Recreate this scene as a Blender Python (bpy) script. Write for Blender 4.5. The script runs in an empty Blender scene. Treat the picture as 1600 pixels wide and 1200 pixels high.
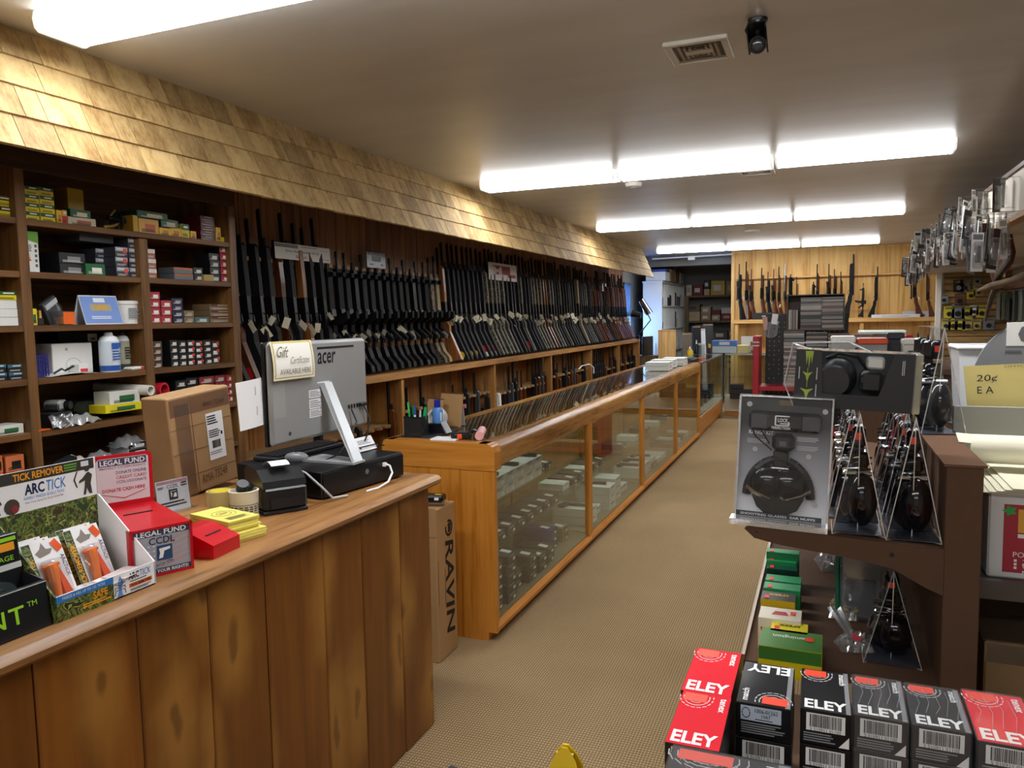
import bpy, math, random
from mathutils import Vector as V, Matrix as MX, Euler
random.seed(7)
R_ = random.uniform
SC = bpy.context.scene
COL = SC.collection
# ------------------------------------------------------------------ camera, world, exposure
YAW, PITCH, ROLL, FPX, EYE = .3872, .0854, -.0175, 1199.4, V((0, 0, 1.6))
_f = V((-math.sin(YAW)*math.cos(PITCH), math.cos(YAW)*math.cos(PITCH), -math.sin(PITCH)))
_r = V((math.cos(YAW), math.sin(YAW), 0)); _u = _r.cross(_f)
_r2 = _r*math.cos(ROLL)+_u*math.sin(ROLL); _u2 = -_r*math.sin(ROLL)+_u*math.cos(ROLL)
CR = MX((_r2, _u2, -_f)).transposed()
cam = bpy.data.cameras.new('camera'); cam.sensor_width = 36; cam.lens = 36*FPX/1600; cam.clip_start = .02
co = bpy.data.objects.new('camera', cam); COL.objects.link(co)
co.matrix_world = MX.Translation(EYE) @ CR.to_4x4(); SC.camera = co
W = bpy.data.worlds.new('world'); SC.world = W; W.use_nodes = True
W.node_tree.nodes['Background'].inputs[0].default_value = (.34, .56, 1, 1)
W.node_tree.nodes['Background'].inputs[1].default_value = .9
SC.view_settings.view_transform = 'Standard'; SC.view_settings.look = 'None'
SC.view_settings.gamma = 1; SC.view_settings.use_curve_mapping = False
SC.view_settings.exposure = 2.5
LAMP = 5.0          # strength of the fluorescent lenses
SC.cycles.max_bounces = 10; SC.cycles.transparent_max_bounces = 24; SC.cycles.diffuse_bounces = 5
SC.cycles.sample_clamp_indirect = 4

def P(px, py, x=None, y=None, z=None):
    """point of the room seen at a pixel of the photograph, on a known plane (measuring aid)"""
    r = CR @ V(((px-800)/FPX, -(py-600)/FPX, -1))
    t = x/r[0] if x is not None else y/r[1] if y is not None else (z-1.6)/r[2]
    return EYE+r*t
def SX(p):
    c = CR.transposed() @ (V(p)-EYE); return 800+FPX*c[0]/max(.01, -c[2])
# ------------------------------------------------------------------ materials
def lin(c):
    if isinstance(c, str): c = tuple(int(c[i:i+2], 16) for i in (0, 2, 4))
    return tuple((v/255/12.92 if v <= 10 else ((v/255+.055)/1.055)**2.4) for v in c)+(1,)
MATS = {}
def nt(name):
    m = bpy.data.materials.new(name); m.use_nodes = True
    t = m.node_tree; return m, t, t.nodes['Principled BSDF'], t.nodes.new, t.links.new
def pm(c, rough=.5, metal=0, var=.0, sc=30, bump=0, em=0, spec=.5, coat=0):
    """plain procedural material: fine colour variation and optional relief"""
    k = (c, rough, metal, var, sc, bump, em, spec, coat)
    if k in MATS: return MATS[k]
    m, t, b, N, L = nt('mat_'+(c if isinstance(c, str) else '%02x%02x%02x' % c))
    l = lin(c); b.inputs['Base Color'].default_value = l
    b.inputs['Roughness'].default_value = rough; b.inputs['Metallic'].default_value = metal
    b.inputs['Specular IOR Level'].default_value = spec; b.inputs['Coat Weight'].default_value = coat
    if var or bump:
        tc = N('ShaderNodeTexCoord'); n = N('ShaderNodeTexNoise'); n.inputs['Scale'].default_value = sc; n.inputs['Detail'].default_value = 4
        L(tc.outputs['Object'], n.inputs['Vector'])
        if var:
            r = N('ShaderNodeValToRGB'); e = r.color_ramp.elements
            e[0].position = .3; e[1].position = .7
            e[0].color = tuple(v*(1-var) for v in l[:3])+(1,); e[1].color = tuple(min(1, v*(1+var)) for v in l[:3])+(1,)
            L(n.outputs[0], r.inputs[0]); L(r.outputs[0], b.inputs['Base Color'])
        if bump:
            u = N('ShaderNodeBump'); u.inputs['Strength'].default_value = bump; u.inputs['Distance'].default_value = .01
            L(n.outputs[0], u.inputs['Height']); L(u.outputs[0], b.inputs['Normal'])
    if em:
        b.inputs['Emission Color'].default_value = l; b.inputs['Emission Strength'].default_value = em
    MATS[k] = m; return m
def wood(c1, c2, axis=2, rough=.45, sc=9, spread=.25, knots=.5, coat=0, c3=None, kn=None):
    """wood with grain along an axis; every object gets its own figure and shade"""
    k = ('w', c1, c2, axis, rough, sc, spread, knots, c3, kn)
    if k in MATS: return MATS[k]
    m, t, b, N, L = nt('wood_'+c1)
    tc = N('ShaderNodeTexCoord'); oi = N('ShaderNodeObjectInfo')
    mu = N('ShaderNodeVectorMath'); mu.operation = 'SCALE'; mu.inputs[0].default_value = (37, 19, 53); L(oi.outputs['Random'], mu.inputs['Scale'])
    ad = N('ShaderNodeVectorMath'); L(tc.outputs['Object'], ad.inputs[0]); L(mu.outputs[0], ad.inputs[1])
    mp = N('ShaderNodeMapping'); s = [sc, sc, sc]; s[axis] = sc*.07; mp.inputs['Scale'].default_value = s
    L(ad.outputs[0], mp.inputs[0])
    n1 = N('ShaderNodeTexNoise'); n1.inputs['Scale'].default_value = 1.6; n1.inputs['Detail'].default_value = 5; n1.inputs['Distortion'].default_value = knots*2
    n2 = N('ShaderNodeTexNoise'); n2.inputs['Scale'].default_value = 9; n2.inputs['Detail'].default_value = 6
    L(mp.outputs[0], n1.inputs[0]); L(mp.outputs[0], n2.inputs[0])
    mx = N('ShaderNodeMath'); mx.operation = 'MULTIPLY_ADD'; mx.inputs[1].default_value = .4; L(n2.outputs[0], mx.inputs[0])
    m6 = N('ShaderNodeMath'); m6.operation = 'MULTIPLY'; m6.inputs[1].default_value = .65; L(n1.outputs[0], m6.inputs[0]); L(m6.outputs[0], mx.inputs[2])
    r = N('ShaderNodeValToRGB'); e = r.color_ramp.elements
    e[0].position = .38; e[1].position = .68; e[0].color = lin(c1); e[1].color = lin(c2)
    if c3: q = r.color_ramp.elements.new(.5); q.color = lin(c3)
    L(mx.outputs[0], r.inputs[0])
    hs = N('ShaderNodeHueSaturation'); mr = N('ShaderNodeMapRange'); mr.inputs[3].default_value = 1-spread; mr.inputs[4].default_value = 1+spread*.6
    L(oi.outputs['Random'], mr.inputs[0]); L(mr.outputs[0], hs.inputs['Value']); L(r.outputs[0], hs.inputs['Color'])
    out = hs.outputs[0]
    if kn:      # scattered knots: a pale halo round a dark eye
        m2 = N('ShaderNodeMapping'); m2.inputs['Scale'].default_value = (0, 4.2, 1.5); L(ad.outputs[0], m2.inputs[0])
        nd = N('ShaderNodeTexNoise'); nd.inputs['Scale'].default_value = 6; L(ad.outputs[0], nd.inputs[0])
        va = N('ShaderNodeVectorMath'); va.operation = 'MULTIPLY_ADD'; va.inputs[1].default_value = (.0, .35, .35); L(nd.outputs['Color'], va.inputs[0]); L(m2.outputs[0], va.inputs[2])
        vo = N('ShaderNodeTexVoronoi'); vo.voronoi_dimensions = '2D'; vo.inputs['Scale'].default_value = 1; sx = N('ShaderNodeSeparateXYZ'); cx = N('ShaderNodeCombineXYZ'); L(va.outputs[0], sx.inputs[0]); L(sx.outputs[1], cx.inputs[0]); L(sx.outputs[2], cx.inputs[1]); L(cx.outputs[0], vo.inputs[0])
        for lo, hi, col, st in ((.08, .42, kn, .6), (.03, .085, '4a2c0c', .55)):
            q = N('ShaderNodeMapRange'); q.interpolation_type = 'SMOOTHSTEP'; q.inputs[1].default_value = lo; q.inputs[2].default_value = hi; q.inputs[3].default_value = st; q.inputs[4].default_value = 0; L(vo.outputs['Distance'], q.inputs[0])
            x = N('ShaderNodeMix'); x.data_type = 'RGBA'; L(q.outputs[0], x.inputs[0]); L(out, x.inputs[6]); x.inputs[7].default_value = lin(col); out = x.outputs[2]
    L(out, b.inputs['Base Color']); b.inputs['Roughness'].default_value = rough; b.inputs['Coat Weight'].default_value = coat
    bu = N('ShaderNodeBump'); bu.inputs['Strength'].default_value = .15; bu.inputs['Distance'].default_value = .004
    L(n2.outputs[0], bu.inputs['Height']); L(bu.outputs[0], b.inputs['Normal'])
    MATS[k] = m; return m
def glass(tint='ffffff', base=.04, top=.9, rough=.0, gl='ffffff', haze=0, name='clear_glass'):
    """thin clear sheet: see-through, mirror-like at grazing angles"""
    k = ('g', tint, base, top, rough, gl, haze)
    if k in MATS: return MATS[k]
    m, t, b, N, L = nt(name); t.nodes.remove(b); o = t.nodes['Material Output']
    tr = N('ShaderNodeBsdfTransparent'); tr.inputs[0].default_value = lin(tint)
    g = N('ShaderNodeBsdfGlossy'); g.inputs['Roughness'].default_value = rough; g.inputs[0].default_value = lin(gl)
    lw = N('ShaderNodeLayerWeight'); lw.inputs[0].default_value = .5
    p = N('ShaderNodeMath'); p.operation = 'POWER'; p.inputs[1].default_value = 5; L(lw.outputs['Facing'], p.inputs[0])
    a = N('ShaderNodeMath'); a.operation = 'MULTIPLY_ADD'; a.inputs[1].default_value = top-base; a.inputs[2].default_value = base; L(p.outputs[0], a.inputs[0])
    src = tr
    if haze:
        d = N('ShaderNodeBsdfDiffuse'); d.inputs[0].default_value = (.8, .82, .84, 1)
        h = N('ShaderNodeMixShader'); h.inputs[0].default_value = haze; L(tr.outputs[0], h.inputs[1]); L(d.outputs[0], h.inputs[2]); src = h
    x = N('ShaderNodeMixShader'); L(a.outputs[0], x.inputs[0]); L(src.outputs[0], x.inputs[1]); L(g.outputs[0], x.inputs[2]); L(x.outputs[0], o.inputs[0])
    MATS[k] = m; return m
def camo(cs, sc=14, rough=.55):
    k = ('c', cs, sc)
    if k in MATS: return MATS[k]
    m, t, b, N, L = nt('camouflage')
    tc = N('ShaderNodeTexCoord'); n = N('ShaderNodeTexNoise'); n.inputs['Scale'].default_value = sc; n.inputs['Detail'].default_value = 3; n.inputs['Distortion'].default_value = 1.2
    L(tc.outputs['Object'], n.inputs[0]); r = N('ShaderNodeValToRGB'); r.color_ramp.interpolation = 'CONSTANT'
    e = r.color_ramp.elements; ps = [.0, .43, .5, .57, .64]
    while len(e) < len(cs): e.new(.5)
    for i, c in enumerate(cs): e[i].position = ps[i]; e[i].color = lin(c)
    L(n.outputs[0], r.inputs[0]); L(r.outputs[0], b.inputs['Base Color']); b.inputs['Roughness'].default_value = rough
    MATS[k] = m; return m
# ------------------------------------------------------------------ mesh building
class M:
    def __init__(s): s.v, s.f, s.m = [], [], []
    def add(s, vs, fs, m=0):
        o = len(s.v); s.v += [tuple(v) for v in vs]; s.f += [tuple(i+o for i in f) for f in fs]; s.m += [m]*len(fs); return s
    def box(s, x0, x1, y0, y1, z0, z1, m=0, b=0, T=None):
        if b <= 0:
            vs = [(x, y, z) for z in (z0, z1) for y in (y0, y1) for x in (x0, x1)]
            fs = [(0, 2, 3, 1), (4, 5, 7, 6), (0, 1, 5, 4), (2, 6, 7, 3), (0, 4, 6, 2), (1, 3, 7, 5)]
        else:
            b = min(b, (x1-x0)*.49, (y1-y0)*.49, (z1-z0)*.49)
            vs, ix = [], {}
            for sx in (0, 1):
                for sy in (0, 1):
                    for sz in (0, 1):
                        X, Y, Z = (x0, x1)[sx], (y0, y1)[sy], (z0, z1)[sz]; dx, dy, dz = (b, -b)[sx], (b, -b)[sy], (b, -b)[sz]
                        for a, q in enumerate(((X, Y+dy, Z+dz), (X+dx, Y, Z+dz), (X+dx, Y+dy, Z))):
                            ix[sx, sy, sz, a] = len(vs); vs.append(q)
            I = lambda *k: ix[k]; fs = []
            for q in (0, 1):
                fs.append([I(q, 0, 0, 0), I(q, 1, 0, 0), I(q, 1, 1, 0), I(q, 0, 1, 0)][::(1 if q else -1)])
                fs.append([I(0, q, 0, 1), I(0, q, 1, 1), I(1, q, 1, 1), I(1, q, 0, 1)][::(1 if q else -1)])
                fs.append([I(0, 0, q, 2), I(1, 0, q, 2), I(1, 1, q, 2), I(0, 1, q, 2)][::(1 if q else -1)])
                for w in (0, 1):
                    o = (q+w) % 2 == 0
                    fs.append([I(q, w, 0, 0), I(q, w, 1, 0), I(q, w, 1, 1), I(q, w, 0, 1)][::(-1 if o else 1)])
                    fs.append([I(q, 0, w, 0), I(q, 1, w, 0), I(q, 1, w, 2), I(q, 0, w, 2)][::(1 if o else -1)])
                    fs.append([I(0, q, w, 1), I(1, q, w, 1), I(1, q, w, 2), I(0, q, w, 2)][::(-1 if o else 1)])
                    for e in (0, 1):
                        f = [I(q, w, e, 0), I(q, w, e, 1), I(q, w, e, 2)]
                        fs.append(f[::(1 if (q+w+e) % 2 else -1)])
        if T is not None: vs = [T @ V(v) for v in vs]
        return s.add(vs, fs, m)
    def cyl(s, p0, p1, r0, r1=None, n=10, m=0, cap=True):
        p0, p1 = V(p0), V(p1); r1 = r0 if r1 is None else r1
        d = (p1-p0).normalized(); a = d.orthogonal().normalized(); c = d.cross(a)
        vs = [p+(a*math.cos(t)+c*math.sin(t))*r for p, r in ((p0, r0), (p1, r1)) for t in [2*math.pi*i/n for i in range(n)]]
        fs = [(i, (i+1) % n, n+(i+1) % n, n+i) for i in range(n)]
        if cap: fs += [tuple(range(n))[::-1], tuple(range(n, 2*n))]
        return s.add(vs, fs, m)
    def tube(s, pts, r, n=6, m=0):
        pts = [V(p) for p in pts]; vs = []; a = None
        for i, p in enumerate(pts):
            d = (pts[min(i+1, len(pts)-1)]-pts[max(i-1, 0)]).normalized()
            a = d.orthogonal().normalized() if a is None else (a-d*a.dot(d)).normalized()
            c = d.cross(a); vs += [p+(a*math.cos(2*math.pi*k/n)+c*math.sin(2*math.pi*k/n))*r for k in range(n)]
        fs = [(i*n+k, i*n+(k+1) % n, (i+1)*n+(k+1) % n, (i+1)*n+k) for i in range(len(pts)-1) for k in range(n)]
        fs += [tuple(range(n))[::-1], tuple(range((len(pts)-1)*n, len(pts)*n))]
        return s.add(vs, fs, m)
    def prism(s, pts, a0, a1, ax='y', m=0, T=None):
        """polygon extruded along an axis; pts are the two other coordinates in order"""
        g = {'y': lambda p, a: (p[0], a, p[1]), 'x': lambda p, a: (a, p[0], p[1]), 'z': lambda p, a: (p[0], p[1], a)}[ax]
        n = len(pts); vs = [g(p, a) for a in (a0, a1) for p in pts]
        ar = sum(pts[i][0]*pts[(i+1) % n][1]-pts[(i+1) % n][0]*pts[i][1] for i in range(n))
        fl = (ar > 0) ^ (ax == 'y')
        fs = [tuple(range(n)), tuple(range(n, 2*n))[::-1]]+[(i, n+i, n+(i+1) % n, (i+1) % n) for i in range(n)]
        if fl: fs = [f[::-1] for f in fs]
        if T is not None: vs = [T @ V(v) for v in vs]
        return s.add(vs, fs, m)
    def lathe(s, pr, c=(0, 0, 0), n=16, m=0, sx=1, sy=1):
        vs = [(c[0]+r*sx*math.cos(2*math.pi*i/n), c[1]+r*sy*math.sin(2*math.pi*i/n), c[2]+z) for r, z in pr for i in range(n)]
        fs = [(j*n+i, j*n+(i+1) % n, (j+1)*n+(i+1) % n, (j+1)*n+i) for j in range(len(pr)-1) for i in range(n)]
        fs += [tuple(range(n))[::-1], tuple(range((len(pr)-1)*n, len(pr)*n))]
        return s.add(vs, fs, m)
    def ball(s, c, r, n=10, m=0):
        r = (r, r, r) if not hasattr(r, '__len__') else r; k = n//2+1
        vs = []; c = V(c)
        for j in range(1, k):
            t = math.pi*j/k
            vs += [c+V((r[0]*math.sin(t)*math.cos(2*math.pi*i/n), r[1]*math.sin(t)*math.sin(2*math.pi*i/n), -r[2]*math.cos(t))) for i in range(n)]
        fs = [(j*n+i, j*n+(i+1) % n, (j+1)*n+(i+1) % n, (j+1)*n+i) for j in range(k-2) for i in range(n)]
        b = len(vs); vs += [c-V((0, 0, r[2])), c+V((0, 0, r[2]))]
        fs += [(b, (i+1) % n, i) for i in range(n)]+[(b+1, (k-2)*n+i, (k-2)*n+(i+1) % n) for i in range(n)]
        return s.add(vs, fs, m)
    def grid(s, fn, nu, nv, m=0, th=0):
        """sheet from a function of u, v in 0..1, with thickness"""
        o = [V(fn(i/nu, j/nv)) for j in range(nv+1) for i in range(nu+1)]
        q = lambda i, j: j*(nu+1)+i
        fs = [(q(i, j), q(i+1, j), q(i+1, j+1), q(i, j+1)) for j in range(nv) for i in range(nu)]
        if th:
            K = len(o); nn = []
            for j in range(nv+1):
                for i in range(nu+1):
                    a = o[q(min(i+1, nu), j)]-o[q(max(i-1, 0), j)]; b = o[q(i, min(j+1, nv))]-o[q(i, max(j-1, 0))]
                    nn.append(a.cross(b).normalized()*th)
            fs2 = [tuple(x+K for x in f[::-1]) for f in fs]
            rim = [q(i, 0) for i in range(nu)]+[q(nu, j) for j in range(nv)]+[q(i, nv) for i in range(nu, 0, -1)]+[q(0, j) for j in range(nv, 0, -1)]
            fs = fs+fs2+[(rim[i], rim[i]+K, rim[(i+1) % len(rim)]+K, rim[(i+1) % len(rim)]) for i in range(len(rim))]
            fs = [f for f in fs]; o = o+[p-n for p, n in zip(o, nn)]
        return s.add(o, fs, m)
    def T(s, mx): s.v = [tuple(mx @ V(v)) for v in s.v]; return s
    def build(s, name, mats, parent=None, smooth=False, label=None):
        me = bpy.data.meshes.new(name); me.from_pydata(s.v, [], s.f)
        mats = mats if isinstance(mats, (list, tuple)) else [mats]
        for x in mats: me.materials.append(x)
        me.polygons.foreach_set('material_index', s.m)
        if smooth: me.polygons.foreach_set('use_smooth', [True]*len(s.f)); me.update(); me.set_sharp_from_angle(angle=math.radians(40))
        o = bpy.data.objects.new(name, me); COL.objects.link(o)
        if parent is not None: o.parent = parent
        if label: o['label'] = label
        return o
def tag(o, label, cat, group=None, kind=None):
    o['label'] = label; o['category'] = cat
    if group: o['group'] = group
    if kind: o['kind'] = kind
    return o
def thing(name, label, cat, loc=(0, 0, 0), rz=0, group=None, rx=0, ry=0):
    o = bpy.data.objects.new(name, None); COL.objects.link(o); o.empty_display_size = .05
    o.location = loc; o.rotation_euler = (rx, ry, rz); return tag(o, label, cat, group)
def solo(name, mb, mats, label, cat, loc=(0, 0, 0), rz=0, group=None, smooth=False, rx=0, ry=0):
    o = mb.build(name, mats, None, smooth); o.location = loc; o.rotation_euler = (rx, ry, rz); return tag(o, label, cat, group)
def struct(name, mb, mats, parent=None, smooth=False):
    o = mb.build(name, mats, parent, smooth)
    if parent is None: o['kind'] = 'structure'
    return o
def dup(root, loc, rz=None, label=None, group=None, ry=None, rx=None):
    r = root.copy(); COL.objects.link(r); r.location = loc
    if rz is not None: r.rotation_euler[2] = rz
    if ry is not None: r.rotation_euler[1] = ry
    if rx is not None: r.rotation_euler[0] = rx
    if label: r['label'] = label
    if group: r['group'] = group
    for ch in list(root.children):
        c = ch.copy(); COL.objects.link(c); c.parent = r
        for g in ch.children:
            d = g.copy(); COL.objects.link(d); d.parent = c
    return r
RANK = {}
def rank(o, base, place='from the left'):
    """things alike but for their place: numbered by where they stand, see the end of the script"""
    RANK.setdefault((base, place), []).append(o); return o
NTH = ['first', 'second', 'third', 'fourth', 'fifth', 'sixth', 'seventh', 'eighth', 'ninth', 'tenth', 'eleventh', 'twelfth', 'thirteenth', 'fourteenth', 'fifteenth', 'sixteenth', 'seventeenth', 'eighteenth', 'nineteenth', 'twentieth']
def nth(i): return NTH[i] if i < 20 else '%d%s' % (i+1, 'th' if 10 <= (i+1) % 100 <= 20 else {1: 'st', 2: 'nd', 3: 'rd'}.get((i+1) % 10, 'th'))
TXC = {}
def txt(s, w, h, mat, parent, o, u=(0, 1, 0), v=(0, 0, 1), off=.0006, name='lettering', shear=0, bold=0, sp=1.0, label=None):
    """flat printed words fitted into w x h, centred on o, reading along u with v up"""
    k = (s, shear, bold, sp)
    if k not in TXC:
        cu = bpy.data.curves.new('t', 'FONT'); cu.body = s; cu.resolution_u = 2; cu.align_x = 'CENTER'; cu.shear = shear; cu.offset = bold; cu.space_character = sp
        ob = bpy.data.objects.new('t', cu); COL.objects.link(ob); dg = bpy.context.evaluated_depsgraph_get(); dg.update()
        me = bpy.data.meshes.new_from_object(ob.evaluated_get(dg)); bpy.data.objects.remove(ob); bpy.data.curves.remove(cu)
        TXC[k] = ([tuple(x.co) for x in me.vertices], [tuple(p.vertices) for p in me.polygons])
    vs, fs = TXC[k]
    xs = [p[0] for p in vs]; ys = [p[1] for p in vs]; x0, x1, y0, y1 = min(xs), max(xs), min(ys), max(ys)
    u = V(u).normalized(); v = V(v).normalized(); n = u.cross(v); o = V(o)+n*off
    q = [o+u*((p[0]-x0)/(x1-x0)-.5)*w+v*((p[1]-y0)/(y1-y0)-.5)*h for p in vs]
    return M().add(q, fs).build(name, mat, parent, label=label)
def patch(mb, o, u, v, w, h, m=0, off=.0004, th=.0003):
    """thin printed panel on a face, centred on o"""
    u = V(u).normalized(); v = V(v).normalized(); n = u.cross(v); o = V(o)+n*off
    c = [o+u*a*w/2+v*b*h/2 for a, b in ((-1, -1), (1, -1), (1, 1), (-1, 1))]
    return mb.add(c+[p-n*th for p in c], [(0, 1, 2, 3), (7, 6, 5, 4), (0, 4, 5, 1), (1, 5, 6, 2), (2, 6, 7, 3), (3, 7, 4, 0)], m)
def lines(mb, o, u, v, w, h, n, m=0, off=.0009, rag=.25):
    """rows of print too small to read"""
    u = V(u).normalized(); v = V(v).normalized(); rr = random.Random(n*7+int(w*1e4))
    for i in range(n):
        ww = w*(1-rr.random()*rag); patch(mb, V(o)+v*(h*(.5-(i+.5)/n))-u*(w-ww)/2, u, v, ww, h/n*.5, m, off)
    return mb
def bars(mb, o, u, v, w, h, n=16, m=0, off=.0009):
    u = V(u).normalized(); rr = random.Random(n); x = -w/2
    while x < w/2-.001:
        a = w/n*rr.uniform(.2, .75); patch(mb, V(o)+u*(x+a/2), u, v, a, h, m, off); x += a+w/n*rr.uniform(.2, .5)
    return mb
X3, Y3, Z3 = V((1, 0, 0)), V((0, 1, 0)), V((0, 0, 1))
# ------------------------------------------------------------------ the room
ZC = 2.7
def carpet():
    m, t, b, N, L = nt('carpet')
    tc = N('ShaderNodeTexCoord'); ws = []
    for d in ('X', 'Y'):
        w = N('ShaderNodeTexWave'); w.bands_direction = d; w.inputs['Scale'].default_value = 27 if d == 'X' else 20; w.inputs['Distortion'].default_value = .6; w.inputs['Detail'].default_value = 1
        L(tc.outputs['Object'], w.inputs[0]); ws.append(w)
    mu = N('ShaderNodeMath'); mu.operation = 'MULTIPLY'; L(ws[0].outputs['Fac'], mu.inputs[0]); L(ws[1].outputs['Fac'], mu.inputs[1])
    n = N('ShaderNodeTexNoise'); n.inputs['Scale'].default_value = 1.3; n.inputs['Detail'].default_value = 5; L(tc.outputs['Object'], n.inputs[0])
    n2 = N('ShaderNodeTexNoise'); n2.inputs['Scale'].default_value = 160; L(tc.outputs['Object'], n2.inputs[0])
    r = N('ShaderNodeValToRGB'); e = r.color_ramp.elements; e[0].position = 0; e[1].position = .8; e[0].color = lin('7a6547'); e[1].color = lin('c2a780')
    ad = N('ShaderNodeMath'); ad.operation = 'MULTIPLY_ADD'; ad.inputs[1].default_value = .5; L(n2.outputs[0], ad.inputs[0]); L(mu.outputs[0], ad.inputs[2])
    sb = N('ShaderNodeMath'); sb.operation = 'SUBTRACT'; sb.inputs[1].default_value = .15; L(ad.outputs[0], sb.inputs[0]); L(sb.outputs[0], r.inputs[0])
    mx = N('ShaderNodeMix'); mx.data_type = 'RGBA'; mx.blend_type = 'MULTIPLY'; mx.inputs[0].default_value = .6
    r2 = N('ShaderNodeValToRGB'); e = r2.color_ramp.elements; e[0].position = .35; e[1].position = .65; e[0].color = (.78, .78, .78, 1); e[1].color = (1, 1, 1, 1)
    L(n.outputs[0], r2.inputs[0]); L(r.outputs[0], mx.inputs[6]); L(r2.outputs[0], mx.inputs[7]); L(mx.outputs[2], b.inputs['Base Color'])
    bu = N('ShaderNodeBump'); bu.inputs['Strength'].default_value = .5; bu.inputs['Distance'].default_value = .004; L(mu.outputs[0], bu.inputs['Height']); L(bu.outputs[0], b.inputs['Normal'])
    b.inputs['Roughness'].default_value = .95; b.inputs['Specular IOR Level'].default_value = .1
    return m
struct('floor', M().box(-3.6, 2.2, -7, 17.2, -.1, 0), carpet())
cm, ct, cb, N, L = nt('ceiling_paint')
tc = N('ShaderNodeTexCoord'); mp = N('ShaderNodeMapping'); mp.inputs['Scale'].default_value = (.8, 3, 1); n = N('ShaderNodeTexNoise'); n.inputs['Scale'].default_value = 1.2; n.inputs['Detail'].default_value = 6
L(tc.outputs['Object'], mp.inputs[0]); L(mp.outputs[0], n.inputs[0]); r = N('ShaderNodeValToRGB'); e = r.color_ramp.elements
e[0].position = .35; e[1].position = .7; e[0].color = lin('ccc7c0'); e[1].color = lin('d8d4ce'); L(n.outputs[0], r.inputs[0]); L(r.outputs[0], cb.inputs['Base Color'])
cb.inputs['Roughness'].default_value = .36; bu = N('ShaderNodeBump'); bu.inputs['Strength'].default_value = .12; bu.inputs['Distance'].default_value = .02
L(n.outputs[0], bu.inputs['Height']); L(bu.outputs[0], cb.inputs['Normal'])
struct('ceiling', M().box(-3.6, 2.2, -7, 17.2, ZC, ZC+.1), cm)
WHITE = pm('d8d4cc', .6, var=.04, sc=3)
GREYW = pm('c4bcb2', .7, var=.05, sc=2)
struct('wall_front', M().box(-3.6, 2.2, -7.1, -7, 0, ZC), WHITE)
struct('wall_right', M().box(1.95, 2.1, -7, 17, 0, ZC), GREYW)
struct('wall_back', M().box(-3.6, 2.1, 16.9, 17.1, 0, ZC), pm('a8a8a2', .8))
wl = struct('wall_left', M().box(-3.5, -3.32, -7, 13.42, 0, ZC).box(-3.5, -3.32, 13.96, 17, 0, ZC).box(-3.5, -3.32, 13.42, 13.96, 0, .5).box(-3.5, -3.32, 13.42, 13.96, 2.2, ZC), pm('9c9a94', .8))
w1 = struct('window_1', M().box(-3.42, -3.38, 13.42, 13.96, .5, 2.2), glass('e8f0ff', .06))
fm = M()
for a in (13.42, 13.92): fm.box(-3.44, -3.3, a, a+.04, .5, 2.2)
for a in (.5, 1.05, 1.6, 2.16): fm.box(-3.44, -3.3, 13.42, 13.96, a, a+.04)
fm.build('window_frame', pm('5c6e80', .5), w1)
al = bpy.data.lights.new('daylight', 'AREA'); al.shape = 'RECTANGLE'; al.size = .5; al.size_y = 1.6; al.energy = 16; al.color = (.3, .56, 1)
ao = bpy.data.objects.new('daylight', al); COL.objects.link(ao); ao.location = (-3.6, 13.69, 1.35); ao.rotation_euler = (0, -math.pi/2, 0)
# stained planks of the left wall behind the racks
WD_UP = wood('70482a', 'a8744a', 2, .5, 8, .3, .6); WD_GOLD = wood('7a4a1c', 'b07a3a', 2, .45, 8, .25, .5)
pk = M().box(-3.32, -3.3, 0, .196, 1.18, 2.66, 0, .003)
p0 = None; y = 3.36
while y < 13.3:
    if p0 is None: p0 = o = pk.build('plank', WD_UP, wl)
    else: o = p0.copy(); COL.objects.link(o); o.parent = wl
    o.location = (R_(-.003, .002), y, 0); y += .2
pk = M().box(-3.32, -3.3, 0, .196, 0, 1.17, 0, .003); p0 = None; y = 3.36
while y < 13.3:
    if p0 is None: p0 = o = pk.build('plank', WD_GOLD, wl)
    else: o = p0.copy(); COL.objects.link(o); o.parent = wl
    o.location = (R_(-.003, .002), y, 0); y += .2
# shingled canopy over the racks
SH = wood('907044', 'c4a874', 2, .75, 9, .14, .2, c3='b49662')
SHD = wood('866638', 'b69a68', 2, .75, 9, .16, .25)
cn = struct('trim_1', M().prism([(-2.8, 2.7), (-3.3, 2.7), (-3.3, 2.62), (-2.62, 2.23), (-2.606, 2.236)], .3, 12.52, 'y'), wood('3a2412', '5a3820', 1, .6))
dd = V((.2, 0, -.48)).normalized(); nn = V((.48, 0, .2)).normalized(); top = V((-2.8, 0, 2.7))
rr = random.Random(3); WS = [.085, .11, .13, .155, .18, .205]; SHM = {}
def shingle_mb(w):
    L0 = .15; mb = M(); vs = []
    for yy in (.0015, w-.0015):
        for s, o in ((-L0, .002), (0, .003), (0, .017), (-L0, .006)): vs.append(dd*s+nn*o+V((0, yy, 0)))
    return mb.add(vs, [(0, 1, 2, 3), (7, 6, 5, 4), (0, 4, 5, 1), (1, 5, 6, 2), (2, 6, 7, 3), (3, 7, 4, 0)])
far = M()
for c in range(4):
    y = .35-rr.random()*.1
    while y < 12.5:
        w = rr.choice(WS); w = min(w, 12.56-y)
        if w < .04: break
        p = top+dd*(.522-.128*c+rr.uniform(-.002, .0025))+V((0, y, 0))
        if y < 10.9:
            if w not in SHM:
                SHM[w] = o = shingle_mb(w).build('shingle', SH, cn)
            else: o = SHM[w].copy(); COL.objects.link(o); o.parent = cn
            o.location = p
            if rr.random() < .25: o.material_slots[0].link = 'OBJECT'; o.material_slots[0].material = SHD
        else:
            q = shingle_mb(w); far.add([V(v)+p for v in q.v], q.f)
        y += w
fo = far.build('shingle', SH, cn); fo['kind'] = 'stuff'
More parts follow.
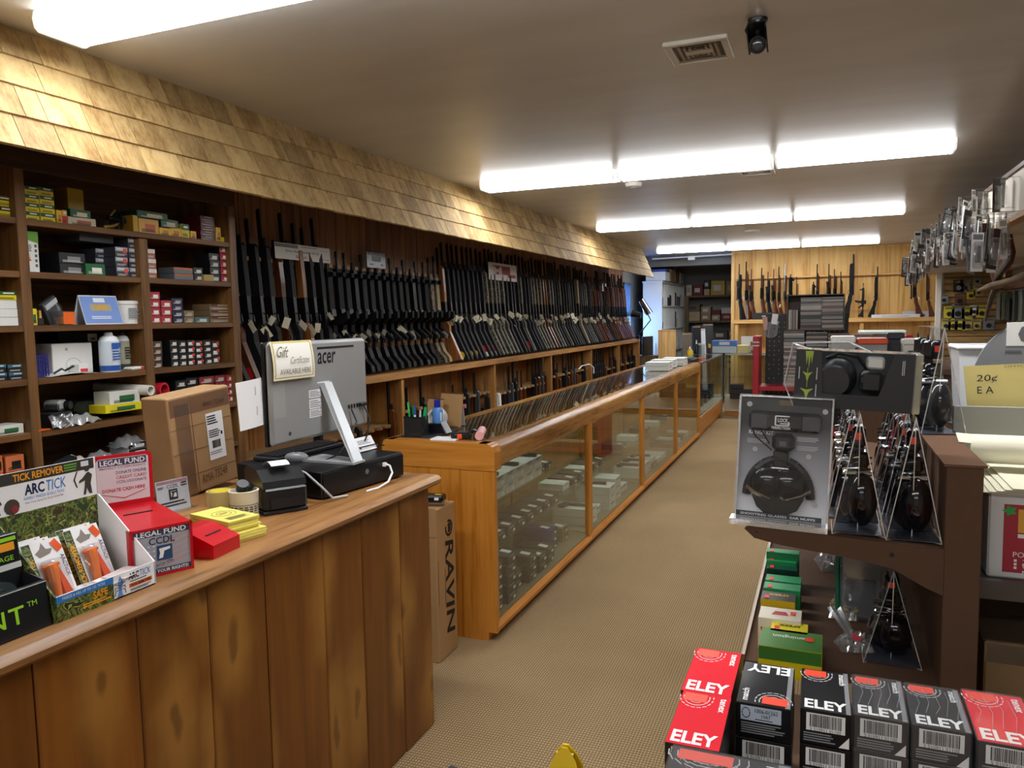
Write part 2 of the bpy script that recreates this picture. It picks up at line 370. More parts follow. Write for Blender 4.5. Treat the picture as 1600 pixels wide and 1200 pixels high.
# plywood wall with the far gun rail; the store room opens to its left
PLY = wood('b8843c', 'e0b872', 2, .55, 2.6, .04, 1.6, c3='d2a45c')
wb2 = struct('wall_partition', M().box(-1.47, 1.95, 14.06, 14.12, 0, 2.7), pm('a88a58', .7))
for a, b in ((-1.47, -.252), (-.248, .97), (.974, 1.95)): M().box(a, b, 14.04, 14.06, .02, 2.695, 0, .002).build('panel', PLY, wb2)
M().box(-1.53, -1.47, 14.0, 14.14, 0, 2.7, 0, .004).build('edge_board', wood('c89a58', 'e8c48c', 2, .6), wb2)
struct('trim_2', M().box(-3.3, -1.5, 14.3, 14.5, 2.5, 2.7), pm('8a8a86', .8))
# slatted wall on the right
sw = struct('wall_slat', M().box(1.26, 1.95, 10.24, 10.3, 0, 2.72), GREYW)
for i in range(27):
    M().box(1.275, 1.95, 10.2, 10.238, .02+i*.0755, .02+i*.0755+.066, 0, .006).build('slat', wood('8a6a38', 'b8945a', 0, .5, 6, .12), sw)
M().box(1.19, 1.25, 10.16, 10.22, 0, 2.03, 0, .006).build('post', pm('ded8cc', .4), sw)
struct('trim_3', M().box(1.0, 1.95, 9.0, 10.3, 2.04, 2.12), pm('b8b0a6', .7))
# ------------------------------------------------------------------ fluorescent lights
LENS = pm('fbfdff', .3, em=LAMP); LENS2 = pm('fafdff', .3, em=LAMP*.3); HOUS = pm('dcdcd8', .4)
def light_unit():
    t = thing('ceiling_light', 'x', 'light')
    M().box(0, 1.1, -.07, .07, -.022, 0, 0, .004).build('housing', HOUS, t)
    d = M().prism([(-.1, -.02), (.1, -.02), (.106, -.03), (.1, -.056), (.086, -.066), (-.086, -.066), (-.1, -.056), (-.106, -.03)], .012, 1.088, 'x')
    d.m = [1, 1, 1, 1, 1, 0, 0, 0, 1, 1]; d.build('diffuser', [LENS, LENS2], t)
    for a in (0, 1.086): M().prism([(-.104, -.0), (.104, -.0), (.11, -.03), (.104, -.059), (.089, -.07), (-.089, -.07), (-.104, -.059), (-.11, -.03)], a, a+.014, 'x').build('end_cap', pm('f4f4f2', .3, em=.12), t)
    return t
LU = None
for r_, (y, x0, k) in enumerate(((-5.2, -2.5, 3), (-1.5, -2.5, 3), (2.06, -2.58, 3), (5.82, -2.58, 3), (9.2, -2.58, 3), (12.9, -2.6, 3))):  # rearmost unseen row is added to brighten faces turned toward the camera
    for i in range(k):
        if LU is None: LU = light_unit(); o = LU; o.location = (x0+i*1.122, y, ZC)
        else: o = dup(LU, (x0+i*1.122, y, ZC))
        rn = ['added fill row far behind the camera', 'just behind the camera', 'nearest the camera', 'second row from the camera', 'third row back', 'farthest row back'][r_]
        o['label'] = 'white fluorescent ceiling light, %s, %s of three' % (rn, ['left', 'middle', 'right'][i])
        o['group'] = 'fluorescent ceiling lights'
# vents, detectors, camera on the ceiling
VW = pm('d8d4ca', .45); VD = pm('6a6258', .6)
def vent(x, y, w, d, lab):
    t = thing('ceiling_vent', lab, 'vent', (x, y, ZC), 0, 'ceiling vents')
    f = M()
    for a, b, c, e in ((-w, w, -d, -d+.03), (-w, w, d-.03, d), (-w, -w+.03, -d+.03, d-.03), (w-.03, w, -d+.03, d-.03)): f.box(a/1, b, c, e, -.018, 0, 0, .004)
    f.build('frame', VW, t); M().box(-w+.03, w-.03, -d+.03, d-.03, -.004, 0).build('backing', VD, t)
    for k in range(5):
        a = .025+k*.02
        if a < min(w, d)-.03:
            for s in (-1, 1):
                M().box(s*(w-.03-a)-.006, s*(w-.03-a)+.006, -(d-.03-a*.9), d-.03-a*.9, -.014, -.004).build('louvre', pm('a8a094', .5), t)
    M().box(-w*.45, w*.45, -.02, .02, -.016, -.002, 0, .004).build('damper', pm('c8c2b6', .4), t)
vent(-.5, 3.35, .128, .14, 'large square white ceiling vent near the camera dome')
vent(-.51, 6.32, .135, .1, 'small white ceiling vent just behind the second light row')
vent(-.95, 9.7, .16, .09, 'white ceiling vent behind the third light row')
t = thing('security_camera', 'black security camera hanging from the ceiling beside the vent', 'camera', tuple(P(1184, 30, z=ZC)))
BLK = pm('121316', .35); BLKM = pm('1b1c1f', .6); CHR = pm('c8ccd0', .15, 1)
M().lathe([(.034, -.012), (.036, -.006), (.036, 0)], n=16).build('base', BLK, t, True)
M().tube([(0, 0, -.01), (0, -.005, -.04), (0, -.012, -.06)], .009, 8).build('bracket', CHR, t, True)
M().cyl((0, .06, -.062), (.004, -.05, -.11), .031, .031, 14).cyl((.004, -.05, -.11), (.004, -.054, -.112), .026, .024, 14).build('housing', BLK, t, True)
M().cyl((.004, -.054, -.112), (.004, -.058, -.114), .018, .012, 12).build('lens', pm('303840', .05, spec=1), t, True)
M().prism([(-.036, -.0), (-.03, .03), (.03, .03), (.036, 0), (.031, 0), (.026, .025), (-.026, .025), (-.031, 0)], -.075, .06, 'y', T=MX.Translation((0, 0, -.085)) @ MX.Rotation(-.4, 4, 'X')).build('sun_shield', BLK, t)
M().tube([(-.03, .0, -.006), (-.045, .01, -.03), (-.03, .03, -.06), (-.01, .05, -.065)], .004, 6).build('cable', BLKM, t)
for px, py, w, l in ((990, 288, .07, 'small white smoke detector below the second light row, left of the vent'), (1175, 361, .1, 'round white ceiling diffuser between the third and fourth light rows')):
    o = P(px, py, z=ZC-.01); t = thing('smoke_detector' if w < .1 else 'ceiling_diffuser', l, 'detector' if w < .1 else 'diffuser', (o.x, o.y, ZC))
    M().lathe([(w*.6, -.035), (w*.9, -.03), (w, -.012), (w, 0)], n=16).build('body', pm('e8e6e0', .4), t, True); M().lathe([(w*.3, -.04), (w*.35, -.034)], n=12).build('cover', pm('d0cec8', .5), t, True)
# ------------------------------------------------------------------ counter in the foreground
OAK = wood('6e4820', 'a87c48', 1, .4, 14, .05, .2, c3='946638')
PLK = wood('6a3c10', '90581c', 2, .4, 3.2, .24, 1.2, c3='7c4814', kn='b8823a')
t = thing('sales_counter', 'wooden sales counter of wide stained planks with an oak top, nearest the camera', 'counter', (-1.7, 1.5, 0))
def L_(mb): return mb.T(MX.Translation((1.7, -1.5, 0)))
CX = -1.412
ys = [-.6, -.3, 0, .25]+[P(a, 1010, x=CX)[1] for a in (50, 217, 330, 420, 511, 571, 630)]+[2.585]
for a, b in zip(ys[:-1], ys[1:]):
    L_(M().box(CX-.02, CX+R_(-.002, .002), a+.0015, b-.0015, .002, .955, 0, .004)).build('plank', PLK, t)
L_(M().box(-2.08, CX-.02, 2.56, 2.583, .002, .955, 0, .003)).build('end_panel', PLK, t)
L_(M().box(-2.08, -2.06, -.6, 2.56, .002, .955)).build('back_panel', PLK, t)
pr = [(-2.1, .955), (CX+.01, .955), (-1.385, .962), (-1.372, .972), (-1.37, .985), (-1.378, .996), (-1.392, 1.0), (-2.1, 1.0)]
L_(M().prism(pr, -.65, 2.615, 'y')).build('worktop', OAK, t, True)
# ------------------------------------------------------------------ glass display cases
CW = wood('a8641c', 'd08c3c', 1, .35, 7, .06, .4, c3='c07c2e'); CWV = wood('a8641a', 'd08a38', 2, .35, 7, .06, .7, c3='c27e2c'); CWX = wood('a8641a', 'cc8838', 0, .35, 6, .06, 1.2, c3='bc7a2c')
CTOP = wood('7e5226', 'b4864a', 1, .25, 9, .06, .4, c3='9c6c36')
GL = glass('f4f8f6', .04, .9); GLT = glass('f0f6f2', .05, .96); GSH = glass('eef6f2', .04, .8)
LC = 1.675; CF = -1.48; CY = 3.375
def case(i):
    y0 = CY+i*LC
    nm = ['first oak glass display case, its plain end facing the sales counter', 'second oak glass display case along the aisle, red carry boxes mirrored in it', 'third oak glass display case along the aisle', 'fourth oak glass display case, where the all-glass showcase starts'][i]
    t = thing('display_case', nm, 'display case', (CF-.31, y0+LC/2, 0))
    def B(mb, n, m, sm=False): return mb.T(MX.Translation((.31-0, -LC/2, 0))).build(n, m, t, sm)
    a, b = (0, LC)
    B(M().box(-.6, -.045, a+.02, b-.0, 0, .06), 'plinth', CW)
    B(M().prism([(-.6, .045), (-.0, .045), (.006, .052), (.006, .07), (-.012, .092), (-.6, .092)], a+.001, b-.001, 'y'), 'base_rail', CW)
    B(M().box(-.6, -.02, a+.02, b-.001, .092, .1), 'deck', pm('8a7a5c', .8, var=.1, sc=60))
    for u, v in ((a+.0, a+.045), (b-.045, b-.0)): B(M().box(-.035, -.002, u+.001, v-.001, .092, .875, 0, .004), 'stile', CWV)
    B(M().box(-.022, -.016, a+.045, b-.045, .09, .88), 'front_pane', GL)
    pr = [(-.06, .872), (-.004, .872), (0.004, .88), (.004, .95), (-.004, .975), (-.02, .988), (-.04, .992), (-.085, .992), (-.085, .972), (-.06, .972)]
    B(M().prism(pr, a+.001, b-.001, 'y'), 'front_rail', CTOP, True)
    B(M().prism([(-.565, .992), (-.565, .93), (-.62, .93), (-.62, .985), (-.61, .992)], a+.001, b-.001, 'y'), 'back_rail', CTOP)
    B(M().box(-.565, -.085, a+(.08 if i == 0 else .003), b-.003, .978, .986), 'top_pane', GLT)
    B(M().box(-.615, -.598, a+.02, b-.02, .1, .93), 'back_panel', CWV)
    if i == 0:
        pe = [(-.625, 0), (-.045, 0), (-.045, .045), (.004, .045), (.004, .95), (-.62, .95)]
        B(M().prism([(-.625, 0), (-.045, 0), (-.045, .045), (.004, .045), (.004, .86), (-.625, .86)], -.001, .02, 'y'), 'end_panel', CWV)
        B(M().prism([(-.625, .86), (.0065, .86), (.0065, .95), (-.004, .978), (-.03, .992), (-.6, .992), (-.62, .975), (-.625, .95)], -.004, .08, 'y'), 'end_rail', CWX)
    if i == 3: B(M().box(-.615, 0, b-.02, b-.002, .045, .93), 'end_panel', CWV)
    for z, d in ((.33, .40), (.56, .36)):
        B(M().box(-.59, -.59+d, a+.06, b-.06, z, z+.008), 'glass_shelf', GSH)
        B(M().box(-.59, -.58, a+.05, b-.05, z-.02, z-.001), 'shelf_rail', pm('b8bcb8', .3, 1))
    return t
CASES = [case(i) for i in range(4)]
CE = CY+4*LC
ALU = pm('b4b8b6', .3, .8)
def glass_case(loc, L0, rz, lab, x0=-.5):
    """all-glass showcase, front along local +x face at x=0, length along y"""
    t = thing('glass_showcase', lab, 'showcase', loc, rz, 'all-glass showcases at the far end')
    M().box(x0+.02, -.03, 0, L0, 0, .07).build('plinth', CW, t); M().box(x0, 0, 0, L0, .07, .27, 0, .004).build('base', CW if rz == 0 else pm('d8d0be', .5), t)
    M().box(x0+.005, -.005, .005, L0-.005, .27, .29).build('deck', pm('d6d2c4', .6), t)
    for k in range(2): M().box(-.006, 0, k*L0/2+.004, (k+1)*L0/2-.004, .29, .965).build('front_pane', GL, t)
    M().box(x0, 0, .0, L0, .972, .98).build('top_pane', GLT, t)
    M().box(x0, x0+.006, .01, L0-.01, .29, .965).build('back_pane', GL, t)
    for a in (0, L0-.006): M().box(x0, 0, a, a+.006, .29, .965).build('end_pane', GL, t)
    M().box(x0+.02, -.12, .02, L0-.02, .6, .608).build('glass_shelf', GSH, t)
    f = M()
    for a in (x0, -.012): f.box(a, a+.012, 0, L0, .96, .985)
    for a in (0, L0-.012): f.box(x0, 0, a, a+.012, .96, .985)
    for a in (x0, -.01):
        for b in (0, L0-.01): f.box(a, a+.01, b, b+.01, .29, .96)
    f.build('metal_trim', ALU, t); return t
glass_case((CF, CE+.01, 0), 12.45-CE, 0, 'all-glass showcase continuing the oak cases at the far end')
glass_case((CF+.02, 12.5, 0), 1.9, -math.pi/2, 'all-glass showcase across the far end facing the camera, boxes on its deck', -.5)
# ------------------------------------------------------------------ shelving for boxed goods
SHW = wood('4c3016', '7c5428', 1, .5, 8, .08, .4); SHV = wood('543618', '8a6030', 2, .5, 8, .1, .5)
BX, BB = -2.95, -3.29
ST = [.53, .745, .96, 1.175, 1.39, 1.605, 1.82, 2.03]     # shelf tops
t = thing('shelving_unit', 'dark stained wooden pigeonhole shelving full of boxed goods behind the counter', 'shelf', (-3.12, 2.4, 0))
def L_(mb): return mb.T(MX.Translation((3.12, -2.4, 0)))
PO = [(1.5, 1.545), (2.108, 2.15), (2.69, 2.738), (3.28, 3.33)]
for i, (a, b) in enumerate(PO):
    L_(M().box(BB, BX, a, b, 0, 2.26 if i != 2 else 2.0, 0, .003)).build('upright', SHV, t)
for z in ST:
    for i, (a, b) in enumerate(((1.545, 2.108), (2.15, 2.69), (2.738, 3.28))):
        if z > 2 and i: continue
        L_(M().box(BB, BX-.004, a, b, z-.026, z, 0, .002)).build('shelf', SHW, t)
L_(M().box(BB, BX-.004, 2.15, 3.28, 2.004, 2.03, 0, .002)).build('shelf', SHW, t)
L_(M().box(BB, BX, 1.5, 3.33, .02, .09)).build('base_board', SHW, t)
L_(M().box(BB-.012, BB, 1.5, 3.33, 0, 2.6)).build('back_board', SHW, t)
L_(M().box(BX-.02, BX+.004, 1.4, 3.33, 2.22, 2.45, 0, .003)).build('header', wood('3a2210', '54361c', 1, .5), t)
# ------------------------------------------------------------------ long gun rack on the left wall
RK = wood('8a5a26', 'c08e50', 1, .5, 7, .08, .5); RKV = wood('855522', 'bb8848', 2, .5, 7, .08, .6)
t = thing('gun_rack', 'long golden wood wall rack with a ledge for guns and open bays below', 'rack', (-3.15, 8.3, 0))
def L_(mb): return mb.T(MX.Translation((3.15, -8.3, 0)))
LZ = 1.2; BAYS = [3.356, 5.13, 6.92, 8.61, 10.32, 11.88, 13.3]; NZ = [.81, .89, .845, .89, .81, .82]
L_(M().box(-3.298, -3.0, 3.336, 13.3, 1.165, LZ, 0, .003)).build('ledge', RK, t)
L_(M().box(-3.0, -2.985, 3.336, 13.3, 1.152, 1.206, 0, .003)).build('ledge_lip', RK, t)
for k, y in enumerate(BAYS): L_(M().box(-3.298, -3.0, y-.02, y+.02, .1, 1.164, 0, .003)).build('upright', RKV, t)
L_(M().box(-3.298, -3.0, 3.336, 13.3, .06, .1)).build('bottom_shelf', RK, t)
RAILW = wood('7a5630', 'b08c5c', 1, .5, 8, .05)
mb = M().box(-3.298, -3.262, 3.34, 13.3, 1.975, 2.0)
L_(mb).build('barrel_rail', RAILW, t); GUN_RACK = t
L_(M().box(-3.298, -3.28, 3.34, 13.3, 1.9, 1.925)).build('rail_cleat', wood('4a3018', '6a4828', 1), t)
for i in range(6):
    a, b = BAYS[i]+.02, BAYS[i+1]-.02; z = NZ[i]; pts = [(-3.298, a), (-3.298, b), (-3.06, b)]
    n = int((b-a)/.112); st = (b-a)/n
    for k in range(n-1, -1, -1):
        c = a+(k+.5)*st
        pts += [(-3.045, c+.04), (-3.06, c+.024), (-3.1, c+.02), (-3.118, c), (-3.1, c-.02), (-3.06, c-.024), (-3.045, c-.04)]
    pts += [(-3.06, a)]
    L_(M().prism(pts, z-.022, z, 'z')).build('notched_board', RAILW, t)
# ------------------------------------------------------------------ long guns
GB = pm('0e0f11', .38, .2, spec=.4); GM = pm('121315', .6, spec=.3); GS = pm('141518', .62, var=.15, sc=60, spec=.3); WN = wood('3e1d0c', '6e3c1a', 2, .28, 14, .2, .5); WN2 = wood('6a3a18', 'a8703a', 2, .3, 14, .1, .5)
CM = camo(('2c281f', '565040', '38382a', '6c634c', '1c1a15'), 16); CM2 = camo(('463f32', '74694f', '2c2a20', '8a7c5e', '383227'), 13); CM3 = camo(('38342b', '767062', '201f1b', '545046', '8c8574'), 18)
TAN = pm('8a7a5a', .55); GRY = pm('34373a', .55); SLV = pm('b8b8b4', .3, .9); STN = pm('9a9a98', .25, 1)
TAGM = pm('e8e0c4', .7); TAGW = pm('f2efe6', .7)
def gun(kind, fur, length=1.15, metal=None, tagm=TAGM, lab='x'):
    """long gun standing on its butt: +z to the muzzle, +x the trigger side, y the thickness"""
    metal = metal or GB
    t = thing({'tac': 'rifle', 'bolt': 'rifle', 'lever': 'rifle'}.get(kind, 'shotgun'), lab, 'gun')
    tw = .019
    if kind == 'tac':
        M().prism([(.005, 0), (.125, .015), (.118, .06), (.06, .12), (.03, .2), (-.012, .2), (-.012, .0)], -tw, tw, 'y').build('stock', fur, t)
        M().cyl((.004, 0, .18), (.004, 0, .30), .015, n=8).build('buffer_tube', GB, t)
        M().prism([(-.022, .29), (.03, .285), (.045, .33), (.05, .42), (.04, .5), (-.022, .5)], -.018, .018, 'y').build('receiver', GB, t)
        M().prism([(.03, .29), (.115, .235), (.128, .265), (.05, .335)], -.014, .014, 'y').build('pistol_grip', GM, t)
        M().prism([(.045, .385), (.13, .39), (.2, .42), (.205, .475), (.12, .45), (.045, .445)], -.012, .012, 'y').build('magazine', GM, t)
        h = M().prism([(-.026, .5), (.032, .5), (.028, .8), (-.022, .8)], -.021, .021, 'y')
        for k in range(9):
            for s in (-1, 1): h.box(-.012, .016, s*.021-.003, s*.021+.003, .53+k*.03, .545+k*.03)
            h.box(-.034, -.024, -.011, .011, .515+k*.03, .53+k*.03)
        h.build('handguard', fur, t)
        M().cyl((0, 0, .8), (0, 0, length-.05), .009, n=8).cyl((0, 0, length-.05), (0, 0, length), .013, n=8).build('barrel', metal, t)
        M().box(-.075, -.026, -.016, .016, .36, .46, 0, .006).build('sight', GB, t)
        M().prism([(.0, .74), (.085, .735), (.085, .765), (0, .775)], -.012, .012, 'y').build('fore_grip', GM, t)
        tz, tx = .34, .06
    else:
        bolt = kind in ('bolt', 'lever')
        M().prism([(.05, .0), (.19, .018), (.185, .03), (.115, .2), (.075, .30), (.075, .36), (.045, .42), (.005, .42), (.01, .3), (.035, .2)], -tw, tw, 'y').build('stock', fur, t)
        M().prism([(.05, -.014), (.19, .004), (.19, .018), (.05, 0)], -tw, tw, 'y').build('butt_pad', GM, t)
        M().prism([(-.022, .40), (.012, .38), (.05, .42), (.048, .6), (.02, .62), (-.022, .6)], -.017, .017, 'y').build('receiver', metal, t)
        if kind == 'lever': M().tube([(.05, 0, .44), (.075, 0, .4), (.11, 0, .3), (.1, 0, .27), (.08, 0, .31), (.06, 0, .38)], .005, 5).build('lever', metal, t)
        else: M().tube([(.045, 0, .49), (.075, 0, .475), (.08, 0, .43), (.06, 0, .4)], .004, 5).build('trigger_guard', GB, t)
        fe = .95 if not bolt else .86
        M().prism([(-.004, .6), (.048, .6), (.05, .7), (.045, fe-.02), (.03, fe), (.0, fe)], -.02, .02, 'y').build('fore_end', fur, t)
        M().cyl((-.008, 0, .58), (-.008, 0, length), .013, .0105, 8).build('barrel', metal, t)
        if not bolt: M().cyl((.018, 0, .6), (.018, 0, length-.2), .011, n=8).build('magazine_tube', metal, t); M().box(-.026, -.02, -.004, .004, .62, length-.01).build('rib', metal, t)
        if kind == 'bolt':
            M().cyl((-.05, 0, .4), (-.05, 0, .66), .013, n=10).cyl((-.05, 0, .62), (-.05, 0, .72), .016, .024, 10).cyl((-.05, 0, .4), (-.05, 0, .36), .014, .02, 10).build('scope', GB, t)
            M().tube([(.0, .015, .46), (.005, .04, .44), (.02, .06, .43)], .006, 6).build('bolt_handle', STN, t)
        tz, tx = .43, .07
    if tagm:
        g = M().box(-.022, .022, -.0006, .0006, -.078, -.004).cyl((0, 0, -.006), (0, 0, .01), .0015, n=4).build('price_tag', tagm, t); g.location = (tx, -.026, tz); g.rotation_euler = (.25, R_(-.5, .5), 0)
    return t
PR = {}
def proto(key):
    K = {'bs': ('pump', GS, 1.2), 'bs2': ('pump', GM, 1.12), 'ws': ('pump', WN, 1.2), 'w2': ('pump', WN2, 1.14), 'cs': ('pump', CM, 1.22), 'c2': ('pump', CM2, 1.18), 'c3': ('pump', CM3, 1.2),
         'gs': ('pump', GRY, 1.16), 'ts': ('pump', TAN, 1.12), 'tac': ('tac', GM, .93), 'ta2': ('tac', GB, .86), 'tt': ('tac', TAN, 1.0), 'tc': ('tac', CM2, .98),
         'bb': ('bolt', GS, 1.06), 'bw': ('bolt', WN, 1.08), 'bt': ('bolt', CM, 1.1), 'lw': ('lever', WN, 1.0), 'sv': ('pump', WN, 1.2, STN), 'ss': ('bolt', GS, 1.08, STN), 'wb': ('bolt', TAGW, 1.05, SLV)}[key]
    if key not in PR: PR[key] = [gun(*K[:3], metal=K[3] if len(K) > 3 else None), 0]
    return PR[key]
DESC = {'bs': 'black synthetic shotgun', 'bs2': 'matte black short shotgun', 'ws': 'walnut stocked shotgun', 'w2': 'light brown stocked shotgun', 'cs': 'dark camouflage shotgun', 'c2': 'tan camouflage shotgun', 'c3': 'grey camouflage shotgun',
        'gs': 'dark grey stocked shotgun', 'ts': 'tan stocked shotgun', 'tac': 'black tactical rifle with curved magazine', 'ta2': 'short glossy black tactical rifle', 'tt': 'tan tactical rifle', 'tc': 'camouflage tactical rifle',
        'bb': 'black scoped rifle', 'bw': 'walnut scoped rifle', 'bt': 'camouflage scoped rifle', 'lw': 'walnut lever rifle', 'sv': 'walnut shotgun with bright steel barrel', 'ss': 'black scoped rifle with steel barrel', 'wb': 'white stocked rifle'}
def put(key, loc, rz, ry, rx, where, group, place='from the left', sc=None):
    p = proto(key)
    if p[1] == 0: o = p[0]; o.location = loc; o.rotation_euler = (rx, ry, rz); o['group'] = group
    else: o = dup(p[0], loc, rz, None, group, ry, rx)
    p[1] += 1; sc = sc or (.96 if key[0] == 't' else .91); o.scale = (sc, sc, sc)
    for g in o.children:
        if g.name.startswith('price_tag'): g.rotation_euler = (R_(.05, .5), R_(-.9, .7), R_(-.7, .7)); g.location.z += R_(-.05, .04); g.location.x += R_(-.02, .03); s_ = R_(.75, 1.1); g.scale = (s_, 1, s_)
    return rank(o, '%s %s' % (DESC[key], where), place)
seq = ('bs ws bs bs2 bs lw bs w2 bs2 bs '+'tac '*3+'ta2 tac tac ta2 tac tac ta2 tac ta2 tac tac tc tt w2 '+'bs '*8+'c2 cs cs c3 cs bs bs2 bs bs cs bs bs gs c2 cs c3 ws ws cs c3 bs bs cs bs2 bs bs gs bs bs ts bs gs gs c2 bb gs bw bw lw bw ws ws bb ss sv ws ws ws w2 ws ws ws bw ws w2 ws').split()
UP = []; y = 3.45; n = len(seq); stp = (13.15-3.45)/n
RED = pm('c01828', .5); YEL = pm('e8b818', .5)
for i, k in enumerate(seq):
    if k in ('tac', 'ta2', 'tc', 'tt'): dz = 0
    yaw = R_(-.12, .12)+(.0 if k[0] != 't' else -.2)
    o = put(k, (-3.176+R_(-.005, .005), y, LZ+(.003 if k[0] == 't' and k != 'ts' else .012)), yaw, -.068+R_(-.004, .004), R_(-.006, .006), 'standing on the upper wall rack', 'guns on the upper wall rack')
    UP.append((i, y, k, o))
    y += stp
mb = M()
for i, (_, y, k, o) in enumerate(UP): mb.box(-3.262, -3.222, y+.033, y+stp-.033, 1.975, 2.0)
mb.T(MX.Translation((3.15, -8.3, 0))).build('rail_fingers', RAILW, GUN_RACK)['kind'] = 'stuff'
# lower bays
lows = ['bs bb bs bs2 bb ws', 'bs2 bs bb bs gs ss', 'ss wb ss gs bs bw bw bs ws gs sv', 'bb ws bw bs bw ws gs bw bs', 'bs bs bs bs bs2 bs bs bw ws bs', 'bs ws bs bb bs2']
for i in range(6):
    a, b = BAYS[i]+.02, BAYS[i+1]-.02; n = int((b-a)/.112); st = (b-a)/n
    ks = lows[i].split(); sl = list(range(n)); random.shuffle(sl); sl = sorted(sl[:len(ks)])
    if i == 1: sl = [1, 3, 8, 10, 12, 14][:len(ks)]
    for k, s_ in zip(ks, sl):
        c = a+(s_+.5)*st
        if i == 0 and c < 3.9: continue
        put(k, (-3.066, c, .115), R_(-.05, .05), -.008, 0, 'in the bays under the ledge', 'guns in the lower bays', sc=.85)
# guns on the plywood wall at the far end
GL2 = [(1157, 412, 'bb'), (1168, 408, 'ws'), (1176, 420, 'bw'), (1192, 418, 'lw'), (1202, 424, 'bb'), (1211, 420, 'bw'), (1219, 416, 'ws'), (1228, 412, 'sv'), (1237, 428, 'ta2'), (1247, 432, 'w2'), (1273, 440, 'ta2'), (1279, 412, 'ws'), (1297, 412, 'bw'), (1306, 420, 'lw'), (1316, 424, 'ws'), (1334, 396, 'bs2'), (1351, 443, 'tac'), (1372, 416, 'bs'), (1430, 412, 'bw'), (1451, 418, 'ws')]
FR = thing('far_gun_rail', 'pale pine ledge and barrel rail fixed to the plywood wall', 'rack', (0, 14.0, 0))
PINE = wood('b8863e', 'e2b878', 0, .5, 6, .06, .3); PINV = wood('b8863e', 'e2b878', 2, .5, 6, .06, .3)
M().box(-1.47, 1.6, -.26, .035, 1.465, 1.5, 0, .003).build('ledge', PINE, FR); M().box(-1.47, 1.6, -.275, -.26, 1.44, 1.505, 0, .003).build('ledge_lip', PINE, FR)
M().box(-1.44, 1.62, -.03, .035, 2.2, 2.225, 0, .003).build('barrel_rail', PINE, FR)
for x in (-1.44, -.56, .53, 1.55): M().box(x, x+.06, -.255, -.2, 0, 1.44, 0, .003).build('post', PINV, FR)
M().box(-1.4, 1.6, -.24, .03, .9, .93).build('shelf', PINE, FR)
for px, py, k in GL2:
    x = P(px, 450, y=13.9)[0]
    fl_ = px in (1334, 1351, 1372); yw = R_(.75, 1.0) if px < 1320 else R_(-.1, .3)
    if fl_: yw += math.pi
    put(k, (x-.02, 13.84, 1.517), yw, .1*math.sin(yw), -.1*math.cos(yw), 'standing against the plywood wall', 'guns on the plywood wall', sc=min(.95, max(.6, (P(px, py, y=13.95)[2]-1.52)/{'bb': 1.06, 'bw': 1.08, 'lw': 1.0, 'ta2': .86, 'tac': .93, 'w2': 1.14, 'bs2': 1.12}.get(k, 1.2))))
for i, y, k, o in UP:          # stickers on single guns, added once every copy is made
    if 27 <= i <= 30: M().cyl((.11, -.0215, .055), (.11, -.0195, .055), .042, n=14).build('yellow_sticker', YEL, o, label='round yellow sticker')
    elif 31 <= i <= 36 or i == 44:
        mb = M(); patch(mb, (.1, -.0215, .1), (1, 0, 0), (.35, 0, -1), .055, .07, 0); patch(mb, (.125, -.0215, .04), (1, 0, 0), (.35, 0, -1), .05, .05, 1); mb.build('sticker', [RED, TAGW], o, label='red and white sticker')
    elif i in (1, 42, 43): mb = M(); patch(mb, (.11, -.0215, .09), (1, 0, 0), (.3, 0, -1), .06, .09, 0); mb.build('sticker', RED, o, label='red sticker')
# ------------------------------------------------------------------ boxes on the shelving
STY = {  # body, front, top band, label block, sticker
 'yg': ('d8c21c', 'e6d024', '1f5a34', 'f2f2e6', None), 'yy': ('e2c818', 'ecd41c', '2a2c22', 'f4f0d8', None), 'ycard': ('a8801c', 'c8a02a', None, None, None),
 'gr': ('0f3a28', '1c5a3c', None, 'e0c8a0', None), 'cream': ('b8a888', 'd0c4a4', None, 'b06048', None), 'oy': ('d8a020', 'e0a850', None, 'c86030', None),
 'redy': ('c83030', 'c82c38', 'e0c040', 'f0e8d0', None), 'ysm': ('e0b020', 'ecc030', None, 'd88020', None), 'yflat': ('d8c010', 'ece020', None, None, None),
 'red': ('5a1818', '7a2424', '2c3434', 'b8b0a0', None), 'slate': ('34363e', '3c3e48', 'a8acb4', 'dadce0', 'e8523c'), 'blk': ('1a1b1d', '28292c', None, '8a8c8e', None),
 'gwh': ('1e5c34', '246a3c', None, 'f0eee4', None), 'wr': ('b08070', 'a86450', 'e8e2da', 'dcd4cc', None), 'brw': ('141416', 'b02838', None, 'f2efe8', None), 'bw': ('121214', '17181a', None, 'c4c4c0', None),
 'gold': ('8a7838', 'a8924a', None, None, None), 'gry': ('5a6068', '686e74', 'a8643c', None, None), 'wht': ('dcdcd8', 'e6e6e2', None, None, None), 'rlab': ('7a1c2c', 'b0303c', None, 'f4f0e4', None),
 'navy': ('16182c', '20223a', None, 'a0a4b4', None), 'brn': ('6a5840', '7c6a50', None, 'a89878', None), 'teal': ('3a5a58', '4c6a66', None, 'c0c8c0', None), 'tan': ('7a6448', '8a7454', '5a2420', 'b8a47c', None),
 'dk': ('24282c', '1c1e22', '3a6a80', 'd8d8d0', None), 'brb': ('3a2c24', '4a382c', None, 'b8a898', None), 'kr': ('141416', '1c1c1e', None, 'e8e4dc', 'e43c34'), 'kw': ('141416', '1c1c1e', None, 'e0dcd4', None),
 'kred': ('18181a', '8a2c2c', None, 'b8b0a8', None), 'wg': ('d8d8d0', 'dcdcd4', None, '2c6a3c', None), 'yel': ('d8c818', 'e4d41c', None, '2c6a3c', None), 'org': ('c86a40', 'd87848', None, '1c1a18', None), 'wb': ('c8ccd0', '1a1c22', None, 'd8dce0', None)}
BM = {}
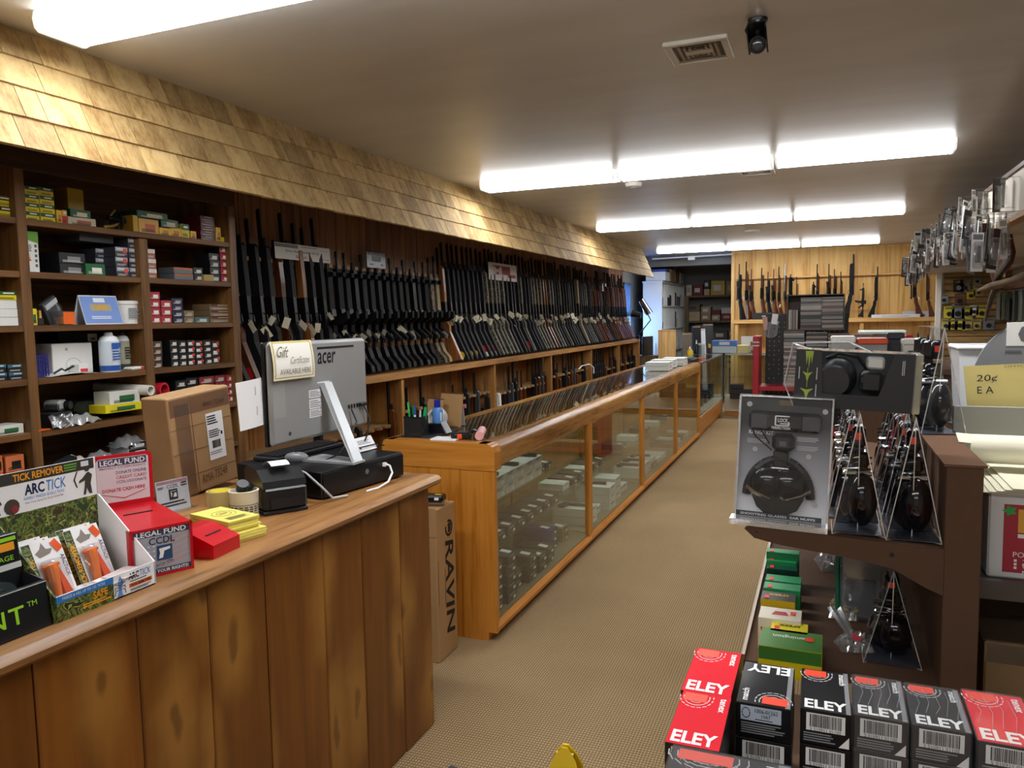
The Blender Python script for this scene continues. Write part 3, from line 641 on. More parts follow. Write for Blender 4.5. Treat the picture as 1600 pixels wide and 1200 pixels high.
def ammo(w, d, h, st, ph=1, name='ammunition_box'):
    """carton with printed front; origin at the middle of its base, front on +x"""
    k = (round(w, 3), round(d, 3), round(h, 3), st)
    if k in BM:
        o = bpy.data.objects.new(name, BM[k]); COL.objects.link(o); return o
    s = STY[st]; mb = M().box(-d/2, d/2, -w/2, w/2, 0, h-.0008, 0, .0012); F = d/2
    patch(mb, (F, 0, h/2), Y3, Z3, w*.97, h*.94, 1)
    if s[2]: patch(mb, (F, 0, h*.77), Y3, Z3, w*.97, h*.4, 2, .0008)
    if s[3]: patch(mb, (F, w*.06 if s[4] is None else -w*.1, h*(.42 if not s[2] else .78)), Y3, Z3, w*.5, h*(.45 if not s[2] else .14), 3, .0012)
    if s[3] and h > .02: lines(mb, (F, 0, h*.22), Y3, Z3, w*.75, h*.22, 2, 5, .0013)
    if s[4]: patch(mb, (F, w*.25, h*.62), Y3, Z3, w*.3, h*.42, 4, .0016)
    mats = [pm(s[0], .45)]+[pm(c or '808080', .4) for c in s[1:5]]+[pm('2c2c28' if sum(lin(s[1])[:3]) > .6 else 'c8c8c0', .5)]
    o = mb.build(name, mats); BM[k] = o.data; return o
def sb(px0, px1, pt, pb, z, st, lab, n=1, d=.1, xf=-2.985, cat='box', jit=.004, grp=None, name='ammunition_box'):
    py = (pt+pb)/2; a, b = P(px0, py, x=xf)[1], P(px1, py, x=xf)[1]
    z1 = P((px0+px1)/2, pt, x=xf)[2]; z0 = P((px0+px1)/2, pb, x=xf)[2] if z is None else z
    h = max(.012, (z1-z0)/n); out = []
    for i in range(n):
        o = ammo(b-a-.002, d, h, st, name=name); o.location = (xf-d/2+R_(-jit, jit*.3), (a+b)/2+R_(-.001, .001), z0+i*h)
        o.rotation_euler = (0, 0, 0 if n > 1 else R_(-.03, .03))
        l = lab if n == 1 else '%s, %s from bottom' % (lab, nth(i)); tag(o, l, cat, grp or (None if n == 1 else lab+' stack')); out.append(o)
    return out
Z0, Z1, Z2, Z3_, Z4, Z5, Z6 = 2.03, 1.82, 1.605, 1.39, 1.175, .96, .745
for a in (
 (39, 61.5, 291, 343, Z0, 'yg', 'yellow and green carton, left stack on top shelf', 4), (62, 85.5, 293, 344, Z0, 'yg', 'yellow and green carton, right stack on top shelf', 4),
 (-8, 24.5, 306, 337, Z0, 'yy', 'yellow carton at the far left of top shelf', 2), (106, 132, 294, 345, Z0, 'ycard', 'tall yellow cardboard box on top shelf', 1, .14, -3.1),
 (88, 97, 328, 346, Z0, 'ysm', 'small yellow carton beside the green stack, top shelf'), (97, 105, 328, 346, Z0, 'redy', 'small red carton on top shelf left of green box'),
 (107, 151, 340, 352, Z0, 'cream', 'worn cream carton under a green one, top shelf', 1, .16), (109, 142, 327.5, 340.5, None, 'gr', 'green carton with cream end on a cream carton, top shelf', 1, .16),
 (209, 217, 336, 361, Z0, 'ycard', 'narrow yellow carton right of the toy cannon'), (217, 249, 342, 363, Z0, 'oy', 'orange and yellow carton right of the toy cannon', 1, .1),
 (215, 262, 331, 342, None, 'gr', 'long dark green carton on the orange one, top shelf', 1, .16), (251, 279, 343, 356, None, 'gr', 'dark green carton with pink end over yellow ones', 1, .12),
 (249, 266, 356, 368, Z0, 'ysm', 'small yellow carton, left of a pair under green'), (266.5, 284, 356, 369, Z0, 'ysm', 'small yellow carton, right of a pair under green'),
 (284.5, 297, 350, 370, Z0, 'yg', 'yellow carton with green corner on top shelf'), (297.5, 307, 361, 372, Z0, 'ysm', 'tiny golden yellow carton on top shelf'),
 (314, 336, 338, 375, Z0, 'red', 'flat red and black carton at right of top shelf', 5, .16), (337, 345, 355, 376, Z0, 'ysm', 'upright yellow carton beside the red stack'), (345.5, 360, 371, 378, Z0, 'yflat', 'flat bright yellow carton at right end of top shelf'),
 (93, 134, 395, 428, Z1, 'blk', 'black carton with grey print, second shelf', 2, .14), (135, 165, 412, 431, Z1, 'gwh', 'green and white carton on the second shelf', 1, .08, -2.97),
 (150, 179, 389, 433, Z1, 'slate', 'dark slate carton, back left stack', 3, .12, -3.06), (181, 201, 386, 434, Z1, 'slate', 'slate carton with orange price sticker, middle stack', 3, .14), (201.5, 223, 373, 435, Z1, 'slate', 'slate carton with orange price sticker, right stack', 4, .14),
 (230.5, 244, 389, 435, Z1, 'wr', 'pink and white carton against the divider, second shelf', 3, .12),
 (344, 358, 384, 441, Z1, 'brw', 'black and red carton with white label, second shelf right', 5, .1), (328, 343.5, 396, 441, Z1, 'bw', 'black carton with white print, second shelf right', 4, .1),
 (319, 335, 429, 441, Z1, 'gold', 'plain gold carton on the second shelf', 1, .07, -2.965), (303, 318, 418, 440, Z1, 'kw', 'black carton left of gold one, second shelf', 2, .1), (272, 302, 418, 439, Z1, 'gry', 'long grey carton with orange end, second shelf', 2, .1),
 (-6, 34, 469, 510, Z2, 'wht', 'plain white carton at the far left, third shelf', 3, .12), (-6, 29, 455, 469, None, 'yg', 'green and yellow carton on top of plain white ones', 1, .1),
 (48, 58, 482, 507, Z2, 'yel', 'small yellow block beside cartridge tray, third shelf', 1, .06), (235, 251, 456, 508, Z2, 'rlab', 'red carton with white label, first stack of third shelf', 4, .12), (252, 269, 469, 508, Z2, 'rlab', 'red carton with white label, second stack of third shelf', 3, .12),
 (269.5, 287, 466, 508, Z2, 'navy', 'navy carton beside the red ones, third shelf', 4, .12), (288, 304, 485, 508, Z2, 'brn', 'brown carton on the third shelf', 2, .09), (305, 328, 495, 508, Z2, 'teal', 'flat teal and black carton, third shelf', 1, .09), (329, 366, 475, 508, Z2, 'tan', 'tan carton with red stripe at right of third shelf', 3, .12),
 (-8, 12, 569, 598, Z3_, 'dk', 'dark carton with blue band at left edge, fourth shelf', 2, .12), (12.5, 38, 569, 598, Z3_, 'dk', 'dark carton with blue band by the upright, fourth shelf', 2, .12),
 (239, 254, 533, 578, Z3_, 'brb', 'dark brown carton at left of fourth shelf', 4, .1),
 (-6, 39, 664, 681, Z4, 'wg', 'worn white and green carton at far left, fifth shelf', 1, .1), (172, 220, 610, 631, None, 'wg', 'white carton with green corner on a yellow one', 1, .1, -2.97), (163, 222, 630, 643, None, 'yel', 'long bright yellow carton under a white one, fifth shelf', 1, .1, -2.97),
 (243, 261, 623, 650, Z4, 'kred', 'black and red carton below the red tape roll', 1, .1), (275, 292, 594, 646, Z4, 'bw', 'black carton, first column on fifth shelf', 4, .1), (293, 311, 590, 645, Z4, 'bw', 'black carton, second column on fifth shelf', 4, .1),
 (312, 336, 588, 643, Z4, 'kred', 'black and red carton, third column on fifth shelf', 4, .1), (337, 354, 586, 641, Z4, 'kred', 'black and red carton, fourth column on fifth shelf', 4, .1), (355, 369, 585, 640, Z4, 'rlab', 'red carton with white label at right of fifth shelf', 4, .1),
 (-8, 6, 712, 751, Z5, 'org', 'orange carton cut by the frame edge, sixth shelf', 2, .1), (9, 39, 711, 751, Z5, 'org', 'orange carton with black label, sixth shelf', 2, .1),
 (246, 276, 665, 714, Z5, 'wb', 'white and black carton behind the cardboard parcel', 2, .1), (200, 232, 690, 714, Z5, 'wb', 'dark carton with white ends on sixth shelf', 3, .12)):
    sb(*a)
for c in range(6):
    for x in ((267+c*13, 279.5+c*13, 531+(c % 2), 575, Z3_, 'kr' if c in (2, 3, 5) else 'kw', 'black carton with %s label, %s column on fourth shelf' % ('red and white' if c in (2, 3, 5) else 'white', nth(c)), 4 if c < 5 else 3, .1),): sb(*x)
CLR = glass('f4f6f8', .07, .9, .05, haze=.03, name='clear_plastic')
# other things on the shelving -------------------------------------------------
def at(px, py, x): return P(px, py, x=x)
BRS = pm('c8a458', .35, .4); WH = pm('e8e8e4', .5); WHP = pm('f0f0ec', .35); BLU = pm('2848a8', .4); GRN = pm('1f8a48', .4); ORG = pm('f06a1c', .45); GREY = pm('8c8e90', .5); DKG = pm('3a3c40', .5)
p = at(196, 350, -3.03); t = thing('toy_cannon', 'small black toy cannon with brass trail and spoked wheel, top shelf', 'ornament', (-3.05, p.y-.02, Z0))
for s in (-1, 1):
    w = M(); n = 18; yy = s*.03+.02
    for i in range(n):
        a0, a1 = 2*math.pi*i/n, 2*math.pi*(i+1)/n; w.cyl((math.cos(a0)*.042, yy, .046+math.sin(a0)*.042), (math.cos(a1)*.042, yy, .046+math.sin(a1)*.042), .004, n=5)
    for i in range(8): w.cyl((0, yy, .046), (.04*math.cos(i*.785), yy, .046+.04*math.sin(i*.785)), .0025, n=4)
    w.cyl((0, yy-.006, .046), (0, yy+.006, .046), .009, n=8); w.build('wheel', BLKM, t)
M().cyl((0, -.02, .046), (0, .06, .046), .004, n=6).build('axle', BLKM, t)
M().lathe([(.017, -.05), (.019, -.045), (.016, 0), (.012, .06), (.014, .064), (.013, .068)], n=12).T(MX.Translation((.0, .01, .056)) @ MX.Rotation(math.pi/2.1, 4, 'X')).build('barrel', BLK, t, True)
M().tube([(0, 0, .04), (.02, -.05, .022), (.03, -.1, .014)], .007, 6).cyl((.028, -.1, .004), (.032, -.1, .02), .007, n=8).build('trail', BRS, t, True)
M().tube([(.0, -.05, .06), (0, -.03, .085), (.0, -.015, .1)], .004, 5).build('rammer', BRS, t)
a, b = at(42, 394, -2.99), at(66, 394, -2.99)
t = thing('product_card', 'white upright light bulb carton with green top, second shelf left', 'carton', (-3.03, (a.y+b.y)/2, Z1)); w = (b.y-a.y)
M().box(-.02, .02, -w/2, w/2, 0, .168, 0, .002).build('carton', WHP, t)
mb = M(); mb.prism([(-w/2, .168), (w/2, .168), (w/2, .12), (-w/2, .138)], .0202, .0206, 'x', 0); mb.build('green_band', pm('6aa83c', .4), t)
mb = M(); [patch(mb, (.02, w*.3, .11-k*.02), Y3, Z3, .01, .012) for k in range(5)]; lines(mb, (.02, -w*.15, .1), Y3, Z3, w*.4, .03, 4); mb.build('print', pm('50605a', .5), t)
mb = M(); [patch(mb, (.02, -w*.2, .075-k*.008), Y3, Z3, .008+.004*k, .007, k) for k in range(4)]; mb.build('rating_chart', [pm('3a9a4a'), pm('c8c83a'), pm('e08a2c'), pm('d84030')], t)
a, b = at(125, 380, -3.02), at(178, 380, -3.02)
solo('long_carton', M().box(-.06, .06, 0, b.y-a.y, 0, .036, 0, .002), pm('3c3e44', .5), 'long dark grey carton lying across slate cartons, second shelf', 'carton', (-3.08, a.y, Z1+.15), 0)
# third shelf
a = at(62, 498, -3.0); t = thing('cartridge_tray', 'black tray of upright brass cartridges, third shelf', 'tray', (-3.03, a.y, Z2))
M().box(-.03, .03, -.02, .02, 0, .03, 0, .003).build('tray', BLKM, t)
for i in range(6): M().cyl((-.02+.02*(i//2), -.01+.02*(i % 2), .03), (-.02+.02*(i//2), -.01+.02*(i % 2), .062), .006, .0045, 8).build('cartridge', BRS, t)
a = at(88, 490, -3.04); t = thing('blister_pack', 'dark clear-fronted pack leaning on third shelf', 'pack', (-3.04, a.y, Z2), .3, rx=.5)
M().box(-.01, .01, -.045, .045, 0, .12, 0, .003).build('card', DKG, t); M().box(.01, .03, -.035, .035, .01, .09, 0, .006).build('blister', CLR, t); M().box(.0101, .016, -.04, .04, .09, .11).build('header_print', pm('b8bcc0'), t)
a, b = at(97, 500, -2.98), at(119, 500, -2.98)
t = thing('tag_box', 'small clear tub with bright orange label, third shelf', 'tub', (-3.0, (a.y+b.y)/2, Z2)); w = b.y-a.y
M().box(-.03, .02, -w/2, w/2, 0, .06, 0, .004).build('tub', CLR, t); M().box(.0205, .0215, -w*.4, w*.4, .003, .055).build('orange_label', ORG, t); M().box(-.028, .018, -w*.4, w*.4, .004, .035).build('contents', pm('c8803c', .6), t)
a, b = at(127, 488, -2.99), at(186, 488, -2.99); w = b.y-a.y
t = thing('desk_calendar', 'blue tent calendar with gold picture standing on third shelf', 'calendar', (-3.0, (a.y+b.y)/2, Z2))
q = [(.035, 0), (-.005, .128), (-.008, .128), (-.05, 0), (-.047, 0), (-.0065, .122), (.032, 0)]
M().prism(q, -w/2, w/2, 'y').build('card', pm('d8dce4', .5), t)
uz = V((-.04, 0, .128)).normalized(); c = V((.015, 0, .064))
mb = M(); patch(mb, c, Y3, uz, w*.97, .125, 0); patch(mb, c+uz*.01, Y3, uz, w*.55, .03, 1, .0008); [patch(mb, c+uz*.012+V((0, (k-1.5)*.016, 0)), Y3, uz, .012, .024, 2, .0012) for k in range(4)]
patch(mb, c+uz*.045, Y3, uz, w*.3, .02, 3, .0008); lines(mb, c-uz*.035, Y3, uz, w*.6, .016, 2, 3)
mb.build('picture', [pm('7c9ad8', .4), pm('b0a890'), pm('d8a838', .3), pm('e8ecf4')], t)
a, b = at(186, 490, -3.0), at(219, 490, -3.0); r = (b.y-a.y)/2
t = thing('plastic_tub', 'white plastic tub with lid and grey label, third shelf', 'tub', (-3.03, (a.y+b.y)/2, Z2))
M().lathe([(r*.88, 0), (r*.93, .09), (r*.93, .092)], n=20).build('tub', WH, t, True); M().lathe([(r, .092), (r, .104), (r*.9, .107)], n=20).build('lid', WHP, t, True)
mb = M(); lines(mb, (r*.93, 0, .05), Y3, Z3, r*1.0, .05, 6, 0, .002); mb.build('label_print', pm('8a929a'), t)
# fourth shelf
a, b = at(54, 576, -2.99), at(75, 576, -2.99); w = (b.y-a.y)
t = thing('basket', 'small blue plastic lattice basket, fourth shelf', 'basket', (-3.03, (a.y+b.y)/2, Z3_))
for sx in (-1, 1):
    mb = M(); [mb.box(sx*.04-.0015, sx*.04+.0015, -w/2, w/2, k*.018, k*.018+.005) for k in range(6)]; [mb.box(sx*.04-.0015, sx*.04+.0015, -w/2+k*w/6, -w/2+k*w/6+.004, 0, .095) for k in range(7)]; mb.build('side', pm('3a3a8a', .4), t)
    mb = M(); [mb.box(-.04, .04, sx*w/2-.0015, sx*w/2+.0015, k*.018, k*.018+.005) for k in range(6)]; [mb.box(-.04+k*.016, -.036+k*.016, sx*w/2-.0015, sx*w/2+.0015, 0, .095) for k in range(6)]; mb.build('end', pm('3a3a8a', .4), t)
M().box(-.04, .04, -w/2, w/2, 0, .004).build('bottom', pm('3a3a8a', .4), t)
a, b = at(82, 560, -3.04), at(145, 560, -3.04); w = b.y-a.y
t = thing('white_carton', 'large plain white carton with an oval print, fourth shelf', 'carton', (-3.1, (a.y+b.y)/2, Z3_)); M().box(-.06, .06, -w/2, w/2, 0, .135, 0, .003).build('carton', WH, t)
mb = M(); n = 20; [patch(mb, (.06, math.cos(i*.314)*.035, .04+math.sin(i*.314)*.03), Y3, Z3, .008, .003) for i in range(n)]; patch(mb, (.06, -.03, .11), Y3, Z3, .012, .012); mb.build('print', pm('a8acb0'), t)
a = at(140, 532, -3.12); t = thing('black_carton', 'black carton with white barcode label at the back of fourth shelf', 'carton', (-3.2, a.y-.03, Z3_)); M().box(-.05, .05, -.1, .1, 0, .185, 0, .002).build('carton', BLKM, t)
mb = M(); patch(mb, (.05, .07, .155), Y3, Z3, .05, .035, 0); bars(mb, (.05, .072, .15), Y3, Z3, .025, .012, 10, 1); mb.build('label', [WH, BLK], t)
for px0, px1, pt, c1, c2, lab, r_ in ((158, 184, 518, 'd8e4ee', '2456a8', 'white and blue aerosol spray can, fourth shelf', 1), (183, 201, 518, 'a8a690', '3a3c30', 'olive and grey aerosol can with black cap, fourth shelf', 0)):
    x = -3.0 if r_ else -3.03; a, b = at(px0, 555, x), at(px1, 555, x); r = (b.y-a.y)/2; h = at((px0+px1)/2, pt, x).z-Z3_
    t = thing('spray_can', lab, 'can', (x, (a.y+b.y)/2, Z3_))
    M().lathe([(r*.95, 0), (r, .005), (r, h*.76)], n=18).build('body', pm(c1, .25), t, True)
    M().lathe([(r, h*.76), (r*.8, h*.86), (r*.45, h*.9)], n=18).build('shoulder', pm('e8ecf0', .3), t, True)
    M().lathe([(r*.42, h*.9), (r*.4, h*.97), (r*.2, h)], n=14).build('cap', pm('d8dade' if r_ else '2c2c28', .35), t, True)
    M().lathe([(r*1.01, .006), (r*1.01, .03)], n=18).build('band', pm(c2, .3), t, True)
    mb = M(); rng = range(4)
    if r_: patch(mb, (r*.96, 0, h*.66), Y3, Z3, r*1.1, .022, 0, .004)
    lines(mb, (r*.97, .0, h*.45), Y3, Z3, r*1.0, .06, 5, 0, .003); mb.build('label_print', pm('2c5cb0' if r_ else '2a2a26', .4), t)
a = at(214, 576, -2.98); solo('packet', M().box(-.03, .03, -.04, .04, 0, .016, 0, .006).box(.028, .0305, .015, .038, .002, .014, 1), [WH, pm('d04838')], 'white flat packet with red end, fourth shelf by the divider', 'packet', (-2.99, a.y-.01, Z3_), .1)
a = at(110, 588, -2.98); t = thing('instruction_sheet', 'curled white paper sheet with a black clip, fourth shelf', 'paper', (-3.0, a.y, Z3_)); M().grid(lambda u, v: (-.05+.1*v, -.11+.22*u, .002+.008*math.sin(u*3)), 10, 3, 0, .001).build('sheet', WHP, t)
M().tube([(.0, -.06, .012), (.01, -.03, .03), (-.01, .0, .02), (.02, .02, .04)], .005, 5).build('clip', BLK, t); M().box(-.02, .04, .03, .075, .01, .045, 0, .003).box(.0402, .0408, .034, .07, .012, .026, 1).build('small_box', [WH, pm('d03838')], t)
# fifth shelf
a = at(100, 625, -3.0); t = thing('rangefinder', 'grey and black optical device lying on a box, fifth shelf', 'optic', (-3.04, a.y, Z4+.065), .3)
M().box(-.05, .03, -.03, .03, 0, .045, 0, .01).build('body', pm('a8aaa8', .4), t); M().cyl((.03, .01, .022), (.05, .012, .022), .02, .018, 14).build('eyepiece', BLK, t, True); M().box(-.03, .031, -.042, -.03, .005, .03, 0, .004).build('grip', DKG, t)
a = at(88, 648, -3.0); solo('black_carton', M().box(-.06, .05, -.05, .06, 0, .062, 0, .002), BLKM, 'low black carton under the optical device, fifth shelf', 'carton', (-3.03, a.y, Z4), .15)
a = at(98, 648, -2.97); t = thing('foil_pouch', 'crumpled silver foil pouch, fifth shelf', 'pouch', (-2.97, a.y-.01, Z4), .1)
rr2 = random.Random(5); M().grid(lambda u, v: (-.0+.016*math.sin(u*9+v*3)*.3+.02*(1-v), -.06+.12*u, .004+.05*v+.004*math.sin(u*14)), 14, 6, 0, .004).build('pouch', pm('c8ccd0', .18, .9), t)
a = at(68, 664, -2.96); solo('card', M().box(-.03, .012, -.035, .035, 0, .004, 0, .001), ORG, 'bright orange card at the left of fifth shelf', 'card', (-2.965, a.y, Z4), .2)
a = at(130, 655, -2.97); t = thing('plastic_bag', 'crumpled grey plastic bag at the front of fifth shelf', 'bag', (-2.98, a.y, Z4), .1)
M().grid(lambda u, v: (-.03+.05*u+.01*math.sin(v*5), -.1+.2*v, .006+.04*math.sin(math.pi*u)*math.sin(math.pi*v)**.5+.006*math.sin(v*17+u*5)), 8, 16, 0, .002).build('bag', glass('b8bab8', .15, .8, .15, haze=.35, name='bag_film'), t, True)
a = at(140, 625, -3.1); solo('carry_case', M().box(-.07, .07, -.09, .09, 0, .085, 0, .02).box(-.072, .072, -.092, .092, .04, .046, 1), [pm('2c3228', .5), pm('1c201a')], 'dark olive hard case at the back of fifth shelf', 'case', (-3.14, a.y, Z4), 0)
a, b = at(155, 607, -3.2), at(231, 614, -2.93); t = thing('paper_roll', 'white paper roll with open end sticking out of fifth shelf', 'roll', (-3.24, a.y+.02, Z4+.13), 0)
e = V((-2.92, b.y+.01, Z4+.118))-V(t.location)
mb = M(); dv = e.normalized(); oa = dv.orthogonal().normalized(); ob_ = dv.cross(oa); n = 18
vs = [p_+(oa*math.cos(6.2832*i/n)+ob_*math.sin(6.2832*i/n))*r for p_, r in ((V((0, 0, 0)), .024), (e, .024), (e, .018), (V((0, 0, 0)), .018)) for i in range(n)]
mb.add(vs, [(j*n+i, j*n+(i+1) % n, ((j+1) % 4)*n+(i+1) % n, ((j+1) % 4)*n+i) for j in range(4) for i in range(n)]); mb.build('tube', pm('e0dcd4', .6), t, True)
a = at(255, 611, -2.98); t = thing('tape_roll', 'red tape roll standing on a carton, fifth shelf', 'tape', (-3.0, a.y, P(255, 622, x=-2.98)[2]-.0), .2)
n = 24; mb = M(); vs = [(x, r*math.cos(6.2832*i/n), .038+r*math.sin(6.2832*i/n)) for x, r in ((-.025, .038), (.025, .038), (.025, .028), (-.025, .028)) for i in range(n)]
mb.add(vs, [(j*n+i, j*n+(i+1) % n, ((j+1) % 4)*n+(i+1) % n, ((j+1) % 4)*n+i) for j in range(4) for i in range(n)]); mb.build('tape', pm('c02434', .3), t, True)
# sixth and seventh shelves
a = at(88, 705, -3.0); t = thing('holster', 'black leather holster on the sixth shelf', 'holster', (-3.0, a.y, Z5), .2)
M().prism([(-.07, .0), (.03, .0), (.08, .06), (.07, .085), (.0, .07), (-.06, .03)], -.02, .02, 'x', T=MX.Rotation(.2, 4, 'Y')).build('body', pm('202226', .45), t); M().box(-.02, .022, -.02, .02, .03, .05, 0, .004).build('strap', BLK, t)
fil = glass('a4a8ac', .14, .8, .12, haze=.25, name='bag_film_grey')
for k, (px, pz, lab) in enumerate(((160, 700, 'grey plastic bag of parts, middle of sixth shelf'), (205, 690, 'upper grey plastic bag at the right of sixth shelf'), (120, 712, 'pale crumpled paper bag at the left of sixth shelf'))):
    a = at(px, pz, -3.0); t = thing('plastic_bag', lab, 'bag', (-3.02, a.y, Z5+(.075 if k == 1 else 0)), .1*k)
    M().grid(lambda u, v: (-.05+.09*u, -.08+.16*v, .004+(.075 if k != 1 else .05)*math.sin(math.pi*u)**.6*math.sin(math.pi*v)**.5+.006*math.sin(v*19+u*7+k)), 9, 14, 0, .002).build('bag', fil if k < 2 else pm('c8c0ac', .6), t, True)
a = at(255, 690, -2.98)
for px, py, c, lab in ((215, 752, 'e0e2e4', 'stack of white paper forms, seventh shelf'), (225, 760, '9ab0d8', 'pale blue folder beside white forms, seventh shelf')):
    a = at(px, py, -3.0); solo('paper_stack', M().box(-.1, .06, -.035, .035, 0, .12 if px == 215 else .1, 0, .002), pm(c, .6), lab, 'paper', (-3.05, a.y+(.0 if px == 215 else .06), Z6))
# ------------------------------------------------------------------ things on the sales counter
CZ = 1.0
CARD = pm('f2f2f4', .45); INK = pm('15161c', .45); NVY = pm('1c2450', .4); SKY = pm('2c7cc8', .4); TXW = pm('f4f4f2', .45); TXO = pm('f0a018', .45); REDP = pm('c40f20', .3, coat=.2); CAMG = camo(('2c3a1a', '6a7c30', '3c2e1c', '98a44a', '1c2412'), 40); HIV = pm('e85a1c', .3); TXN = pm('7c2030', .5)
t = thing('tick_remover_display', 'white and camouflage counter display of orange tick removers with header card', 'display', (-1.43, 1.17, CZ))
def tray():
    w = .124
    M().box(-.17, 0, -w, w, 0, .003).build('tray_floor', CARD, t)
    f = M().box(-.003, 0, -w, w, 0, .054).build('front_panel', CARD, t)
    for s, mm in ((-1, CAMG), (1, CARD)):
        M().prism([(0, 0), (0, .054), (-.165, .2), (-.17, .2), (-.17, 0)], s*w-.0015, s*w+.0015, 'y').build('side_panel', mm, t)
    M().box(-.173, -.17, -w, w, 0, .2).build('back_panel', CAMG, t)
    h = M().box(-.174, -.1705, -w-.012, w, .2, .29).build('header_card', CARD, t)
    H = -.1705
    mb = M(); patch(mb, (H, -.006, .277), Y3, Z3, .25, .025); mb.build('header_band', pm('33322e', .5), h)
    txt('TICK REMOVER', .118, .016, TXO, h, (H, -.018, .277), bold=.02)
    txt('ARC', .046, .024, NVY, h, (H, -.03, .247), bold=.03); txt('TICK', .047, .024, SKY, h, (H, .021, .247), shear=.1)
    txt('RAPIDLY FREEZES & KILLS TICKS', .095, .006, SKY, h, (H, -.008, .228)); txt('Non-Toxic Spray For Every HUNTER', .09, .005, TXN, h, (H, -.008, .218))
    mb = M(); patch(mb, (H, .095, .279), Y3, Z3, .02, .012, 0, .001); lines(mb, (H, .06, .277), Y3, Z3, .035, .018, 3, 1); mb.build('header_print', [pm('d8d8e0'), pm('6aa83c')], h)
    # figures on the header: a deer, a turkey and a bow hunter
    d = M(); q = lambda pts, m=0: d.prism([(a-.0, b) for a, b in pts], H+.0004, H+.0008, 'x', m)
    q([(-.133, .2), (-.108, .205), (-.112, .222), (-.104, .228), (-.108, .236), (-.12, .238), (-.134, .225)]); q([(-.122, .237), (-.119, .237), (-.108, .262), (-.112, .264)]); q([(-.115, .25), (-.113, .246), (-.122, .264), (-.125, .262)]); d.build('deer_print', pm('5c4632'), h)
    d = M(); d.cyl((H+.0003, -.083, .217), (H+.0009, -.083, .217), .017, n=14); d.cyl((H+.0009, -.077, .211), (H+.0014, -.077, .211), .009, n=10, m=1); d.build('turkey_print', [pm('4a3c34'), pm('8c3038')], h)
    d = M(); q([(.088, .206), (.094, .206), (.097, .222), (.104, .206), (.111, .206), (.108, .23), (.113, .25), (.104, .258), (.098, .256), (.088, .246), (.078, .24), (.078, .235), (.09, .238), (.094, .24), (.092, .224)]); d.cyl((H+.0003, .1, .266), (H+.0008, .1, .266), .007, n=10); q([(.071, .226), (.074, .226), (.068, .245), (.076, .264), (.073, .264), (.064, .245)]); d.build('hunter_print', pm('3a3a30'), h)
    # front panel print
    mb = M(); patch(mb, (0, -.056, .0205), Y3, Z3, .135, .041); mb.build('camouflage_print', CAMG, f)
    mb = M(); patch(mb, (0, -.056, .046), Y3, Z3, .135, .014, 0, .0006); mb.build('blue_band', SKY, f)
    txt('FREEZE & KILL UP TO 125 TICKS', .1, .006, TXW, f, (0, -.06, .047), off=.0012)
    txt('SAFE', .036, .016, TXO, f, (0, -.022, .029), off=.0012, bold=.02); mb = M(); lines(mb, (0, -.03, .014), Y3, Z3, .07, .01, 2, 0, .001); mb.build('small_print', TXO, f)
    mb = M(); mb.prism([(.02, .004), (.034, .004), (.031, .02), (.036, .034), (.029, .05), (.022, .036), (.025, .02)], .0005, .0009, 'x'); mb.build('ice_tick_print', pm('5c94d8', .35), f)
    mb = M(); [mb.tube([(.0008, .028, .02+k*.004), (.0008, .028+s*.012, .018+k*.008), (.0008, .028+s*.014, .008+k*.012)], .0008, 4) for s in (-1, 1) for k in range(3)]; mb.build('tick_legs_print', pm('4c4a6c'), f)
    txt('ARC', .028, .015, NVY, f, (0, .065, .04), bold=.03); txt('TICK', .03, .015, SKY, f, (0, .096, .04), shear=.1)
    mb = M(); patch(mb, (0, .083, .019), Y3, Z3, .062, .009); mb.build('orange_band', pm('d86a20'), f); txt('TICK REMOVER', .056, .006, INK, f, (0, .083, .019), off=.001, bold=.02); mb = M(); lines(mb, (0, .083, .009), Y3, Z3, .058, .006, 2); lines(mb, (0, .083, .0285), Y3, Z3, .058, .004, 1); mb.build('small_print', pm('5a5a70'), f)
    # leaflets fanned in the tray
    for k in range(4): M().box(-.08+k*.012, -.02+k*.012, -.03+k*.02, .1+k*.004, .03+k*.004, .031+k*.004, T=MX.Rotation(.1*k-.1, 4, 'Z')).build('leaflet', CARD if k % 2 == 0 else pm('c8b8b8'), t)
tray()
def blister(loc, rz, lab):
    b = thing('tick_remover_pack', lab, 'blister pack', loc, rz, 'tick remover packs in the display', ry=-.42)
    M().box(-.001, .001, -.043, .043, 0, .15, 0, .0005).build('card', CARD, b)
    mb = M(); patch(mb, (.001, -.034, .075), Y3, Z3, .018, .148); mb.build('camouflage_strip', CAMG, b)
    txt('TICK REMOVER', .1, .012, TXO, b, (.001, -.034, .065), (0, 0, 1), (0, -1, 0), off=.001, bold=.02)
    txt('ARCTICK', .05, .009, NVY, b, (.001, .036, .085), (0, 0, -1), (0, 1, 0), off=.0008, bold=.01)
    mb = M(); mb.prism([(-.02, .125), (-.008, .132), (.0, .145), (.006, .13), (.02, .128), (.012, .118), (-.012, .114)], .0012, .0016, 'x'); mb.build('deer_print', pm('8a8078'), b)
    mb = M(); patch(mb, (.001, .03, .132), (0, 1, .5), (0, -.5, 1), .016, .026, 0, .002); mb.build('price_sticker', HIV, b)
    M().box(.001, .02, -.026, .03, .006, .105, 0, .008).build('blister', CLR, b, True)
    p = M().cyl((.008, -.01, .012), (.008, .0, .09), .008, .013, 12).box(.004, .012, -.022, .02, .088, .096, 0, .003); p.build('orange_body', pm('f47a1c', .3), b, True)
    M().prism([(.008, .01), (.028, .008), (.02, .05), (.012, .085), (.006, .085)], .003, .012, 'x').build('orange_trigger', pm('ee5418', .3), b)
    return b
B0 = blister((-1.487, 1.105, CZ+.006), 0, 'frontmost tick remover pack in the left row of the display')
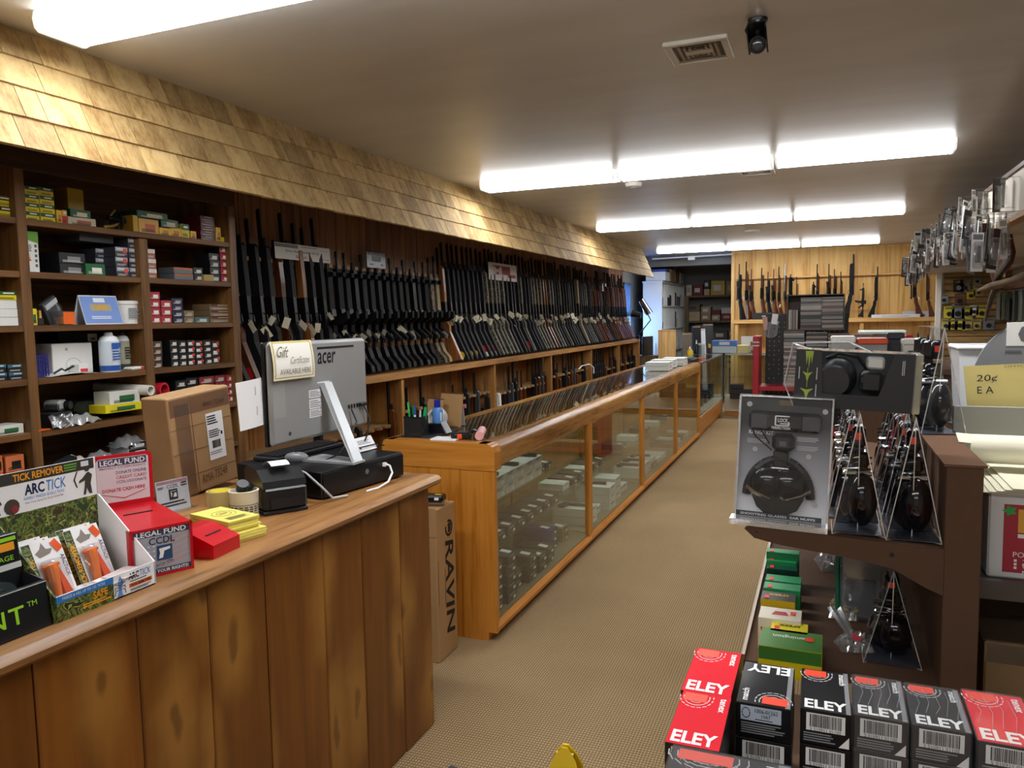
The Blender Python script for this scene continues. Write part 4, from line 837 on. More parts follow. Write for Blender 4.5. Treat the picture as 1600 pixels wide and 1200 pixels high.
dup(B0, (-1.505, 1.215, CZ+.006), 0, 'frontmost tick remover pack in the right row of the display')
for k in range(3):
    dup(B0, (-1.506-.018*k, 1.095-.006*k, CZ+.006), 0, 'tick remover pack in the left row, %s behind the front one' % nth(k)); 
    if k < 2: dup(B0, (-1.524-.018*k, 1.212-.004*k, CZ+.006), 0, 'tick remover pack in the right row, %s behind the front one' % nth(k))
LIME = pm('9ad82c', .4)
t = thing('trail_pack_display', 'black counter tray with lime green lettering at the left edge', 'display', (-1.435, .865, CZ))
M().box(-.16, 0, -.18, .175, 0, .004).build('tray_floor', INK, t); M().prism([(-.004, 0), (0, 0), (-.012, .092), (-.016, .092)], -.18, .175, 'y').build('front_panel', pm('15181c', .35), t)
for s in (-.18, .172): M().prism([(0, 0), (-.012, .092), (-.16, .12), (-.16, 0)], s, s+.003, 'y').build('side_panel', INK, t)
txt('HUNT', .155, .034, LIME, t, (-.0058, .045, .042), (0, 1, 0), (-.012, 0, .092), off=.001, bold=.01, sp=1.15); txt('TM', .02, .01, LIME, t, (-.0075, .14, .056), (0, 1, 0), (-.012, 0, .092), off=.001)
mb = M(); patch(mb, (-.0115, 0, .0895), Y3, V((-.012, 0, .092)), .35, .002); mb.build('edge_line', pm('c8d0c8'), t)
for k, (y, l) in enumerate(((.11, 'black lime-marked camera pack in the tray at the left edge, right one'), (-.06, 'black lime-marked camera pack in the tray at the left edge, left one'))):
    b = thing('camera_pack', l, 'pack', (-1.5, .86+y, CZ+.005), 0, 'packs in the black tray', ry=-.12)
    M().box(-.05, 0, -.07, .07, 0, .18, 0, .002).build('carton', pm('16191c', .3), b)
    mb = M(); patch(mb, (0, .0, .115), Y3, Z3, .138, .012, 0); patch(mb, (0, .035, .155), Y3, Z3, .05, .016, 1); patch(mb, (0, .03, .17), Y3, Z3, .07, .008, 2); mb.build('bands', [pm('d0d4d0'), pm('f0a018'), LIME], b)
    txt('PACKAGE', .07, .01, LIME, b, (0, .02, .132)); M().cyl((0, .02, .06), (.008, .02, .06), .03, n=16).cyl((.008, .02, .06), (.012, .02, .06), .018, n=14).build('camera_picture', pm('3a4444', .2), b); mb = M(); patch(mb, (-.025, .07, .15), -X3, Z3, .04, .05); mb.build('green_side', LIME, b)
# red donation boxes
t = thing('donation_box', 'large glossy red donation box with an upright red sign at its back', 'donation box', (-1.583, 1.402, CZ), -.416)
M().prism([(-.14, 0), (.13, 0), (.13, .118), (-.14, .128)], -.072, .072, 'y').build('body', REDP, t); M().box(.04-.07, .046-.07, -.035, .035, .1215, .1255).build('slot', INK, t)
F = .13
for a, b, c, d in ((-.072, .072, 0, .006), (-.072, .072, .114, .12), (-.072, -.066, 0, .12), (.066, .072, 0, .12)): M().box(F, F+.004, a, b, c, d).build('frame_edge', REDP, t)
mb = M(); patch(mb, (F, 0, .06), Y3, Z3, .132, .108, 0); 
for k in range(5): patch(mb, (F, .033, .032+k*.014), (0, 1, .25), (0, -.25, 1), .062, .006, 2, .0008)
mb.build('sign_card', [pm('a8aab4', .4), pm('3c4c6c'), pm('b89c9c')], t)
mb = M(); [patch(mb, (F, -.055+k*.012, .038+j*.012), Y3, Z3, .004, .004, 0, .0009) for k in range(4) for j in range(4)]; mb.build('stars_print', pm('d8dade'), t)
mb = M(); patch(mb, (F, 0, .106), Y3, Z3, .132, .016, 0, .001); patch(mb, (F, 0, .012), Y3, Z3, .132, .012, 0, .001); mb.build('title_band', pm('3a4668'), t)
txt('LEGAL FUND', .115, .0125, TXW, t, (F, 0, .106), off=.0022, bold=.02); txt('DEFEND YOUR RIGHTS!', .118, .008, TXW, t, (F, 0, .012), off=.0022, bold=.02)
txt('CCDL', .06, .017, NVY, t, (F, 0, .086), off=.0016, bold=.01)
mb = M(); patch(mb, (F, .005, .055), Y3, Z3, .036, .036, 0, .0016); mb.build('emblem', pm('2c4876'), t)
mb = M(); mb.prism([(-.008, .066), (.018, .068), (.018, .062), (.004, .059), (.0, .043), (-.009, .042), (-.006, .056)], F+.0022, F+.0026, 'x'); mb.build('pistol_print', TXW, t); txt('Carry On', .05, .009, NVY, t, (F, 0, .028), (0, 1, .15), (0, -.15, 1), off=.002, shear=.2)
Sx = -.125
sg = M().prism([(-.074, .12), (.074, .12), (.074, .255), (.066, .265), (-.066, .265), (-.074, .255)], Sx-.004, Sx, 'x').build('sign_board', REDP, t)
mb = M(); mb.prism([(-.064, .14), (.064, .14), (.064, .252), (.058, .256), (-.058, .256), (-.064, .25)], Sx+.0002, Sx+.0008, 'x'); mb.build('sign_face', pm('dcd4da', .4), sg)
mb = M(); patch(mb, (Sx, 0, .245), Y3, Z3, .118, .019, 0, .001); mb.build('title_band', pm('3a4668'), sg)
txt('LEGAL FUND', .11, .014, TXW, sg, (Sx, 0, .245), off=.002, bold=.02); txt('PROTECT CITIZEN RIGHTS', .112, .0055, TXN, sg, (Sx, 0, .2305), off=.0012)
txt('DONATE ONLINE', .075, .0085, NVY, sg, (Sx, .02, .217), off=.0012); txt('CREDIT CARD', .075, .0085, pm('b01c2c'), sg, (Sx, .02, .204), off=.0012); txt('CCDL.US/DONATE', .075, .0075, NVY, sg, (Sx, .02, .192), off=.0012)
txt('DONATE CASH HERE', .105, .009, pm('b01c2c'), sg, (Sx, 0, .172), off=.0012, bold=.02); mb = M(); mb.prism([(-.055, .164), (0, .147), (.055, .164), (.051, .164), (0, .149), (-.051, .164)], Sx+.001, Sx+.0015, 'x'); mb.build('arrow_print', pm('b01c2c'), sg)
t = thing('small_donation_box', 'small plain red donation box with sloped top, right of the big one', 'donation box', (-1.5, 1.53, CZ), .12)
M().prism([(-.055, 0), (.06, 0), (.06, .035), (-.02, .068), (-.055, .068)], -.055, .055, 'y').build('body', REDP, t); M().box(-.03, .03, -.002, .002, -.001, .0012, T=MX.Translation((.02, 0, .0525)) @ MX.Rotation(math.pi/2, 4, 'Z') @ MX.Rotation(.39, 4, 'X')).build('slot', INK, t)
t = thing('card_stand', 'small clear stand with a printed card in front of the parcel', 'sign', (-1.94, 1.85, CZ), -.15, ry=-.12)
M().box(-.003, 0, -.058, .058, .0, .1).build('card', CARD, t); M().box(.0005, .002, -.06, .06, .0, .102).build('clear_front', CLR, t); M().box(-.004, .04, -.06, .06, 0, .003).build('foot', CLR, t)
mb = M(); patch(mb, (0, 0, .093), Y3, Z3, .112, .01); mb.build('pink_band', pm('c89098'), t); txt('CCDL', .042, .012, INK, t, (0, 0, .079), off=.001)
mb = M(); patch(mb, (0, 0, .052), Y3, Z3, .032, .034, 0, .0008); patch(mb, (0, .001, .053), Y3, Z3, .02, .02, 1, .0013); patch(mb, (0, -.004, .047), (0, 1, -.4), (0, .4, 1), .006, .022, 0, .0018); patch(mb, (0, .003, .059), Y3, Z3, .02, .006, 0, .0018); mb.build('emblem', [INK, CARD], t)
for yy, zz, w_, h_ in ((-.042, .078, .022, .008), (.042, .08, .024, .016), (0, .022, .1, .02)):
    mb = M(); lines(mb, (0, yy, zz), Y3, Z3, w_, h_, 2, 0); mb.build('small_print', INK, t)
PYE = pm('e8dc6c', .6)
t = thing('leaflet_stack', 'stack of pale yellow leaflets with a round seal, front of counter', 'paper', (-1.565, 1.672, CZ), -.22)
for k in range(9):
    z = k*.0068; dx, dy = (R_(-.004, .006), R_(-.004, .004)) if k > 3 else (.012+R_(0, .006), .008+R_(0, .004))
    M().box(-.095+dx, .085+dx, -.05+dy, .05+dy, z, z+.0064, 0, .0008).build('leaflet_bundle', PYE, t)
mb = M()
for i in range(24): a = i*.2618; patch(mb, (-.01+.033*math.cos(a), .033*math.sin(a), .0612), (-math.sin(a), math.cos(a), 0), (-math.cos(a), -math.sin(a), 0), .009, .002)
for i in range(14): a = i*.4488; patch(mb, (-.01+.02*math.cos(a), .02*math.sin(a), .0612), (-math.sin(a), math.cos(a), 0), (-math.cos(a), -math.sin(a), 0), .008, .002)
lines(mb, (-.01, 0, .0612), Y3, -X3, .028, .012, 3); lines(mb, (.055, 0, .0612), Y3, -X3, .07, .03, 5); mb.build('seal_print', pm('8c844c'), t)
t = thing('mug', 'cream mug with black printed bands holding a dark round object', 'mug', (-1.655, 1.848, CZ))
M().lathe([(.038, 0), (.042, .004), (.044, .082), (.046, .086), (.04, .087), (.038, .02)], n=22).build('cup', pm('e6e0cc', .3), t, True)
mb = M()
for i in range(18):
    a = i*.349; o = (.0432*math.cos(a), .0432*math.sin(a), 0); u = (-math.sin(a), math.cos(a), 0); p_ = V(o)
    patch(mb, p_+V((0, 0, .046)), u, Z3, .0152, .0015, 0, .001); patch(mb, p_+V((0, 0, .018)), u, Z3, .0152, .0015, 0, .001); lines(mb, p_+V((0, 0, .032)), u, Z3, .012, .02, 3, 0, .001)
mb.build('printed_band', INK, t)
M().ball((.0, .006, .092), (.026, .026, .02), 14).cyl((.004, -.012, .09), (.016, -.02, .112), .018, n=12).build('dark_lens', BLK, t, True)
t = thing('tape_roll', 'clear packing tape roll lying on counter beside the parcel', 'tape', (-1.85, 1.955, CZ)); n = 22
mb = M(); vs = [(r*math.cos(6.2832*i/n), r*math.sin(6.2832*i/n), z) for r, z in ((.044, 0), (.044, .048), (.036, .048), (.036, 0)) for i in range(n)]
mb.add(vs, [(j*n+i, j*n+(i+1) % n, ((j+1) % 4)*n+(i+1) % n, ((j+1) % 4)*n+i) for j in range(4) for i in range(n)]); mb.build('tape', pm('c8b878', .2), t, True); M().lathe([(.0, .047), (.034, .048)], n=16).build('yellow_core', pm('e0c828', .5), t)
# receipt printer, cash drawer and all-in-one computer
PBL = pm('17181b', .35, var=.1, sc=200)
t = thing('receipt_printer', 'black receipt printer with paper curling from its top', 'printer', (-1.646, 1.985, CZ), -.57)
M().box(-.1, .1, -.07, .07, .012, .085, 0, .008).build('base', PBL, t); M().prism([(-.1, .085), (.095, .085), (.09, .105), (.03, .135), (-.07, .138), (-.1, .12)], -.069, .069, 'y').build('cover', pm('1c1d20', .3), t)
M().box(-.098, .098, -.072, .072, 0, .013, 0, .003).build('foot', BLKM, t); M().box(.098, .104, -.05, .05, .02, .05).build('front_slot', INK, t); mb = M(); patch(mb, (.03, -.069, .085), X3, Z3, .13, .002); mb.build('seam', pm('6a6c70'), t)
M().grid(lambda u, v: (-.03+.09*u, -.03+.06*v, .137+.02*math.sin(u*2.6)), 8, 2, 0, .0006).build('receipt', CARD, t, True); M().tube([(-.09, .05, .06), (-.14, .08, .03), (-.17, .04, .008)], .004, 6).build('cable', BLKM, t)
t = thing('cash_drawer', 'large black steel cash drawer under the computer', 'cash drawer', (-1.73, 2.355, CZ), -.14)
M().box(-.21, .205, -.218, .218, .004, .096, 0, .004).build('case', PBL, t); dw = M().box(.206, .212, -.214, .214, .008, .09, 0, .002).build('drawer', pm('141518', .3), t); M().cyl((.212, 0, .06), (.216, 0, .06), .01, n=12).build('lock', CHR, dw)
for s in (-1, 1): M().box(-.19, .19, s*.2-.01, s*.2+.01, 0, .005).build('foot', BLKM, t)
mb = M(); patch(mb, (.05, .19, .096), X3, Y3, .09, .03); mb.build('paper_slot', pm('3c3e42', .3), t)
GRM = pm('9c9d9c', .45, .25); ALS = pm('c0c4c8', .3, .35)
mz = .0
t = thing('all_in_one_computer', 'silver grey all-in-one computer seen from behind, on the cash drawer', 'computer', (-1.68, 2.31, CZ+.097))
bs_ = M().box(-.022, 0, -.288, .288, .092, .436, 0, .012).build('back_shell', GRM, t, True); M().box(-.034, -.022, -.29, .29, .09, .438, 0, .004).build('screen_bezel', BLK, t)
M().box(-.001, .0006, -.03, .2, .404, .412).build('vent_slot', INK, t); txt('acer', .11, .042, INK, bs_, (0, .025, .372), shear=.12, bold=.012, off=.001)
mb = M(); patch(mb, (0, -.246, .26), Y3, Z3, .062, .15); mb.build('side_cover', pm('a6a7a5', .45, .2), t)
for z, h in ((.248, .028), (.212, .034), (.178, .028)):
    mb = M(); patch(mb, (0, -.052, z), Y3, Z3, .07, h); lines(mb, (0, -.052, z), Y3, Z3, .06, h*.8, 4, 1); mb.build('sticker', [CARD, pm('8a8c90')], bs_, label='white sticker')
M().cyl((0, -.2, .125), (.002, -.2, .125), .007, n=12).build('lock_slot', CHR, t)
mb = M(); patch(mb, (0, .0, .285), Y3, Z3, .075, .004, 0, .0008); mb.build('hinge_slot', pm('e8e8e8', .3), t)
sl = V((.145, -.035, -.27)).normalized(); M().add([(.0, -.022, .275), (.0, .022, .275), (.02, .022, .285), (.02, -.022, .285), (.145, -.055, .012), (.145, .0, .012), (.16, .0, .0), (.16, -.055, .0)], [(0, 1, 5, 4), (3, 7, 6, 2), (0, 4, 7, 3), (1, 2, 6, 5), (0, 3, 2, 1), (4, 5, 6, 7)]).build('stand_leg', ALS, t)
M().prism([(.16, -.065), (.16, .01), (-.06, .06), (-.075, -.06)], 0, .008, 'z').build('stand_foot', ALS, t)
mb = M(); [mb.box(0, .003, .15+k*.018, .158+k*.018, .17, .185) for k in range(4)]; mb.box(0, .02, .215, .25, .172, .186, 0, .003); mb.build('ports', INK, bs_)
for y, k in ((.155, .1), (.245, .04)): M().tube([(.01, y, .17), (.03, y+.005, .12), (.035, y-k*.6, .06), (.02, y-k, .015), (.03, y-k*2, .006)], .003, 6).build('cable', INK, t, True)
t = thing('certificate_sign', 'cream gift certificate sign draped over the computer top left corner', 'sign', (-1.68, 2.132, CZ+.097))
def drape(u, v, o=0.0):
    s = v*.142
    if s < .014: return (-.008+.014*(s/.014)+o*.5, -.112+.218*u, .4385+o+.001*s)
    k = (s-.014)/.128; return (.005+.012*math.sin(k*2.2)+o, -.112+.218*u, .437-.126*k+.0)
M().grid(drape, 4, 12, 0, .001).build('border', pm('c8b878', .5), t, True)
M().grid(lambda u, v: drape(.06+.88*u, .13+.8*v, .0012), 4, 12, 0, .0004).build('paper', pm('f0eee6', .5), t, True)
M().grid(lambda u, v: drape(.0+.025*u, v, .0014), 1, 12).grid(lambda u, v: drape(.975+.025*u, v, .0014), 1, 12).grid(lambda u, v: drape(u, .96+.04*v, .0014), 4, 1).build('edge', pm('f0ead0', .5), t)
TG = pm('7c765c', .5)
txt('Gift', .06, .036, TG, t, (.017, -.065, .405), (0, 1, -.04), (.03, 0, 1), shear=.35, off=.003); txt('Certificates', .1, .024, TG, t, (.02, .022, .375), (0, 1, 0), (.0, 0, 1), shear=.35, off=.003); txt('AVAILABLE HERE', .165, .018, TG, t, (.018, .0, .338), (0, 1, 0), (-.05, 0, 1), off=.003)
a = P(368, 615, x=-1.715)
t = thing('paper_sheet', 'plain white sheet taped to the left edge of the computer', 'paper', (-1.714, 2.02, 1.265)); w = 2.02-a.y
M().grid(lambda u, v: (.004*math.sin(u*3), -w*u+.012*v, .155*(1-v)-.008*u), 6, 3, 0, .001).build('sheet', CARD, t); mb = M(); lines(mb, (.003, -.035, .115), Z3, -Y3, .03, .006, 2); lines(mb, (.003, -.03, .05), Z3, -Y3, .03, .006, 2); mb.build('faint_print', pm('b4b6ba'), t)
t = thing('keyboard', 'black keyboard on the cash drawer behind the computer foot', 'keyboard', (-1.865, 2.4, CZ+.097), -.05); M().box(-.06, .06, -.19, .19, 0, .016, 0, .004).build('base', BLKM, t)
mb = M(); [mb.box(-.05+r*.021, -.034+r*.021, -.18+c*.0185, -.165+c*.0185, .016, .022) for r in range(5) for c in range(19)]; mb.build('keys', pm('232428', .5), t)['kind'] = 'stuff'
a = P(458, 712, z=1.1); t = thing('mouse', 'grey computer mouse beside the stand foot on the drawer', 'mouse', (-1.77, 2.255, CZ+.097), .3); M().ball((0, 0, .014), (.045, .028, .02), 12).build('shell', pm('8a8c90', .3), t, True)
M().lathe([(.006, .03), (.006, .036)], n=8).build('wheel', BLK, t); M().tube([(-.04, 0, .01), (-.07, .02, .006), (-.06, .08, .006), (-.02, .1, .006)], .0025, 5).build('cable', BLK, t)
t = thing('card_holder', 'small white card on a black wire holder on the cash drawer', 'sign', (-1.63, 2.515, CZ+.097), -.1, ry=-.55); M().box(-.002, 0, -.055, .055, .004, .062).build('card', CARD, t); mb = M(); lines(mb, (0, 0, .04), Y3, Z3, .08, .02, 3); mb.build('print', pm('a0a4a8'), t)
M().tube([(.012, -.05, .01), (.006, -.05, .02), (.006, .05, .02), (.012, .05, .01), (.04, .05, -.004)], .0025, 5).build('wire', BLK, t)
t = thing('white_cable', 'white cable looping down the front of the cash drawer', 'cable', (-1.5, 2.42, CZ)); M().tube([(.006, -.0, .07), (.02, .0, .066), (.03, .0, .04), (.03, -.03, .012), (.03, -.1, .004), (.02, -.16, .004)], .004, 6).build('wire', CARD, t, True); M().box(-.012, .004, -.006, .006, .062, .076).build('plug', CARD, t)
t = thing('power_lead', 'white lead running from the printer across to the drawer', 'cable', (-1.56, 2.08, CZ)); M().tube([(-.09, -.015, .12), (-.03, -.01, .1), (.03, .0, .05), (.045, .03, .012), (.055, .1, .005)], .004, 6).build('wire', pm('b8babc', .4), t, True)
# taped parcel
KRAFT = pm('a8845c', .7, var=.12, sc=8); TAPE = glass('ece0c8', .08, .7, .15, haze=.05, name='parcel_tape')
t = thing('cardboard_parcel', 'taped brown cardboard parcel standing upright on the counter with a shipping label', 'parcel', (-2.09, 2.1, CZ), -.03, rx=.085)
T_ = MX.Translation((0, 0, .012))
M().box(-.06, .06, -.142, .142, .0, .352, 0, .004, T=T_).build('box', KRAFT, t)
mb = M(); [mb.box(.0602, .0612, -.14, .14, z, z+.002) for z in (.08, .165, .25)]; mb.box(.0602, .0612, -.045, -.043, .012, .36); mb.build('creases', pm('7c5a38', .7), t)
mb = M(); patch(mb, (.061, .0, .325), Y3, Z3, .27, .06); patch(mb, (.061, -.085, .17), Y3, Z3, .06, .33, 0, .0008); mb.build('tape_strip', TAPE, t)
mb = M(); patch(mb, (.061, .055, .195), Y3, Z3, .078, .17, 0, .0014); lines(mb, (.061, .045, .255), Y3, Z3, .05, .035, 4, 1, .002); lines(mb, (.061, .05, .205), Y3, Z3, .055, .03, 4, 1, .002); bars(mb, (.061, .053, .165), Y3, Z3, .04, .028, 18, 1, .002); patch(mb, (.061, .082, .2), Y3, Z3, .008, .012, 1, .002); lines(mb, (.061, .05, .135), Y3, Z3, .06, .014, 2, 2, .002); mb.build('shipping_label', [CARD, INK, pm('8c9096')], t)
SCR = pm('5c3c22', .7); txt('RMA 73248', .1, .016, SCR, t, (.061, .06, .316), (0, 1, 0), (0, 0, 1), off=.002, shear=.2); txt('RMA 73248', .12, .03, SCR, t, (.061, .03, .058), (0, 1, .06), (0, -.06, 1), off=.002, shear=.2)
# ------------------------------------------------------------------ carton on the floor
t = thing('tall_carton', 'tall brown carton with black vertical lettering standing between counter and case', 'carton', (-1.75, 3.165, 0))
KR2 = pm('b08a5c', .65, var=.06, sc=6)
M().box(-.11, .11, -.098, .098, 0, .728, 0, .004).build('box', KR2, t); M().box(-.115, .11, -.0995, -.098, .6, .735).build('flap', KR2, t); mb = M(); mb.box(-.11, .1105, -.001, .001, .7282, .7288); mb.build('top_seam', pm('5c4228'), t)
IK = pm('1c1a18', .6)
txt('RAVIN', .46, .085, IK, t, (.11, .028, .33), (0, 0, -1), (0, 1, 0), bold=.02, shear=.12, off=.001)
mb = M()
for i in range(28):
    a = i*.2244
    if not 1.9 < a < 2.9: patch(mb, (.11, .028+.032*math.cos(a), .615+.034*math.sin(a)), (0, -math.sin(a), math.cos(a)), (0, -math.cos(a), -math.sin(a)), .009, .011, 0, .001)
mb.prism([(.012, .6), (.03, .59), (.05, .605), (.046, .615), (.05, .63), (.03, .642), (.012, .63), (.022, .622), (.018, .615), (.022, .608)], .1112, .1116, 'x'); mb.build('emblem', IK, t)
mb = M(); lines(mb, (.11, -.02, .33), -Z3, Y3, .2, .006, 1); lines(mb, (.11, -.088, .36), -Z3, Y3, .25, .006, 1); mb.build('small_print', IK, t)
t = thing('small_black_case', 'small black and yellow pack lying on the tall carton', 'pack', (-1.7, 3.15, .737), .2); M().box(-.06, .06, -.035, .035, .012, .044, 0, .008).build('body', BLK, t); M().box(-.07, .07, -.045, .045, 0, .012, 0, .002).build('clear_tray', CLR, t); mb = M(); patch(mb, (.03, .0, .044), X3, Y3, .03, .014, 0); patch(mb, (.03, -.0352, .03), X3, Z3, .02, .012, 1); mb.build('sticker', [pm('e0d040'), CARD], t)
# ------------------------------------------------------------------ on the near display case
DZ = .993
t = thing('pen_cup', 'black mesh pen cup on the near end of the display case', 'pen holder', (-1.99, 3.53, DZ))
M().box(-.05, .05, -.04, .04, 0, .004).build('base', BLK, t)
for a, b, c, d in ((-.05, .05, -.041, -.038), (-.05, .05, .038, .041), (-.051, -.048, -.04, .04), (.048, .051, -.04, .04)): M().box(a, b, c, d, 0, .1).build('mesh_side', glass('50545a', .05, .5, .1, haze=.03, name='smoked_mesh'), t)
M().box(-.052, .052, -.042, -.037, .097, .103).box(-.052, .052, .037, .042, .097, .103).box(-.052, -.047, -.04, .04, .097, .103).box(.047, .052, -.04, .04, .097, .103).build('rim', BLK, t)
for x, y, c, h, r_, l in ((-.03, 0, '2ca84c', .17, .006, 'green marker with pale cap, leftmost in the pen cup'), (-.015, .015, '1c8a3c', .15, .007, 'dark green marker in the pen cup'), (.0, -.01, 'e4e8ec', .15, .006, 'white marker with blue cap in the pen cup'), (.02, .0, 'c4ccd0', .13, .006, 'silver grey pen in the pen cup'), (.035, .015, '18a860', .145, .009, 'thick green highlighter, rightmost in the pen cup')):
    b = thing('marker_pen', l, 'pen', (-1.99+x, 3.53+y, DZ+.005), 0, 'pens in the cup', ry=x*3)
    M().cyl((0, 0, 0), (0, 0, h*.7), r_, n=8).build('barrel', pm(c, .35), b, True); M().cyl((0, 0, h*.7), (0, 0, h), r_*1.1, r_*.8, 8).build('cap', pm({'e4e8ec': '2450a0', '2ca84c': '3cc85c'}.get(c, c), .3), b, True)
t = thing('sanitizer_bottle', 'blue hand sanitizer bottle with dark blue cap on a black stand', 'bottle', (-1.93, 3.66, DZ+.05))
M().lathe([(.026, 0), (.03, .006), (.03, .07), (.022, .085)], n=16, sy=.7).build('bottle', pm('5c90d8', .1, coat=.5), t, True); M().lathe([(.016, .085), (.018, .09), (.016, .125)], n=14).build('cap', pm('1c2ca0', .3), t, True); M().box(.02, .0285, -.015, .015, .01, .06, 0, .004).build('label', pm('dce4f0', .3), t)
t = thing('phone_stand', 'black wedge holder under the sanitizer bottle', 'stand', (-1.93, 3.66, DZ)); M().prism([(-.05, 0), (.06, 0), (.03, .049), (-.05, .049)], -.035, .035, 'y').build('wedge', BLK, t); M().prism([(.062, .0), (.07, .0), (.035, .06), (.03, .06)], -.03, .03, 'y').build('grey_plate', pm('8a8e94', .3), t)
t = thing('tape_gun', 'white and grey tape dispenser behind the pen cup', 'dispenser', (-2.0, 3.79, DZ)); n = 20; mb = M(); vs = [(r*math.cos(6.2832*i/n), y, .06+r*math.sin(6.2832*i/n)) for r, y in ((.055, -.02), (.055, .02), (.042, .02), (.042, -.02)) for i in range(n)]
mb.add(vs, [(j*n+i, j*n+(i+1) % n, ((j+1) % 4)*n+(i+1) % n, ((j+1) % 4)*n+i) for j in range(4) for i in range(n)]); mb.build('tape_ring', pm('d4d6d8', .3), t, True); M().box(-.06, .06, -.025, .025, 0, .012, 0, .003).build('foot', GREY, t)
for a, w_, h_, y_, l in ((-2.06, .06, .16, 3.86, 'tan cardboard divider behind the pen cup'), (-1.98, .085, .19, 3.9, 'larger kraft cardboard folder behind the sanitizer')):
    t = thing('cardboard_folder', l, 'folder', (a, y_, DZ), -.3, rx=-.15); M().box(-w_, w_, -.004, .004, 0, h_, 0, .001).build('board', KR2, t); M().box(-w_, w_, -.0052, .0052, h_-.006, h_).build('dark_edge', pm('5a4028'), t)
t = thing('pink_handset', 'pink and grey plastic gadget at the back edge of the case', 'gadget', (-1.93, 3.95, DZ), .3); M().cyl((-.05, 0, .1), (.03, 0, .11), .014, .012, 10).build('pink_grip', pm('d87c8c', .4), t, True); M().prism([(-.01, 0), (.02, 0), (.015, .1), (-.005, .1)], -.01, .01, 'y').build('post', GREY, t)
t = thing('black_counter_mat', 'black rubber mat on the display case under the pen cup', 'mat', (-1.97, 3.62, .99)); M().box(-.1, .1, -.17, .22, 0, .0028).build('mat', BLKM, t)
t = thing('note_pad', 'white paper pad at the near end of the display case', 'paper', (-1.77, 3.44, DZ), .05); M().box(-.07, .07, -.04, .05, 0, .008, 0, .001).build('pad', CARD, t)
t = thing('trigger_lock', 'black tool with a bright orange tag beside the pink roll', 'tool', (-1.7, 3.47, DZ+.001), .5); M().box(-.05, .05, -.025, .03, 0, .035, 0, .01).build('body', BLK, t, True); M().tube([(.03, -.02, .03), (.06, -.03, .05), (.08, .0, .04), (.06, .03, .03)], .006, 6).build('hook', BLK, t, True); M().box(-.02, .005, -.03, -.02, .005, .03, 0, .003).build('orange_tag', pm('e8501c'), t)
t = thing('pink_roll', 'pale pink paper roll lying on the display case end', 'roll', (-1.63, 3.56, DZ+.022), .35); M().cyl((0, -.1, 0), (0, .1, 0), .022, n=16).build('roll', pm('e8a8a8', .5), t, True)
# ------------------------------------------------------------------ inside the display cases
WBX = pm('d8dad4', .5); BBX = pm('17181b', .4); PUR = pm('3c3478', .5); TNB = pm('8c7c54', .6)
def goods(y, x, z, w, d, h, m, lab, grp, tags=1, gun_=0, prt=True):
    t = thing('pistol_box' if m is not WBX else 'white_box', lab, 'box', (x, y, z), R_(-.04, .04), grp)
    M().box(-d/2, d/2, -w/2, w/2, 0, h*.55, 0, .0015).build('base', m, t); M().box(-d/2-.001, d/2+.001, -w/2-.001, w/2+.001, h*.56, h-.001, 0, .0015).build('lid', m, t)
    if prt:
        mb = M(); lines(mb, (d/2+.001, 0, h*.78), Y3, Z3, w*.6, h*.3, 2, 0); patch(mb, (d/2, w*.25, h*.28), Y3, Z3, w*.25, h*.3, 1); mb.build('print', [pm('9a9c9c' if m is BBX else '6c7074'), WHP], t)
    if tags: M().box(-.01, .05, -.02, .02, -.0006, .0006, T=MX.Translation((d*.2, R_(-.02, .02), h+.004)) @ MX.Rotation(.12, 4, 'Y')).build('price_tag', TAGW, t)
    if gun_:
        M().prism([(-.09, .0), (.09, .0), (.09, .028), (-.09, .028)], 0, .02, 'z', T=MX.Translation((0, -.02, h))).build('pistol_slide', pm('24262a', .35), t); M().prism([(-.085, .0), (-.04, 0), (-.055, -.08), (-.1, -.075)], 0, .022, 'z', T=MX.Translation((0, -.02, h))).build('pistol_grip', BLKM, t)
    return t
S1, S2, DK = .5686, .3386, .1006
for k in range(5):
    for j in range(2): goods(4.01+k*.158, -1.82, S1+j*.066, .15, .2, .064, WBX, 'white box, %s along the upper glass shelf, %s layer' % (nth(k), ['lower', 'upper'][j]), 'white boxes on the upper glass shelf', 0, j == 1 and k % 2 == 0)
for k in range(8): goods(3.78+k*.155, -1.78, S2, .14, .19, .055, BBX, 'black pistol box with white tag, %s along the lower glass shelf' % nth(k), 'black boxes on the lower glass shelf')
for k in range(2): goods(4.8+k*.13, -1.84, S1, .12, .18, .04, BBX, 'black pistol box beyond the white ones on upper shelf, %s' % nth(k), 'black boxes on the upper glass shelf')
for k, (y, x, n) in enumerate(((3.52, -1.63, 5), (3.68, -1.62, 5), (3.86, -1.66, 2), (4.02, -1.63, 3), (4.2, -1.63, 2), (4.36, -1.64, 2), (3.7, -1.86, 4), (3.95, -1.88, 4))):
    for j in range(n): goods(y, x, DK+j*.052, .13 if k else .12, .2, .05, BBX, 'black pistol box on the near case floor, %s stack, %s up' % (nth(k), nth(j)), 'black boxes on the case floor', j == n-1)
for j in range(3): goods(4.62, -1.74, DK+j*.046, .13, .26, .045, PUR, 'dark purple box on the near case floor, %s up' % nth(j), 'purple boxes', j == 2)
for j in range(2): goods(4.83, -1.7, DK+j*.05, .12, .2, .048, TNB, 'olive tan box beside the purple ones, %s up' % nth(j), 'olive tan boxes', j == 1)
for k, (y, x, n, g) in enumerate(((5.3, -1.68, 2, 1), (5.55, -1.72, 1, 1), (5.78, -1.66, 3, 1), (6.1, -1.7, 3, 0), (6.4, -1.72, 1, 1))):
    for j in range(n): goods(y, x, DK+j*.062, .2, .28, .06, WBX, 'white box on the second case floor, %s stack, %s up' % (nth(k), nth(j)), 'white boxes in the second case', 0, j == n-1 and g)
